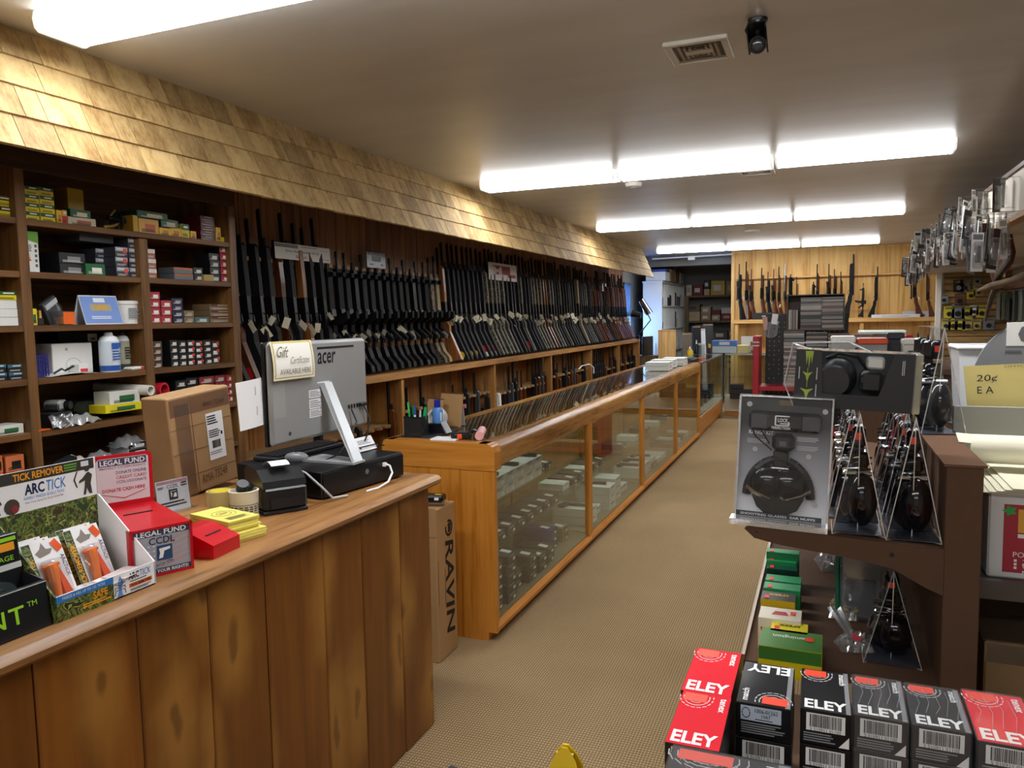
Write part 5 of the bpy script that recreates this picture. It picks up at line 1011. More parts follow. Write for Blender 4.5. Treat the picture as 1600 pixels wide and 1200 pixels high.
for k in range(6): goods(5.3+k*.2, -1.84, S2, .15, .19, .05, WBX if k % 3 == 0 else BBX, '%s box on the second case shelf, %s from the near end' % ('white' if k % 3 == 0 else 'black', nth(k)), 'boxes on the second case shelf', 1)
for k in range(5):
    goods(7.0+k*.26, -1.68, DK, .2, .26, .05, WBX if k != 2 else pm('b89888', .5), 'flat %s box on the third case floor, %s from the near end' % ('white' if k != 2 else 'pinkish', nth(k)), 'boxes on the third case floor', 0, k % 2)
    if k < 3: goods(7.0+k*.26, -1.68, DK+.052, .19, .25, .05, WBX, 'upper white box on the third case floor, %s from the near end' % nth(k), 'boxes on the third case floor', 0, 1)
for k in range(4): goods(8.75+k*.3, -1.7, DK, .2, .26, .05, WBX if k % 2 else BBX, '%s box on the fourth case floor, %s from the near end' % ('white' if k % 2 else 'black', nth(k)), 'boxes on the fourth case floor', 0)
for k in range(5): goods(7.1+k*.55, -1.85, S2, .18, .19, .05, WBX if k % 2 else BBX, '%s box on the farther case shelves, %s from the near end' % ('white' if k % 2 else 'black', nth(k)), 'boxes on the far case shelves', 1)
# ------------------------------------------------------------------ on the far cases
for k, (x, y, l) in enumerate(((-1.72, 8.62, 'nearest'), (-1.76, 9.1, 'middle'), (-1.7, 9.5, 'farthest'))):
    for j in range(2): goods(y, x, DZ+j*.046, .3 if k == 0 else .26, .26, .045, WBX, 'flat white carton on the far case top, %s pair, %s one' % (l, ['lower', 'upper'][j]), 'white cartons on the case top', 0, 0)
# ------------------------------------------------------------------ brown metal display island, right foreground
BRN = pm('5c4536', .75, var=.04, sc=40, spec=.12); BRT = pm('6a5040', .85, spec=.06)
EDGE = glass('ffffff', .35, .9, .08, haze=.35, name='plastic_edge_highlight'); CLT = glass('fafcff', .035, .75, .03, haze=.0, name='thin_clear_plastic')  # pale edge material paints in the white highlights along clear plastic edges
GY = 1.65
t = thing('display_island', 'brown metal shelf island with its end panel toward the camera', 'shelf', (.2, GY, 0))
def L_(mb): return mb.T(MX.Translation((-.2, -GY, 0)))
L_(M().box(.22, .282, GY, GY+1.3, 0, 1.304, 0, .002)).build('end_panel', BRN, t); L_(M().box(.215, .287, GY-.004, GY+1.3, 1.304, 1.309)).build('top_cap', BRT, t)
L_(M().prism([(-.14, 1.158), (.22, 1.14), (.22, 1.125), (-.14, 1.143)], GY+.012, GY+1.3, 'y')).build('shelf', BRT, t)
L_(M().prism([(-.15, 1.15), (-.142, 1.158), (.22, 1.14), (.22, 1.05), (.19, 1.062), (.13, 1.095), (.05, 1.108), (-.08, 1.122), (-.13, 1.132)], GY, GY+.012, 'y')).build('bracket', BRN, t)
L_(M().cyl((.13, GY-.001, 1.122), (.13, GY+.001, 1.122), .005, n=8).cyl((-.125, GY-.001, 1.146), (-.125, GY+.001, 1.146), .0025, n=8)).build('bolt_hole', INK, t)
L_(M().box(-.15, .22, GY+.01, GY+1.3, .842, .86)).build('shelf', BRN, t); L_(M().box(-.155, -.148, GY+.01, GY+1.3, .835, .872)).build('shelf_lip', pm('8a7460', .3, .4), t)
L_(M().box(-.15, .22, GY+.02, GY+1.3, .1, .18)).build('base_deck', BRN, t); L_(M().box(-.14, .22, GY+.03, GY+1.3, 0, .1)).build('kick_plate', BRN, t)
L_(M().box(.282, .95, GY+.12, GY+1.3, 1.035, 1.05)).build('shelf', pm('2c2624', .4), t); L_(M().box(.282, .95, GY+.1, GY+.12, 1.02, 1.058)).build('shelf_rail', pm('6a6460', .3, .6), t)
L_(M().box(.282, .95, GY+.12, GY+1.3, .66, .69)).build('shelf', pm('2c2624', .4), t); L_(M().box(.282, .95, GY+.2, GY+1.3, 0, .1)).build('base_deck', BRN, t); L_(M().box(.94, .98, GY+.12, GY+1.3, 0, 1.3)).build('end_panel', BRN, t)
# ear and eye protection kit, standing at the shelf tip
KY = 1.685
t = thing('range_kit_pack', 'large clear pack with black ear muffs and glasses on a grey card', 'pack', (-.081, KY, 1.157), 0, rx=-.06, ry=.035)
def U(u, v): return ((u-467)/735*.178, (1150-v)/1110*.266)
def rect(mb, u0, v0, u1, v1, y0, y1, m=0, b=0):
    a, b_ = U(u0, v1), U(u1, v0); return mb.box(a[0], b_[0], y0, y1, a[1], b_[1], m, b)
def cgrad():
    m, tt, b, N, L = nt('grey_card'); tc = N('ShaderNodeTexCoord'); s = N('ShaderNodeSeparateXYZ'); r = N('ShaderNodeValToRGB'); L(tc.outputs['Generated'], s.inputs[0]); L(s.outputs[2], r.inputs[0])
    e = r.color_ramp.elements; e[0].color = lin('eef0f6'); e[1].color = lin('3c3c3e'); e[0].position = .1; e[1].position = .78; q = e.new(.66); q.color = lin('78797e'); q = e.new(.4); q.color = lin('b8bac0'); L(r.outputs[0], b.inputs['Base Color']); b.inputs['Roughness'].default_value = .3; return m
rect(M(), 95, 30, 835, 1145, .0, .003).build('card', cgrad(), t)
FN = -.0005
def fl(o): return ((o[0]), FN, o[1])
mb = M(); rect(mb, 95, 1062, 800, 1108, -.0008, 0); mb.build('bottom_band', pm('2c2e34', .4), t)
txt('SHOOTING GLASSES  EAR MUFFS', .15, .005, TXW, t, (U(440, 1085)[0], -.001, U(440, 1085)[1]), X3, Z3, bold=.02)
rect(M(), 172, 155, 765, 325, -.03, -.004, 0, .008).build('glasses', pm('0c0d10', .12), t)
for u0, u1 in ((185, 330), (600, 750)): rect(M(), u0, 175, u1, 310, -.0325, -.028, 0, .004).build('glasses_lens', pm('141c26', .03, spec=1), t)
mb = M()
for u0, v0, u1, v1 in ((392, 186, 505, 196), (386, 190, 398, 270), (392, 266, 500, 276), (494, 238, 506, 272), (430, 250, 500, 258)): rect(mb, u0, v0, u1, v1, -.0312, -.03)
mb.build('logo_outline', TXW, t); a = U(452, 225); txt('LOCK', .02, .008, TXW, t, (a[0], -.031, a[1]), X3, Z3, bold=.02); a = U(437, 293); txt('PERFECTION', .036, .0055, TXW, t, (a[0], -.031, a[1]), X3, Z3, bold=.02)
a = U(272, 352); txt('RANGE KIT', .05, .0085, TXW, t, (a[0], -.001, a[1]), X3, Z3, bold=.03)
mb = M(); [lines(mb, (U(u, v)[0], 0, U(u, v)[1]), X3, Z3, .047, .01, 3, 0) for u, v in ((255, 430), (665, 390), (665, 468))]; mb.build('small_print', pm('c8cacc'), t)
rect(M(), 370, 345, 556, 495, -.028, -.002, 0, .008).build('ear_plug_case', pm('1a1b1f', .25), t); a = U(460, 430); mb = M(); patch(mb, (a[0], -.028, a[1]), X3, Z3, .014, .01); mb.build('case_logo', pm('50545a', .4), t)
rect(M(), 385, 495, 510, 640, -.02, -.002, 0, .003).build('head_band', pm('16171a', .2), t)
mb = M(); pts = []
for i in range(13):
    a = math.pi*i/12; pts.append((U(440, 900)[0]-.064*math.cos(a), -.012, U(440, 900)[1]+.078*math.sin(a)))
for i in range(12): mb.tube([pts[i], pts[i+1]], .009, 8)
mb.build('muff_band', BLK, t, True)
for s in (-1, 1):
    a = U(440+s*80, 780); M().ball((a[0], -.02, a[1]), (.036, .02, .036), 18).build('ear_cup', pm('0a0b0d', .14), t, True)
    a = U(440+s*190, 870); M().tube([(a[0]+s*.018, -.03, a[1]+.012), (a[0], -.034, a[1]), (a[0]-s*.03, -.03, a[1]-.012), (a[0]-s*.04, -.03, a[1]-.004)], .004, 6).build('hinge_wire', CHR, t, True)
M().prism([U(230, 900), U(650, 900), U(600, 1000), U(530, 1040), U(330, 1040), U(270, 990)], -.03, -.003, 'y').build('lower_cups', pm('0c0d10', .15), t)
rect(M(), 370, 635, 525, 655, -.034, -.028, 0, .002).build('chrome_clip', CHR, t)
mb = M(); [mb.cyl((U(u, v)[0], -.006, U(u, v)[1]), (U(u, v)[0], .0, U(u, v)[1]), .0055, n=12) for u, v in ((165, 105), (783, 138), (230, 502), (670, 535), (125, 885), (738, 950))]; mb.build('rivet', pm('c8cacc', .2), t, True)
M().tube([U3 for U3 in [(U(175, 270)[0], -.02, U(175, 270)[1]), (U(230, 380)[0], -.022, U(230, 380)[1]), (U(370, 495)[0], -.02, U(370, 495)[1])]], .0016, 5).tube([(U(260, 300)[0], -.02, U(260, 300)[1]), (U(350, 440)[0], -.022, U(350, 440)[1])], .0016, 5).build('cord', BLK, t)
mb = M(); rect(mb, 410, 60, 530, 105, -.0012, -.0004); mb.build('hang_hole', pm('7c6a4c', .6), t)
rect(M(), 85, 22, 845, 1150, -.042, .006, 0, .004).build('clamshell', CLT, t, True)
mb = M(); rect(mb, 55, 1110, 850, 1160, -.044, .008); rect(mb, 85, 22, 100, 1120, -.02, .008); rect(mb, 835, 22, 850, 1120, -.02, .008); rect(mb, 85, 20, 850, 32, -.02, .008); mb.build('folded_edge_highlight', EDGE, t)
# tent shaped clear packs
STK = pm('f0482c', .45)
def tent(loc, w, h, d, lab, rz=0, grp='tent-shaped clear packs', glassy='0c0d10'):
    t = thing('muff_pack', lab, 'pack', loc, rz, grp); a = w/2
    mb = M().add([(-a, 0, 0), (a, 0, 0), (0, .012, h), (-a, d, 0), (a, d, 0), (0, d*.75, h), (0, d*.32, 0)], [(0, 6, 2), (6, 1, 2), (1, 4, 5, 2), (0, 2, 5, 3), (3, 5, 4), (0, 3, 4, 1, 6)]); mb.build('clear_shell', CLT, t)
    mb = M(); e = .0013
    for p, q in (((-a, 0, 0), (0, .012, h)), ((a, 0, 0), (0, .012, h)), ((0, d*.32, 0), (0, .012, h)), ((-a, 0, 0), (0, d*.32, 0)), ((0, d*.32, 0), (a, 0, 0)), ((0, .012, h), (0, d*.75, h)), ((a, 0, 0), (a, d, 0)), ((-a, 0, 0), (-a, d, 0))): mb.cyl(p, q, e, n=4)
    mb.build('folded_edge_highlight', EDGE, t)
    M().prism([(-a*.86, .004), (a*.86, .004), (0, h*.93)], d*.8, d*.86, 'y').build('insert_card', pm('24262c', .3), t)
    for s in (-1, 1): M().ball((s*w*.08, d*(.42 if s > 0 else .62), h*.26), (w*.3, d*.26, h*.23), 16).build('ear_cup', pm(glassy, .1), t, True)
    M().box(-w*.3, w*.3, d*.42, d*.6, h*.46, h*.5, 0, .003).build('clip', CHR, t); M().box(-w*.2, w*.2, d*.45, d*.85, h*.52, h*.66, 0, .006).build('glasses', pm('101114', .1), t, True)
    M().box(-w*.13, w*.13, d*.35, d*.8, h*.7, h*.88, 0, .006).build('case', pm('15161a', .15), t, True)
    for k in range(5): M().tube([(-w*.3, d*.6, h*(.42+.04*k)), (0, d*.4, h*(.44+.045*k)), (w*.26, d*.65, h*(.4+.05*k))], .0022, 5).build('hinge_wire', BLK if k % 2 else CHR, t, True)
    mb = M(); patch(mb, (-w*.02, d*.34, h*.8), X3, Z3, w*.12, h*.06); mb.build('price_sticker', STK, t)
    M().box(-a*.9, a*.9, .004, d-.004, .0005, .002).build('base_card', pm('3a3c44', .4), t)
    return t
def shz(x): return 1.158-(x+.14)*.05+.0015
T0 = tent((.069, 1.665, shz(.02)), .098, .245, .11, 'near clear tent pack of black muffs beside the big range pack'); T1 = dup(T0, (.169, 1.668, shz(.12)), 0, 'near clear tent pack of black muffs beside the brown end panel')
for k, (x, y, l) in enumerate(((.06, 1.79, 'second tent pack back, left row'), (.165, 1.79, 'second tent pack back, right row'), (.06, 1.92, 'third tent pack back, left row'), (.165, 1.92, 'third tent pack back, right row'), (.06, 2.05, 'fourth tent pack back, left row'), (.165, 2.05, 'fourth tent pack back, right row'), (.06, 2.18, 'fifth tent pack back, left row'), (.165, 2.18, 'fifth tent pack back, right row'), (-.04, 1.83, 'second pack back, behind the big range pack'), (-.04, 1.98, 'third pack back, behind the big range pack'))): dup(T0, (x, y, shz(x-.05)), 0, 'clear muff pack, '+l)
M1 = tent((.262, 2.03, 1.31), .1, .25, .13, 'tall clear muff pack with orange sticker standing on the island top', .25, None, '24262a'); dup(M1, (.262, 2.25, 1.31), .25, 'tall clear muff pack behind another on the island top')
# long black pack on top
t = thing('muff_box', 'long black window box with green claw marks lying across the clear packs', 'box', (.058, 1.69, 1.403), -.03, ry=.05)
BK2 = pm('22252b', .35); w = .117; h = .118
M().prism([(-w, 0), (w-.014, 0), (w-.014, h), (w-.05, h), (w-.075, .03), (-w+.055, .03), (-w+.048, h), (-w, h)], 0, .0015, 'y').build('front_panel', BK2, t)
M().box(-w, w-.014, .0015, .09, 0, .0015).build('bottom_panel', BK2, t); M().box(-w, w-.014, .0885, .09, 0, h).build('back_panel', pm('54585e', .4), t)
M().box(w-.014, w, .0, .09, 0, h, 0, .002).build('yellow_end', glass('d8d098', .1, .7, .1, haze=.25, name='yellowed_plastic'), t); M().box(-w, w-.014, 0, .09, h-.0015, h).build('top_panel', glass('e8ecec', .2, .8, .08, haze=.2, name='top_film'), t)
mb = M()
for k, (x, l) in enumerate(((-.03, .028), (-.022, .036), (-.014, .026))): mb.prism([(-w+.024+x*.6+.012, h-.003), (-w+.03+x*.6+.012, h-.003), (-w+.027+x*.6+.012, h-.003-l)], -.0006, -.0001, 'y')
for z, s in ((.066, .010), (.032, .013)): mb.prism([(-w+.024-s, z+.006), (-w+.024-s*.3, z+.004), (-w+.024, z+.003), (-w+.024+s*.3, z+.004), (-w+.024+s, z+.006), (-w+.024+s*.35, z-.002), (-w+.024, z-.016), (-w+.024-s*.35, z-.002)], -.0006, -.0001, 'y')
mb.box(-w+.0235, -w+.0245, -.0006, -.0001, .04, .08); mb.build('green_claw_marks', pm('a4c43c', .4), t)
mb = M(); [lines(mb, (x, 0, z), Z3, -X3, .026, .004, 1) for x, z in ((-w+.042, .07), (-w+.042, .035), (-w+.008, .07))]; lines(mb, (w-.034, 0, .09), Z3, -X3, .03, .006, 2); mb.build('small_print', pm('c0c4c8'), t)
mb = M(); [mb.prism([(x, z), (x+.005, z+.003), (x+.001, z+.006)], -.0006, -.0001, 'y') for x, z in ((-.05, .012), (0, .008), (.03, .02), (.06, .01), (.09, .05), (.085, .08), (.09, .016))]; mb.build('chevron_print', INK, t)
M().ball((-.035, .045, .062), (.036, .036, .044), 18).build('ear_cup', pm('2a2c31', .35), t, True); M().cyl((-.043, .006, .055), (-.043, .014, .055), .03, .034, 18).build('ear_cup_cover', pm('24262b', .3), t, True)
M().tube([(-.06, .04, .1), (-.035, .035, .112), (0, .04, .106), (.02, .05, .08)], .004, 6).build('head_band', BLK, t, True); M().box(.005, .05, .012, .06, .034, .08, 0, .008).build('glasses_case', pm('1d1f24', .3), t, True); M().box(.008, .014, .01, .0125, .055, .066).build('latch', INK, t); M().box(.016, .05, .02, .07, .083, .108, 0, .004).build('clear_tray', EDGE, t)
mb = M(); W_ = -w-.012
for p, q in (((W_+.004, 0, h+.012), (-.02, .05, h+.018)), ((-.02, .05, h+.018), (w*.2, 0, h)), ((W_+.004, 0, h+.012), (W_-.008, 0, .045)), ((W_-.008, 0, .045), (W_+.012, 0, .0)), ((W_+.004, 0, h+.012), (-w+.03, 0, h))): mb.cyl(p, q, .0014, n=5)
mb.build('wrap_edge', EDGE, t); M().add([(W_+.004, 0, h+.012), (-w, 0, h), (-w, 0, .0), (W_-.008, 0, .045), (W_+.004, .08, h+.012), (W_-.008, .08, .045)], [(0, 1, 2, 3), (0, 3, 5, 4)]).build('clear_wrap', CLT, t)
# cartons and bags on the lower shelf
LS = .861
def lb(px0, px1, pyf, pyb, top, mats, lab, words=None, inv=0, z0=LS, sty=0, name='ammunition_box'):
    a, b, c = P(px0, pyf, z=top), P(px1, pyf, z=top), P((px0+px1)/2, pyb, z=top)
    x0, x1, y0, y1 = a.x, b.x, (a.y+b.y)/2, c.y; w, d, h = x1-x0, max(.025, y1-y0), top-z0
    t = thing(name, lab, 'box', ((x0+x1)/2, (y0+y1)/2, z0), -.01)
    M().box(-w/2, w/2, -d/2, d/2, 0, h-.0006, 0, .001).build('carton', pm(mats[0], .4), t)
    mb = M(); patch(mb, (0, -d/2, h*.5), X3, Z3, w*.99, h*.98, 0)
    if mats[2]: patch(mb, (0, -d/2, h*.77), X3, Z3, w*.99, h*.42, 1, .0008)
    patch(mb, (0, 0, h-.0006), X3, Y3, w*.99, d*.99, 2)
    mb.build('printed_panel', [pm(mats[1], .4), pm(mats[2] or mats[1], .4), pm(mats[3], .4)], t)
    if words:
        s = -1 if inv else 1; txt(words[0], w*.6, d*.28 if d < .05 else d*.2, pm(words[1], .4), t, (0, d*.12, h), X3*s, Y3*s, bold=.02)
    mb = M(); patch(mb, (-w*.33 if sty == 0 else w*.3, -d*.2 if sty == 0 else d*.1, h), X3, Y3, w*.13, min(d*.4, .02), 0, .0012); mb.build('price_sticker', STK, t)
    if sty == 2: txt('W', w*.45, h*.6, pm('c01c24', .4), t, (-w*.22, -d/2, h*.4), X3, Z3, bold=.06); M().prism([(-w*.2, -.008), (w*.2, -.008), (w*.13, .012), (-w*.13, .012)], h+.0002, h+.0007, 'z').build('red_emblem', pm('c01c24', .4), t)
    return t
lb(1184, 1285, 1014, 985, .925, ('d8c410', 'e0cc14', '3c7a2c', '4a8a34'), 'green and yellow carton, nearest on the lower island shelf', ('Remington', 'f0f0e8'), 1, sty=1)
lb(1203, 1262, 988, 972, .925, ('e8d810', 'f0e018', None, 'ecdc14'), 'bright yellow carton behind the green one, lower shelf', ('SPEER', '1c1c18'), 1)
lb(1184, 1252, 968, 950, .932, ('e0d8c4', 'e8e2d4', None, 'e4dcc8'), 'white carton with red letter mark, lower shelf', None, 0, sty=2)
lb(1188, 1243, 938, 925, .93, ('d8b414', 'e0bc1c', None, '2c2418'), 'yellow carton with black top, lower shelf', ('SPEER', 'e8c020'), 1)
lb(1192, 1251, 921, 911, .928, ('1c8a54', '24a060', None, '1f9458'), 'bright green carton, nearer of a pair on lower shelf', None)
lb(1195, 1252, 909, 899, .925, ('1c8a54', '24a060', None, '1f9458'), 'bright green carton, farther of a pair on lower shelf', None)
lb(1197, 1246, 890, 880, .925, ('0c4434', '0e3c2e', None, '10503c'), 'very dark green carton on lower shelf', None)
lb(1197, 1245, 878, 870, .935, ('1c8a54', '24a060', None, '1f9458'), 'green carton under the bracket on lower shelf', None)
lb(1197, 1249, 864, 858, .955, ('147a4a', '188a54', None, '1a9058'), 'tall green carton with barcode at the back of lower shelf', None)
BGF = glass('e4e8ec', .16, .85, .1, haze=.16, name='zip_bag_film'); BRASS = pm('c0a868', .35, .35); NIC = pm('a8a8a4', .3, .4)
rb = random.Random(11)
def cart_bag(px, py, n, sx, sy, sz, mat, lab, twist=0):
    o = P(px, py, z=LS); t = thing('cartridge_bag', lab, 'bag', (o.x, o.y, LS), rb.uniform(-.3, .3))
    for i in range(n):
        p = V((rb.uniform(-sx, sx)*.7, rb.uniform(-sy, sy)*.7, rb.uniform(.008, sz*.8))); d = V((rb.uniform(-1, 1), rb.uniform(-1, 1), rb.uniform(-.2, .6))).normalized()*.012
        M().cyl(p-d, p+d, .0042, n=7).cyl(p+d, p+d*1.7, .0038, .0016, 7).build('cartridge', mat, t, True)
    M().grid(lambda u, v: (sx*(2*u-1), sy*(2*v-1), .002+(sz+.006*math.sin(u*21+v*13))*(math.sin(math.pi*u)*math.sin(math.pi*v))**.45), 12, 12).build('film', BGF, t)
    if twist: M().grid(lambda u, v: (-.01-.03*v+.012*(u-.5)*2*(.5+v), -.02+.09*v*.3, sz*.9+.06*v+.005*math.sin(u*9)), 5, 8, 0, .0006).build('knotted_top', BGF, t); mb = M(); mb.box(-.01, .012, -.0006, .0006, -.006, .006, 0, T=MX.Translation((-.005, -.024, sz+.004)) @ MX.Rotation(.5, 4, 'Y')); mb.build('tag', pm('d8505c', .5), t)
    return t
cart_bag(1318, 960, 26, .034, .04, .05, BRASS, 'clear bag of brass cartridges in the middle of lower shelf'); cart_bag(1335, 1012, 10, .036, .03, .03, NIC, 'small knotted clear bag with pink tag at front of lower shelf', 1); cart_bag(1300, 885, 14, .04, .06, .05, NIC, 'bag of silver cartridges at the back of lower shelf')
tent((.142, 1.73, LS), .11, .2, .12, 'dark clear tent pack under the top shelf, right', 0, None); o = P(1345, 910, z=.9); t = thing('green_cord_bag', 'clear bag with green binding behind the dark tent pack', 'bag', (.09, 1.98, LS)); M().box(-.05, .05, -.012, .012, 0, .17, 0, .01).build('bag', BGF, t); M().tube([(-.05, -.013, .02), (-.052, -.013, .15), (-.03, -.013, .175), (.05, -.013, .17)], .006, 6).build('green_binding', pm('1c6a50', .4), t, True); M().box(-.035, .035, -.006, .006, .01, .1, 0, .004).build('contents', pm('20262c', .3), t)
# foreground cartons on a low table
TT = .834
t = thing('low_table', 'brown table under the foreground cartons, mostly hidden', 'table', (.2, 1.1, 0)); M().box(-.4, .5, -.3, .27, .804, .833, 0, .003).build('top', BRN, t)
for x in (-.37, .47):
    for y in (-.27, .24): M().box(x-.02, x+.02, y-.02, y+.02, 0, .804).build('leg', BRN, t)
RDB = pm('e2142a', .6, spec=.15); FILM = glass('fafbfc', .09, .85, .1, haze=.06, name='shrink_film')
def eley(x0, x1, y0, y1, z1, n, col, lab, word2, inv=0, wrap=0, lot=0, grp='foreground cartons with white capital lettering', sp=1):
    w, d, h = x1-x0, y1-y0, (z1-TT-.0005)/n
    for j in range(n):
        top = j == n-1; l = lab if top else lab.replace('topmost', ['bottom', 'second'][min(j, 1)] if n == 3 else 'bottom')
        t = thing('ammunition_carton', l, 'box', ((x0+x1)/2+(0 if top else R_(-.002, .002)), (y0+y1)/2+(0 if top else R_(-.002, .002)), TT+j*h), R_(-.012, .012), grp)
        M().box(-w/2, w/2, -d/2, d/2, 0, h-.0008, 0, .0012).build('carton', pm('111215', .3), t); H = h-.0008; fy = -d/2
        c = RDB if col == 'r' else pm('1c1d20', .28)
        if top:
            mb = M(); patch(mb, (0, 0, H), X3, Y3, w*.985, d*.985); mb.build('printed_lid', c, t); s = -1 if inv else 1
            txt('ELEY', w*.84, d*.2, TXW, t, (0, -s*d*.36, H), X3*s, Y3*s, bold=.03, off=.0009)
            txt(word2, d*.27, w*.13, TXW, t, (s*w*.36, s*d*.3, H), -Y3*s, X3*s, bold=.02, off=.0009)
            mb = M()
            for k, r in enumerate((.14, .2, .26)):
                for i in range(10): a = math.pi+math.pi*i/9+.1; patch(mb, (s*(-w*.18+w*r*1.3*math.cos(a)), s*(d*.4+d*r*.8*math.sin(a)), H), (-math.sin(a), math.cos(a), 0), (-math.cos(a), -math.sin(a), 0), w*.09, .0016, 0, .0008)
            mb.build('ring_print', pm('f0d0d0' if col == 'r' else 'c8c8c8', .4), t)
            mb = M(); patch(mb, (s*(-w*.2), s*d*.38, H), X3, Y3, w*.46, d*.16, 0, .0014); mb.build('price_sticker', STK, t)
            if col == 'k': mb = M(); patch(mb, (w*.44, 0, H), X3, Y3, w*.09, d*.98, 0, .0007); mb.build('grey_band', pm('8a8c90', .3), t)
        if lot and top:
            mb = M(); patch(mb, (-w*.04, fy, h*.72), X3, Z3, w*.74, h*.42); mb.build('lot_label', pm('b8c4d4', .4), t)
            txt('1006-01262', w*.42, h*.12, INK, t, (w*.06, fy, h*.82), X3, Z3, off=.0012); txt('1067', w*.16, h*.1, INK, t, (w*.06, fy, h*.68), X3, Z3, off=.0012); mb = M(); [patch(mb, (-w*.31+w*.07*math.cos(a*.63), fy, h*.73+h*.14*math.sin(a*.63)), (-math.sin(a*.63), 0, math.cos(a*.63)), (-math.cos(a*.63), 0, -math.sin(a*.63)), w*.045, .0012, 0, .0012) for a in range(10)]; lines(mb, (w*.06, fy, h*.57), X3, Z3, w*.4, h*.04, 1, 0, .0012); mb.build('stamp_print', INK, t); mb = M(); lines(mb, (0, fy, h*.3), X3, Z3, w*.8, h*.34, 5, 0, .001); mb.build('small_print', pm('8c8e92'), t)
        else:
            mb = M(); patch(mb, (0, fy, h*.66), X3, Z3, w*.76, h*.5, 0); bars(mb, (0, fy, h*.7), X3, Z3, w*.62, h*.36, 22, 1); mb.build('barcode', [TXW, INK], t); txt('5 010911 01100', w*.6, h*.09, INK, t, (0, fy, h*.46), X3, Z3, off=.001)
            mb = M(); lines(mb, (-w*.08, fy, h*.23), X3, Z3, w*.7, h*.28, 4, 0, .001); mb.build('small_print', pm('8c8e92'), t); mb = M(); mb.prism([(w*.46, .002), (w*.46, h*.36), (w*.26, .002)], fy-.0008, fy-.0003, 'y'); mb.build('white_corner', TXW, t)
        if wrap:
            mb = M().box(-w/2-.0015, w/2+.0015, -d/2-.0015, d/2+.0015, .0005, H+.003, 0, .003); mb.build('shrink_film', FILM, t)
            if top:
                for k in range(5): M().tube([(-w*.4+k*w*.18, -d*.3+R_(0, .02), H+.0032), (-w*.3+k*w*.18, R_(-.01, .02), H+.0045), (-w*.38+k*w*.2, d*.35, H+.0032)], .0004, 4).build('film_crease', EDGE, t)
eley(-.119, -.038, 1.193, 1.343, 1.0, 3, 'k', 'black carton with a lot number label, topmost of its stack, left', 'match', 1, 0, 1)
eley(-.026, .046, 1.206, 1.35, 1.0, 3, 'k', 'black carton with a barcode, topmost of its stack, centre', 'match')
eley(.0505, .124, 1.214, 1.35, 1.0, 3, 'k', 'film-wrapped black carton, topmost, left of a wrapped pair', 'match', 0, 1)
eley(.1285, .2045, 1.214, 1.35, .999, 3, 'k', 'film-wrapped black carton, topmost, right of a wrapped pair', 'match', 0, 1)
eley(.21, .292, 1.2, 1.36, .998, 3, 'r', 'film-wrapped red carton at the right edge, topmost', 'tenex', 0, 1)
eley(.2965, .38, 1.2, 1.36, .998, 3, 'r', 'film-wrapped red carton just out of view, topmost', 'tenex', 0, 1)
eley(-.2055, -.127, 1.2, 1.372, 1.0, 3, 'r', 'red lidded carton, topmost, farther of the red pair', 'tenex')
eley(-.2, -.125, 1.035, 1.196, 1.003, 3, 'r', 'red lidded carton, topmost, nearer of the red pair', 'tenex')
eley(-.186, -.03, .88, 1.03, 1.004, 3, 'k', 'film-wrapped grey carton at the bottom edge, topmost', 'match', 0, 1)
# right edge: paper targets, carton and boxes
CRM = pm('e0dcc4', .6); y = 1.8
t = thing('red_white_carton', 'white carton with red printed panel at the right edge', 'carton', (.56, 1.96, 1.0505)); M().box(-.242, .3, -.16, .16, 0, .183, 0, .004).build('carton', pm('d8d8d8', .5), t)
mb = M(); mb.box(-.215, .298, -.1608, -.16, .014, .155); mb.build('red_panel', pm('a82c3c', .4), t); mb = M(); mb.box(-.19, .1, -.1614, -.1608, .098, .146); mb.build('yellow_block', pm('e0a83c', .4), t)
txt('O', .032, .032, pm('a02434'), t, (-.162, -.1614, .122), X3, Z3, bold=.06, shear=.15); txt('T', .036, .034, TXW, t, (-.172, -.1608, .078), X3, Z3, bold=.05); txt('PORTA', .05, .011, TXW, t, (-.172, -.1608, .052), X3, Z3)
for k, s in enumerate(('TEA', 'DEVE', 'YEAR', 'NO B')): txt(s, .03, .006, TXW, t, (-.165, -.1608, .039-k*.0075), X3, Z3, bold=.03)
mb = M(); [mb.box(-.195, -.19, -.1614, -.1608, .037-k*.0075, .042-k*.0075) for k in range(3)]; mb.build('bullet_mark', TXW, t)
mb = M(); mb.prism([(-.205+.014*(1 if i % 2 else .55)*math.cos(i*.628), .142+.012*(1 if i % 2 else .55)*math.sin(i*.628)) for i in range(10)], -.1624, -.1616, 'y'); mb.build('green_sticker', pm('2ca84c', .4), t)
t = thing('target_paper_stack', 'stack of cream paper targets drooping over the red carton', 'paper', (.57, 1.97, 1.235))
for k in range(5): M().grid(lambda u, v: (-.27+.012*k+.54*u, -.2-.006*k+.4*v, .002+k*.0035-.012*max(0, .25-v)*(1+.3*math.sin(u*7+k))), 8, 6, 0, .0012).build('sheet', CRM, t)
t = thing('paper_target_roll', 'curled roll of cream paper targets lying on the paper stack', 'roll', (.568, 1.93, 1.262), -.03)
n = 16; M().grid(lambda u, v: (-.25-.02*math.sin(v*3)+.6*u, .0+(.03+.012*v)*math.cos(.6+v*5.4), .037+(.026+.01*v)*math.sin(.6+v*5.4)), 3, 22, 0, .001).build('curled_sheet', pm('e6e2cc', .55), t, True)
M().grid(lambda u, v: (-.29+.1*u, -.02+.06*v, .05+.012*v-.006*u), 3, 3, 0, .001).build('loose_corner', CRM, t)
t = thing('grey_backing_board', 'grey board standing behind the curled paper roll', 'board', (.6, 2.1, 1.257)); M().box(-.31, .3, -.006, .006, 0, .115, 0, .001).build('board', pm('a4a49c', .6), t)
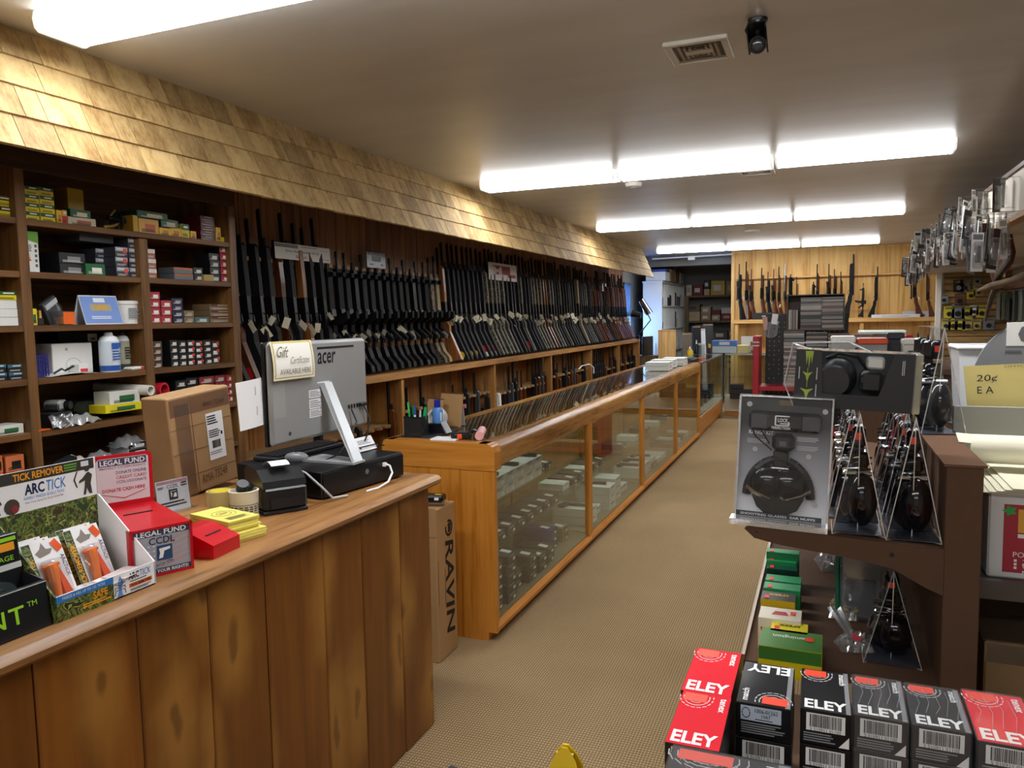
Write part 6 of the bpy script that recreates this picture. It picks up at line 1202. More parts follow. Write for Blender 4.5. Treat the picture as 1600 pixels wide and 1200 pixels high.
t = thing('price_sign', 'pale yellow handwritten price sign saying 20 cents each', 'sign', (.6, 2.13, 1.3), -.0, rx=-.1); M().add([(-.275, 0, .06), (.3, 0, .06), (.3, 0, .2), (-.285, 0, .165), (-.275, .002, .06), (.3, .002, .06), (.3, .002, .2), (-.285, .002, .165)], [(0, 1, 2, 3), (7, 6, 5, 4), (0, 4, 5, 1), (1, 5, 6, 2), (2, 6, 7, 3), (3, 7, 4, 0)]).build('card', pm('dccb80', .6), t)
txt('20¢', .045, .02, INK, t, (-.235, 0, .135), (1, 0, .05), (-.05, 0, 1), shear=.1, off=.001); txt('E A', .034, .017, INK, t, (-.238, 0, .108), (1, 0, .05), (-.05, 0, 1), off=.001); txt('OFFICIAL NRA', .1, .006, pm('8a7c48'), t, (-.15, 0, .168), (1, 0, .06), (-.06, 0, 1), off=.001)
o = P(1628, 592, y=2.3); t = thing('round_display_board', 'grey round cardboard sign with a white letter, behind the price sign', 'sign', (o.x, 2.3, 1.31)); r = (o.x-P(1521, 580, y=2.3).x)
M().cyl((0, 0, o.z-1.31), (0, .006, o.z-1.31), r, n=48).build('disc', pm('8a8c90', .5), t, True); q = P(1600, 522, y=2.3); M().box(q.x-o.x-.038, q.x-o.x+.05, -.0012, 0, q.z-1.31-.03, q.z-1.31+.03, 0, .0004).build('white_block', TXW, t); txt('O', .05, .05, pm('6a6c70'), t, (q.x-o.x+.012, -.0014, q.z-1.31), X3, Z3, bold=.06); mb = M(); lines(mb, (q.x-o.x-.06, 0, q.z-1.31+.0), (1, 0, .7), (-.7, 0, 1), .06, .006, 1); lines(mb, (q.x-o.x-.02, 0, q.z-1.31-.045), X3, Z3, .04, .008, 2); mb.build('print', pm('4c4e54'), t)
M().box(-.03, .03, .006, .05, 0, .2).build('easel', pm('7c7e80'), t)
o = P(1508, 625, y=2.6); t = thing('white_bin', 'white plastic bin with lid behind the price sign', 'bin', (.43, 2.62, 1.31)); M().prism([(-.06, 0), (.07, 0), (.08, .175), (-.07, .175)], -.08, .08, 'y').build('bin', pm('dcdee0', .35), t); M().box(-.078, .088, -.09, .09, .175, .19, 0, .006).build('lid', pm('e8eaec', .3), t); M().tube([(.0, -.088, .09), (-.02, -.1, .07), (.0, -.104, .06), (.02, -.1, .068)], .004, 6).build('handle', BLK, t)
t = thing('cardboard_box', 'taped brown cardboard box on the low right shelf', 'box', (.62, 2.02, .6905)); M().box(-.29, .3, -.16, .2, 0, .2, 0, .004).build('box', pm('8c7250', .7, var=.08, sc=5), t); mb = M(); mb.box(-.29, .3, -.1612, -.16, .155, .2); mb.box(-.2912, .3, -.15, .02, .2, .2012); mb.build('tape_strip', TAPE, t)
# yellow sign top and a dark mat at the bottom edge
o = P(883, 1166, z=.62); t = thing('floor_sign', 'yellow plastic folding floor sign, only its rounded tip showing', 'sign', (o.x, o.y, 0), .1)
for s in (-1, 1): M().grid(lambda u, v: ((2*u-1)*(.085-.06*v**2.2)*(1 if v < .93 else max(.25, math.cos((v-.93)/.07*1.3))), s*(.16*(1-v)+.006), .62*v), 8, 24, 0, .004).build('panel', pm('e8c410', .4), t, True)
M().cyl((-.02, 0, .6), (.02, 0, .6), .006, n=8).build('hinge', pm('b89808', .4), t)
o = P(722, 1192, z=.0); t = thing('rubber_mat', 'dark grey rubber floor mat, one corner at the bottom edge', 'mat', (o.x+.28, o.y-.5, 0), -.12); M().box(-.36, .3, -.4, .42, 0, .012, 0, .004).build('mat', pm('3c4048', .7), t)
# ------------------------------------------------------------------ middle distance: red unit with disc cases
RDM = pm('a01828', .35); PEG = pm('1c1d20', .5)
RY = 8.4; RS = 1.4
t = thing('red_display_unit', 'red metal display unit with black perforated back, disc cases stacked on it', 'shelf', (.03, RY, 0))
for x in (-.72, .7): M().box(x, x+.063, -.06, .36, 0, 1.37, 0, .006).build('post', RDM, t); M().box(x-.002, x+.065, -.062, -.05, 1.265, 1.28).box(x-.002, x+.065, -.062, -.05, 1.3, 1.315).build('chrome_band', CHR, t)
for z in (.848, .4, .1): M().box(-.656, .7, -.06, .36, z-.045, z, 0, .004).build('shelf', RDM, t)
M().box(-.62, .2, .33, .35, .14, 1.6, 0, .002).build('perforated_panel', PEG, t)
mb = M(); [mb.box(-.585+i*.05, -.577+i*.05, .3285, .33, .2+j*.05, .208+j*.05) for i in range(15) for j in range(27) if rb.random() < .75]; o = mb.build('holes', pm('b8b4a8', .5), t); o['kind'] = 'stuff'
DC = [pm(c, .25) for c in ('8c8a86', '5c5854', 'a8a6a2', '6c5450', '3c3a3a', '9c9088', '707478')]
def discs(x, z, n, lab, y=RY+.08, vert=0):
    t = thing('disc_case_stack', lab, 'disc cases', (x, y, z), rb.uniform(-.03, .03), 'stacks of disc cases')
    mb = M()
    for k in range(n):
        j = rb.uniform(-.003, .003)
        if vert: mb.box(k*.0147, k*.0147+.0136, -.08+j, .08, 0, .2+j, rb.randrange(7))
        else: mb.box(-.099+j, .099+j, -.08+j, .08, k*.0147, k*.0147+.0136, rb.randrange(7))
    o = mb.build('cases', DC, t); o['kind'] = 'stuff'; return t
for k in range(5): discs(-.287+k*.212, .85, [39, 38, 37, 36, 30, 34][k], 'tall stack of disc cases on the red unit shelf, %s from the left' % nth(k))
t = thing('wooden_crate', 'dark open crate of disc cases on top of the stacks', 'crate', (-.098, RY+.08, 1.426)); BRW = pm('54483c', .6)
for a in ((-.263, .28, -.09, .1, 0, .01), (-.263, .28, -.09, .1, .352, .362), (-.263, -.253, -.09, .1, .01, .352), (.27, .28, -.09, .1, .01, .352), (-.263, .28, .09, .1, .01, .352)): M().box(*a).build('board', BRW, t)
discs(-.134, 1.4365, 22, 'left flat stack of disc cases inside the crate'); discs(.07, 1.4365, 22, 'right flat stack of disc cases inside the crate'); discs(-.345, 1.4365, 6, 'upright disc cases at the left inside the crate', RY+.08, 1)
o = P(1205, 512, y=8.7); t = thing('hanging_bag', 'clear bag of papers hanging on the black perforated panel', 'bag', (o.x, 8.7, o.z-.08)); M().grid(lambda u, v: (-.07+.13*u+.02*v, -.02-.02*math.sin(u*6), .16*v-.03*math.sin(u*3)), 8, 6, 0, .003).build('bag', BGF, t); M().box(-.02, .04, -.03, -.028, .12, .23, T=MX.Rotation(.15, 4, 'Y')).build('white_paper', CARD, t); M().box(-.07, -.02, -.032, -.03, .06, .2, T=MX.Rotation(-.1, 4, 'Y')).build('pink_paper', pm('c8a098', .5), t)
for x, y, w, h, z, c, l in ((-.5, 8.4, .22, .09, .4, 'c89a40', 'orange and yellow carton on the lower shelf of the red unit'), (-.2, 8.42, .14, .24, .4, '2c5c4c', 'dark green carton on the lower shelf of the red unit'), (-.03, 8.44, .12, .36, .4, '24262a', 'black upright pack on the lower shelf of the red unit')): solo('carton', M().box(-w/2, w/2, -.06, .1, 0, h, 0, .003).box(-w*.4, w*.4, -.0612, -.06, h*.3, h*.7, 1), [pm(c, .4), pm('b8a890', .4)], l, 'carton', (x, y, z+.001))
# second island behind with mixed goods on top
t = thing('far_display_island', 'second brown display island behind the clear packs', 'shelf', (.4, 4.7, 0)); M().box(-.36, .5, -.3, .5, 1.275, 1.305, 0, .004).build('top', BRT, t); M().box(-.3, .45, -.25, .45, .08, 1.275).build('body', BRN, t); M().box(-.33, .48, -.28, .48, 0, .08).build('base', BRN, t)
def tote(px0, px1, pyt, pyb, y, d, mats, lab, nm='tote', kind=0):
    a, b = P(px0, pyb, y=y), P(px1, pyb, y=y); w, h = b.x-a.x, P(px0, pyt, y=y).z-1.306
    t = thing(nm, lab, nm.replace('_', ' '), ((a.x+b.x)/2, y+d/2, 1.306)); 
    M().prism([(-w*.46, 0), (w*.46, 0), (w*.5, h*.8), (-w*.5, h*.8)], -d/2, d/2, 'y').build('body', mats[0], t); M().box(-w*.53, w*.53, -d/2-.01, d/2+.01, h*.8, h, 0, .006).build('lid', mats[1], t)
    if kind: M().box(-w*.35, w*.35, -d*.4, d*.3, .002, h*.5, 0, .01).build('contents', mats[2], t); 
    else: mb = M(); patch(mb, (0, -d/2, h*.4), X3, Z3, w*.5, h*.4); mb.build('label', mats[2], t)
    return t
tote(1299, 1336, 526, 552, 4.45, .2, (glass('d8dcdc', .12, .7, .2, haze=.3, name='tote_plastic'), pm('e0e0dc', .4), pm('b8906c', .6)), 'frosted white tote of odds and ends, right of the disc cases', 'tote', 1)
tote(1341, 1386, 529, 553, 4.42, .2, (glass('c8ccd0', .1, .7, .15, haze=.25, name='tote_plastic2'), pm('c84c28', .4), pm('58504c', .6)), 'clear tote with a bright orange lid', 'tote', 1)
tote(1386, 1412, 520, 549, 4.65, .2, (pm('20242c', .5), pm('262a32', .5), pm('30343c', .5)), 'plain black carton right of the orange-lidded tote', 'carton')
tote(1411, 1442, 530, 553, 4.5, .2, (pm('c8c4bc', .5), pm('dcdad4', .5), pm('3c3c40', .5)), 'white carton with a dark round picture behind the tall clear pack', 'carton')
o = P(1405, 549, y=4.35); t = thing('spotting_scope', 'dark green scope lying on the far island', 'scope', (o.x, 4.35, 1.306)); M().cyl((-.09, .02, .03), (.0, 0, .03), .018, .022, 14).cyl((.0, 0, .03), (.05, -.01, .03), .022, .03, 14).build('tube', pm('2a3430', .4), t, True); M().cyl((.05, -.01, .03), (.055, -.011, .03), .027, .024, 14).build('lens', INK, t, True)
t = thing('counter_printer', 'grey printer on the far cabinet behind the orange-lidded tote', 'printer', (.74, 9.7, 1.051)); M().box(-.36, .1, -.2, .2, 0, .3, 0, .03).build('body', pm('a4aaa4', .4), t); M().box(-.38, .1, -.22, .2, .3, .34, 0, .01).build('lid', pm('d0d8d0', .35), t)
t = thing('low_cabinet', 'plain cabinet under the grey printer', 'cabinet', (.72, 9.7, 0)); M().box(-.5, .5, -.25, .3, .05, 1.02, 0, .004).build('body', pm('8c7450', .6), t); M().box(-.53, .5, -.28, .3, 1.02, 1.05, 0, .004).build('top', pm('b8a070', .5), t); M().box(-.45, .55, -.2, .28, 0, .05).build('plinth', BLKM, t)
# ------------------------------------------------------------------ on and in the far all-glass cases
FZ = .987
def onf(px, py): o = P(px, py, z=FZ); o.y = min(max(o.y, CE+.1), 12.3); o.x = min(o.x, -1.56); return o
def ftop(nm, lab, cat, px, py, parts, rz=0, y=None):
    o = P(px, py, y=y) if y else onf(px, py); t = thing(nm, lab, cat, (o.x, o.y, FZ), rz)
    for n, mb, m in parts: mb.build(n, m, t, True)
    return t
ftop('squeeze_bottle', 'yellow bottle with a white nozzle on the far glass case', 'bottle', 1078, 557, [('bottle', M().lathe([(.04, 0), (.045, .01), (.045, .08), (.02, .11)], n=14), pm('e8c030', .3)), ('nozzle', M().lathe([(.018, .11), (.008, .15)], n=10), CARD)])
ftop('oil_bottle', 'dark bottle with a white tip on the far glass case', 'bottle', 1092, 552, [('bottle', M().lathe([(.035, 0), (.035, .12), (.015, .16)], n=12), BLK), ('tip', M().lathe([(.014, .16), (.006, .22)], n=10), CARD)])
ftop('clear_jar', 'clear jar with white lid on the far glass case', 'jar', 1103, 551, [('jar', M().lathe([(.05, 0), (.05, .14)], n=14), glass('dce4e4', .1, .8, .05, haze=.15, name='jar_glass')), ('lid', M().lathe([(.053, .14), (.053, .17)], n=14), pm('d8dce0', .4))])
ftop('small_bottle', 'small brown bottle with a yellow cap on the far glass case', 'bottle', 1112, 552, [('bottle', M().lathe([(.025, 0), (.025, .1)], n=12), pm('3c2a20', .3)), ('cap', M().lathe([(.02, .1), (.018, .16)], n=10), pm('d8b030', .4))])
ftop('blue_box', 'blue and white carton with lid on the far glass case', 'box', 1133, 550, [('body', M().box(-.19, .19, -.1, .1, 0, .11, 0, .004), pm('c4d0d8', .4)), ('blue_lid', M().box(-.195, .195, -.105, .105, .11, .2, 0, .004), pm('4c7cc0', .4)), ('label', M().box(-.08, .08, -.1065, -.105, .13, .18), pm('d8dce4', .4))], 0, 12.75)
ftop('yellow_box', 'pale yellow card box on the far glass case', 'box', 1161, 550, [('body', M().box(-.08, .09, -.08, .08, 0, .1, 0, .003), pm('d8c888', .5)), ('lid', M().box(-.083, .093, -.083, .083, .1, .125, 0, .003), pm('e0d498', .5))], 0, 12.7)
ftop('sign_card', 'white card standing in a holder behind the yellow box', 'sign', 1168, 548, [('card', M().box(-.1, .1, 0, .004, .01, .26), CARD), ('foot', M().box(-.1, .1, -.04, .05, 0, .01), glass('e8eef0', .1, .8, .05, haze=.1, name='foot_plastic'))], .1, 12.9)
ftop('brown_box', 'small brown carton beside the red post', 'box', 1178, 550, [('body', M().box(-.05, .06, -.06, .06, 0, .18, 0, .003), pm('8c6c50', .5)), ('label', M().box(-.04, .05, -.0612, -.06, .05, .12), pm('d8c8b0', .5))], 0, 12.7)
t = thing('black_tray', 'black parts tray lying on the far glass case', 'tray', (-1.75, 10.5, FZ)); M().box(-.14, .14, -.25, .25, 0, .03, 0, .006).build('tray', BLKM, t); M().box(-.11, .11, -.2, .2, .03, .045, 0, .01).build('parts', pm('34363a', .4), t)
t = thing('orange_tool', 'orange handled tool on the far glass case', 'tool', (-1.6, 10.9, FZ)); M().box(-.03, .08, -.03, .03, 0, .025, 0, .008).build('handle', pm('d85c3c', .4), t); M().cyl((-.03, 0, .012), (-.14, .02, .012), .006, n=6).build('shaft', CHR, t)
for k in range(4):
    for j in range(3 if k != 1 else 2): goods(12.33-.0, -1.25+k*.2, .292+j*.08, .16, .2, .075, BBX, 'black boxed optic in the far glass case, %s stack, %s up' % (nth(k), nth(j)), 'boxes in the far glass case', 0)
for k in range(5):
    for j in range(2): goods(10.4+k*.42, -1.72, .292+j*.075, .18, .22, .07, BBX, 'black boxed optic in the side glass case, %s along, %s layer' % (nth(k), ['lower', 'upper'][j]), 'boxes in the side glass case', 0)
# ------------------------------------------------------------------ store room beyond
CUB = pm('d4d4d0', .45)
t = thing('pigeonhole_cabinet', 'tall white pigeonhole cabinet whose side catches blue daylight', 'cabinet', (-2.93, 14.0, 0))
M().box(-.16, .19, 0, .02, 0, 2.2, 0, .003).build('side_panel', CUB, t); M().box(-.16, .19, 2.38, 2.4, 0, 2.2).build('side_panel', CUB, t); M().box(-.16, -.15, .02, 2.38, 0, 2.2).build('back_panel', pm('a8a8a4', .5), t)
for k in range(6): M().box(-.15, .18, .02, 2.38, .04+k*.43, .06+k*.43).build('shelf', CUB, t)
for k in range(1, 12): M().box(-.15, .17, k*.198, k*.198+.014, .06, 2.19).build('divider', CUB, t)
M().cyl((.06, -.012, .9), (.06, -.012, 1.1), .008, n=8).build('handle', CUB, t); M().box(-.17, .2, -.01, 2.41, 2.2, 2.23).build('top', CUB, t)
rs = random.Random(23); DKC = ['1c1d22', '26282c', '34302c', '202838', '3c3430']
k = 0
for r_ in range(5):
    for c in range(11):
        if rs.random() < .45:
            solo('stored_item', M().box(-.1, .08, .025, .15, 0, rs.uniform(.15, .34), 0, .02), pm(rs.choice(DKC), .5), '%s stored bundle in the white pigeonholes, %s row up, %s hole along' % ('dark', nth(r_), nth(c)), 'bundle', (-2.86+rs.uniform(0, .04), 14.0+c*.198+.014, .061+r_*.43), 0, 'bundles in the white pigeonholes'); k += 1
SW = wood('5c4a34', '86704c', 0, .6, 6, .1); SWV = wood('5c4a34', '86704c', 2, .6, 6, .1)
t = thing('stock_shelves', 'rough wooden stock shelves along the store room back wall', 'shelf', (-1.85, 16.4, 0)); SZ = [.45, .95, 1.48, 2.0]
for z in SZ: M().box(-.85, .75, -.25, .3, z-.04, z, 0, .004).build('shelf', SW, t)
for x in (-.85, -.02+.35, .7): M().box(x, x+.09, -.27, -.25+.04, 0, 2.0, 0, .004).build('post', SWV, t)
CC = ['9c8464', '8c7454', 'b8a484', 'c8c4bc', '5c4c40', '2c2c34', '7c2430', 'c8a850', '3c4048', 'a89070', 'd0ccc4', '6c5c4c']
for i, z in enumerate(SZ):
    x = -2.68; k = 0
    while x < -1.32:
        w = rs.uniform(.12, .3)
        if x+w > -1.25: break
        zz = z+.001; n = rs.choice((1, 2, 2, 3)) if i < 3 else rs.choice((1, 1, 2))
        for j in range(n):
            h = rs.uniform(.08, .19) if n > 1 else rs.uniform(.15, .36)
            if zz+h > z+.47: break
            c = rs.choice(CC); mb = M().box(.005, w-.005, 0, .35, 0, h-.001, 0, .006).box(w*.2, w*.7, -.0012, 0, h*.3, h*.7, 1)
            solo('stock_carton', mb, [pm(c, .6), pm(rs.choice(('d8d4cc', '3c3834', 'b89c70')), .6)], 'store room carton, %s shelf up, %s pile from left, %s in pile' % (nth(i), nth(k), nth(j)), 'carton', (x, 16.2, zz), 0, 'cartons in the store room'); zz += h
        x += w+.01; k += 1
for k, (px, py, w, h, d, c, l) in enumerate(((1046, 440, .28, .2, .3, 'c4c8cc', 'white lidded tote with blue top on the white cabinet'), (1052, 440, .2, .22, .2, '8c6c40', 'brown open carton on the white cabinet'), (1068, 438, .3, .34, .4, '6c5440', 'tall brown carton on the white cabinet'), (1078, 446, .3, .2, .35, 'b8b4ac', 'pale carton bundle at the far end of the white cabinet'))):
    t = thing('stock_box', l, 'box', (-2.88, 14.2+k*.52, 2.231)); M().box(-.16, .2, -.2, .22, 0, h, 0, .008).build('body', pm(c, .6), t); M().box(-.165, .205, -.205, .225, h-.04, h+.01, 0, .006).build('lid', pm('2c4484' if k == 0 else c, .5), t)
t = thing('fabric_bundle', 'olive fabric bundle heaped on the store room floor', 'bundle', (-2.1, 15.3, 0)); M().grid(lambda u, v: (-.6+1.2*u, -.4+.8*v, .02+(.75+.1*math.sin(u*11+v*4)+.08*math.sin(v*13))*(math.sin(math.pi*u)*math.sin(math.pi*v))**.4), 20, 14).build('cloth', pm('5c5238', .9, var=.25, sc=6), t, True); M().tube([(-.1, -.3, .7), (.1, -.32, .85), (.3, -.3, .72)], .03, 8).build('strap', pm('3c3828', .8), t, True)
for x, y, w, h, rz, m, l in ((-2.5, 13.2, .3, 1.36, .2, PINV, 'pale pine board leaning by the white cabinet'), (-2.18, 13.5, .18, 1.3, .5, pm('5c5040', .6), 'brown hardboard sheet leaning behind the pine board'), (-2.02, 13.65, .16, 1.42, .6, BLK, 'black gun case leaning beside the boards'), (-1.93, 13.75, .12, 1.36, .7, pm('c8ccd0', .4), 'narrow white panel between the black cases'), (-1.85, 13.85, .2, 1.45, .6, pm('26282c', .5), 'wide black case leaning nearest the plywood')):
    t = thing('leaning_board', l, 'board', (x, y, 0), rz, rx=-.09); M().box(-w/2, w/2, -.012, .012, .002, h, 0, .004).build('board', m, t); M().box(-w/2+.01, w/2-.01, -.013, -.012, h-.03, h-.015).build('edge_band', pm('a08058', .6), t)
solo('framed_panel', M().box(-.02, .02, -.2, .2, 0, .34, 0, .004).box(.02, .022, -.18, .18, .02, .32, 1), [pm('2c2620', .5), pm('3c332a', .5)], 'dark framed panel at the far end of the rack', 'frame', (-2.9, 13.5, .9), -.2)
solo('side_stand', M().box(-.25, .15, -.2, .25, 0, .9, 0, .004).box(-.2, .1, -.202, -.2, .1, .8, 1), [SWV, SWV], 'small wooden stand at the far end of the rack', 'stand', (-2.85, 13.55, 0))
# desk lamp clamped by the rack end
t = thing('desk_lamp', 'black and chrome clamp lamp at the far end of the gun rack', 'lamp', (-2.98, 13.1, 1.21)); M().box(-.03, .03, -.03, .03, 0, .05, 0, .006).build('clamp', BLK, t); M().cyl((0, 0, .05), (.22, .0, .32), .01, n=8).cyl((.22, 0, .32), (.06, 0, .62), .01, n=8).build('arm', BLK, t)
M().cyl((.06, 0, .66), (.2, 0, .42), .05, .07, 14).build('shade', CHR, t, True); M().cyl((-.1, 0, .44), (.06, 0, .4), .07, .05, 14).build('second_shade', BLK, t, True)
t = thing('lamp_lead', 'short white cable bent over the rack bay', 'cable', (-3.02, 9.75, .91)); M().tube([(0, 0, 0), (.02, .1, .04), (.06, .3, .05), (.1, .38, .0), (.1, .38, -.08)], .008, 6).build('wire', CARD, t, True)
# posters on the rack wall
def poster(px0, px1, pyt, pyb, m, lab, words, x=-3.2):
    a, b = P(px0, pyt, x=x), P(px1, pyt, x=x); z0 = 2.0; z1 = a.z; w = b.y-a.y; t = thing('poster', lab, 'sign', (x+.012, (a.y+b.y)/2, 2.001), 0, ry=-.04); h = z1-2.0
    M().box(-.003, 0, -w/2, w/2, 0, h).build('card', m, t)
    for s, fx, fz, fw, fh, c in words:
        if s: txt(s, w*fw, h*fh, pm(c, .5), t, (0, w*fx, h*fz), Y3, Z3, bold=.01)
        else: mb = M(); patch(mb, (0, w*fx, h*fz), Y3, Z3, w*fw, h*fh); mb.build('print', pm(c, .5), t)
    return t
poster(427, 513, 378, 404, pm('d0ccc4', .5), 'wide white poster with grey swoosh on the upper rack rail', [('', -.3, .85, .4, .22, '6c6864'), ('', .1, .88, .3, .08, '9c9894'), ('Ethos Now Available 20-Ga', -.02, .55, .6, .16, '3c3c40'), ('ETHOS', .38, .75, .12, .08, '8c8884'), ('Benelli', -.05, .22, .2, .18, 'b03040'), ('Benelli', .4, .2, .14, .1, 'b03040')])
p_ = poster(571, 600, 393, 419, pm('3a3c40', .25), 'small dark framed sign on the upper rack rail', [('', 0, .6, .5, .36, 'a8acb0'), ('', 0, .6, .42, .26, '2c2e32'), ('LOCK', 0, .6, .3, .1, 'd8dce0'), ('', -.25, .22, .2, .1, '8c9094'), ('', .3, .22, .16, .12, '5c6064')])
poster(762, 806, 409, 440, pm('dcd8d4', .5), 'white poster with red picture behind the gun barrels', [('', -.05, .6, .6, .5, '8c2030'), ('M', -.2, .55, .3, .5, 'd8c8c8'), ('', .3, .3, .3, .2, 'a83040')])
# ------------------------------------------------------------------ right wall display
CRW = pm('cfc6b6', .6)
t = thing('overhead_display', 'overhead wall display with brown edge and hooks, hung with clear packs', 'display', (1.0, 7.3, 2.1))
M().box(.0, .03, -2.9, 2.36, .03, .3).build('panel', CRW, t); M().box(-.012, .04, -2.9, 2.36, .28, .312, 0, .004).build('top_edge', pm('5c3c30', .5), t); M().box(-.02, .05, -2.9, 2.36, .0, .035, 0, .004).build('bottom_rail', RK, t); M().box(.05, .95, -2.9, 2.36, .012, .02).build('underside', pm('b8ae9e', .7), t)
PKM = [pm('26282c', .4), pm('7c7e80', .4), pm('3c2426', .4), pm('4c5058', .4), pm('b0b0ac', .4)]
def hang(y, x, z, s, m, lab):
    t = thing('hanging_pack', lab, 'blister pack', (x, y, z), rb.uniform(.5, 1.4), 'blister packs on the overhead display', ry=rb.uniform(-.1, .25))
    M().box(-.045*s, .045*s, -.001, .001, -.26*s, 0, 0, .0008).build('card', m, t); M().box(-.04*s, .04*s, -.028*s, -.001, -.24*s, -.06*s, 0, .008).build('blister', glass('f6f8fa', .16, .95, .06, haze=.06, name='blister_shell'), t, True)
    M().box(-.02*s, .02*s, -.018*s, -.002, -.2*s, -.09*s, 0, .006).build('item', PKM[rb.randrange(2)], t); mb = M(); patch(mb, (0, -.001, -.03*s), X3, Z3, .07*s, .035*s); mb.build('header_print', PKM[rb.randrange(5)], t)
    return rank(t, lab, 'from the left')
HP = []
for k in range(26): HP.append((9.4-k*.17, .95-.06*(k % 3), 2.36+rb.uniform(-.03, .02), rb.uniform(.6, .85)))
for k in range(28): HP.append((9.4-k*.16, .93-.08*(k % 3), 2.17+rb.uniform(-.04, .03), rb.uniform(.6, .85)))
for k in range(8): HP.append((9.5-k*.14, .85-.04*(k % 2), 2.03, .6))
for k in range(9): HP.append((5.6-k*.1, .9-.05*(k % 3), 2.1-.06*(k % 2), .85))
OD = [o for o in COL.objects if o.name == 'overhead_display'][0]; hk = M()
for y, x, z, s in HP: hk.tube([(.01, y-7.3, max(z, 2.115)-2.1), (x-1.0, y-7.3, max(z, 2.115)-2.1), (x-1.003, y-7.3, z-2.125)], .003, 4)
hk.build('hooks', CHR, OD)['kind'] = 'stuff'
for i, (y, x, z, s) in enumerate(HP): hang(y, x, z, s, PKM[rb.randrange(5)] if rb.random() < .55 else CARD, 'clear blister pack, %s of overhead display' % ('top row' if i < 26 else 'second row' if i < 54 else 'low far end' if i < 62 else 'low near end'))
# cards on the slatted wall
YC = pm('c8b838', .45); TC = pm('b8a868', .5); GC = pm('7c828c', .4)
for px, py, m, s, l in ((1483, 488, YC, 1, 'yellow card with black round part, leftmost of upper row on slats'), (1497, 487, GC, 1.2, 'large grey blister, second in upper row on slats'), (1511, 488, YC, 1, 'yellow card with black round part, third in upper row on slats'), (1522, 485, CARD, .8, 'narrow white card, fourth in upper row on slats'), (1534, 487, YC, 1, 'yellow card with black round part, rightmost of upper row on slats'),
    (1478, 507, TC, .9, 'tan card, leftmost of lower row on slats'), (1489, 507, YC, .9, 'yellow card, second in lower row on slats'), (1500, 506, pm('d8d050', .4), 1, 'bright yellow card, third in lower row on slats'), (1512, 507, TC, 1, 'tan card with dark part, fourth in lower row on slats'), (1526, 507, TC, .8, 'narrow tan card, fifth in lower row on slats'), (1545, 506, GC, 1, 'grey blister at the right of lower row on slats'),
    (1498, 447, BLKM, 1, 'black blister high on the slatted wall'), (1507, 447, GC, 1, 'silver blister high on the slatted wall'), (1517, 460, YC, .8, 'lone yellow card in the middle of the slatted wall'), (1529, 454, TC, .9, 'pale tan card in the middle of the slatted wall'), (1527, 438, GREY, .7, 'grey cap shaped pack near the top of slats'), (1475, 467, GREY, .8, 'grey blister by the white post'), (1500, 468, pm('6c4838', .5), 1, 'brown pouch below the black blister on slats')):
    o = P(px, py, y=10.17); t = thing('hook_card', l, 'blister pack', (o.x, 10.165, o.z), 0, 'cards on the slatted wall'); s *= .055
    M().box(-s, s, 0, .004, -s*1.25, s*1.25, 0, .001).build('card', m, t); M().cyl((0, 0, -s*.35), (0, -.015, -s*.35), s*.5, s*.45, 14).build('part', BLK if m is not BLKM else GREY, t, True); mb = M(); patch(mb, (0, 0, s*.85), X3, Z3, s*1.5, s*.4); mb.build('header_print', pm('6c6434', .5), t); M().cyl((0, -.01, s*1.1), (0, .034, s*1.1), .003, n=5).build('hook', CHR, t)
# mounted pheasant on a log
def taper(mb, pts, rad, n=14, m=0):
    pts = [V(p) for p in pts]; vs = []; a = None
    for i, p in enumerate(pts):
        d = (pts[min(i+1, len(pts)-1)]-pts[max(i-1, 0)]).normalized(); a = d.orthogonal().normalized() if a is None else (a-d*a.dot(d)).normalized(); c = d.cross(a); r = rad[i]; r = r if hasattr(r, '__len__') else (r, r)
        vs += [p+a*math.cos(6.2832*k/n)*r[0]+c*math.sin(6.2832*k/n)*r[1] for k in range(n)]
    fs = [(i*n+k, i*n+(k+1) % n, (i+1)*n+(k+1) % n, (i+1)*n+k) for i in range(len(pts)-1) for k in range(n)]+[tuple(range(n))[::-1], tuple(range((len(pts)-1)*n, len(pts)*n))]
    return mb.add(vs, fs, m)
o = P(1566, 428, y=6.2); t = thing('mounted_pheasant', 'stuffed brown pheasant with a long tail perched on a log', 'bird', (o.x, 6.2, o.z)); t.scale = (.78, .78, .78)
FTH = pm('5c2c1a', .6, var=.5, sc=45, bump=.3); FT2 = pm('3c2a1e', .6, var=.4, sc=60)
mb = M(); taper(mb, [(-.06, 0, -.02), (-.03, 0, .04), (.0, 0, .12), (.025, 0, .2), (.035, 0, .27), (.04, 0, .32), (.035, 0, .36), (.02, -.01, .39), (.005, -.015, .395)], [.03, .07, .085, .075, .045, .03, .032, .028, .01], 16); mb.build('body', FTH, t, True)
mb = M(); taper(mb, [(-.05, 0, .0), (-.03, 0, -.1), (-.07, .02, -.2), (-.1, .03, -.34), (-.11, .03, -.42)], [(.05, .04), (.04, .03), (.03, .02), (.018, .012), (.005, .005)], 10); mb.build('tail', FT2, t, True)
mb = M(); mb.prism([(.005, .4), (-.03, .385), (.0, .382)], -.018, -.008, 'y'); mb.build('beak', pm('b8a884', .4), t); M().ball((.03, -.034, .372), .012, 8).build('red_wattle', pm('a02020', .5), t, True); mb = M(); taper(mb, [(.03, -.005, .3), (.033, -.005, .312)], [.036, .036], 14); mb.build('neck_ring', pm('d0c8b8', .6), t, True)
mb = M(); taper(mb, [(.04, -.06, .2), (.01, -.085, .12), (-.05, -.07, .0), (-.07, -.04, -.06)], [(.02, .03), (.02, .05), (.015, .03), (.004, .006)], 10); mb.build('wing', FT2, t, True)
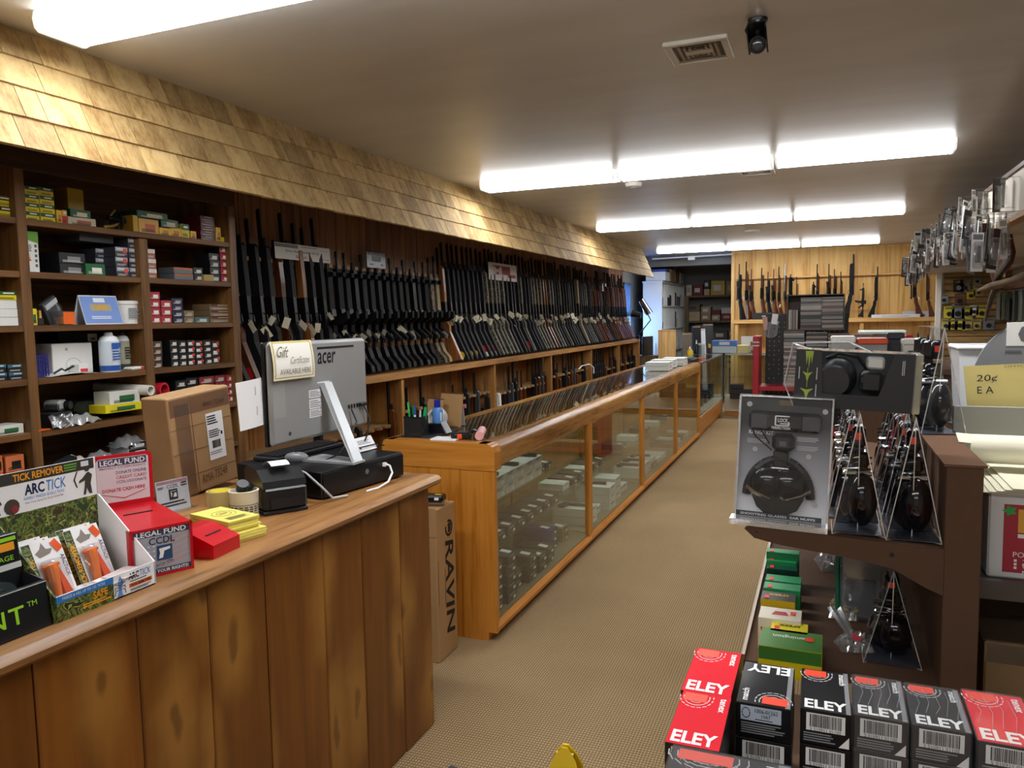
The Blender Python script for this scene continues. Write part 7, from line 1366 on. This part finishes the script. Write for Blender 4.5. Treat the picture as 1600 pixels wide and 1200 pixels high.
for s in (-1, 1): mb = M(); taper(mb, [(-.01, s*.03, .04), (.0, s*.03-.05, .0), (-.0, s*.02-.085, -.03)], [.016, .008, .007], 8); mb.build('leg', pm('8c7c60', .6), t, True)
t = thing('log_perch', 'short rough log perch sticking out under the pheasant', 'log', (o.x, 6.13, o.z-.055)); mb = M(); taper(mb, [(-.16, -.01, -.06), (-.08, 0, -.03), (.05, 0, .0), (.2, .02, .08), (.45, .02, .12), (.78, .02, .12)], [.008, .026, .03, .035, .04, .045], 10); mb.build('branch', pm('6c5c48', .85, var=.4, sc=18, bump=.6), t, True); M().ball((.2, .0, .12), (.09, .08, .08), 10).build('moss', pm('4c5638', .9, var=.4, sc=20), t, True)
# goods on the right wall
o = P(1590, 470, x=1.9); t = thing('hanging_rack', 'brown topped wall rack hung with green and grey packs', 'rack', (1.92, o.y, o.z)); M().box(-.05, .03, -.6, .6, .13, .24, 0, .004).build('board', pm('8a5c3c', .6), t); M().box(-.02, .03, -.6, .6, -.6, .13).build('panel', pm('8c8478', .6), t)
for k in range(8):
    b = thing('glove_pack', 'green and grey pack on the brown topped wall rack', 'pack', (1.84-.03*(k % 2), o.y-.5+k*.14, o.z+.1), 1.4+R_(-.3, .3), 'packs on the brown topped rack'); rank(b, b['label'], 'from the left'); M().prism([(-.05, -.3), (.05, -.32), (.06, -.1), (.03, 0), (-.03, 0), (-.06, -.1)], -.015, .015, 'y').build('body', pm(rb.choice(('5c6454', '3c4438', '8c9088', 'a8aca4')), .5), b); M().box(-.03, .03, -.017, -.015, -.08, -.01).build('header', pm('b8bcb0', .5), b); M().cyl((0, 0, -.004), (-.0, -.09, .0), .003, n=5).build('hook', CHR, b)
solo('white_long_carton', M().box(-.35, .35, -.05, .05, 0, .055, 0, .003).box(-.2, .2, -.0512, -.05, .015, .04, 1), [pm('d8d8dc', .5), pm('c0c0c8', .5)], 'long flat white carton lying on the far pine ledge', 'carton', (1.05, 13.8, 1.5005)); solo('grey_long_carton', M().box(-.22, .22, -.05, .05, 0, .1, 0, .003).box(-.15, .1, -.0512, -.05, .02, .05, 1), [pm('b4b4b8', .5), pm('3c3c40', .5)], 'grey carton at the right end of the far pine ledge', 'carton', (1.38, 13.93, 1.5005))
solo('black_case', M().box(-.2, .2, -.05, .06, 0, .12, 0, .01).box(-.05, .05, -.06, -.05, .05, .07, 1), [BLKM, GREY], 'low black case on the left of the far pine ledge', 'case', (-.95, 13.86, 1.5005))
t = thing('ceiling_conduit', 'white conduit with a junction box under the store room beam', 'conduit', (-2.2, 13.9, 2.52)); M().cyl((-.7, 0, .1), (.7, 0, .12), .012, n=8).build('pipe', CARD, t); M().box(-.06, .06, -.03, .03, .05, .12, 0, .005).build('box', CARD, t)
# ------------------------------------------------------------------ number the look-alikes by where they stand
for (base, place), os_ in RANK.items():
    bpy.context.view_layer.update()
    os_.sort(key=lambda o: SX(o.location+V((0, 0, .1))))
    for i, o in enumerate(os_): o['label'] = base if len(os_) == 1 else '%s, %s %s' % (base, nth(i), place)
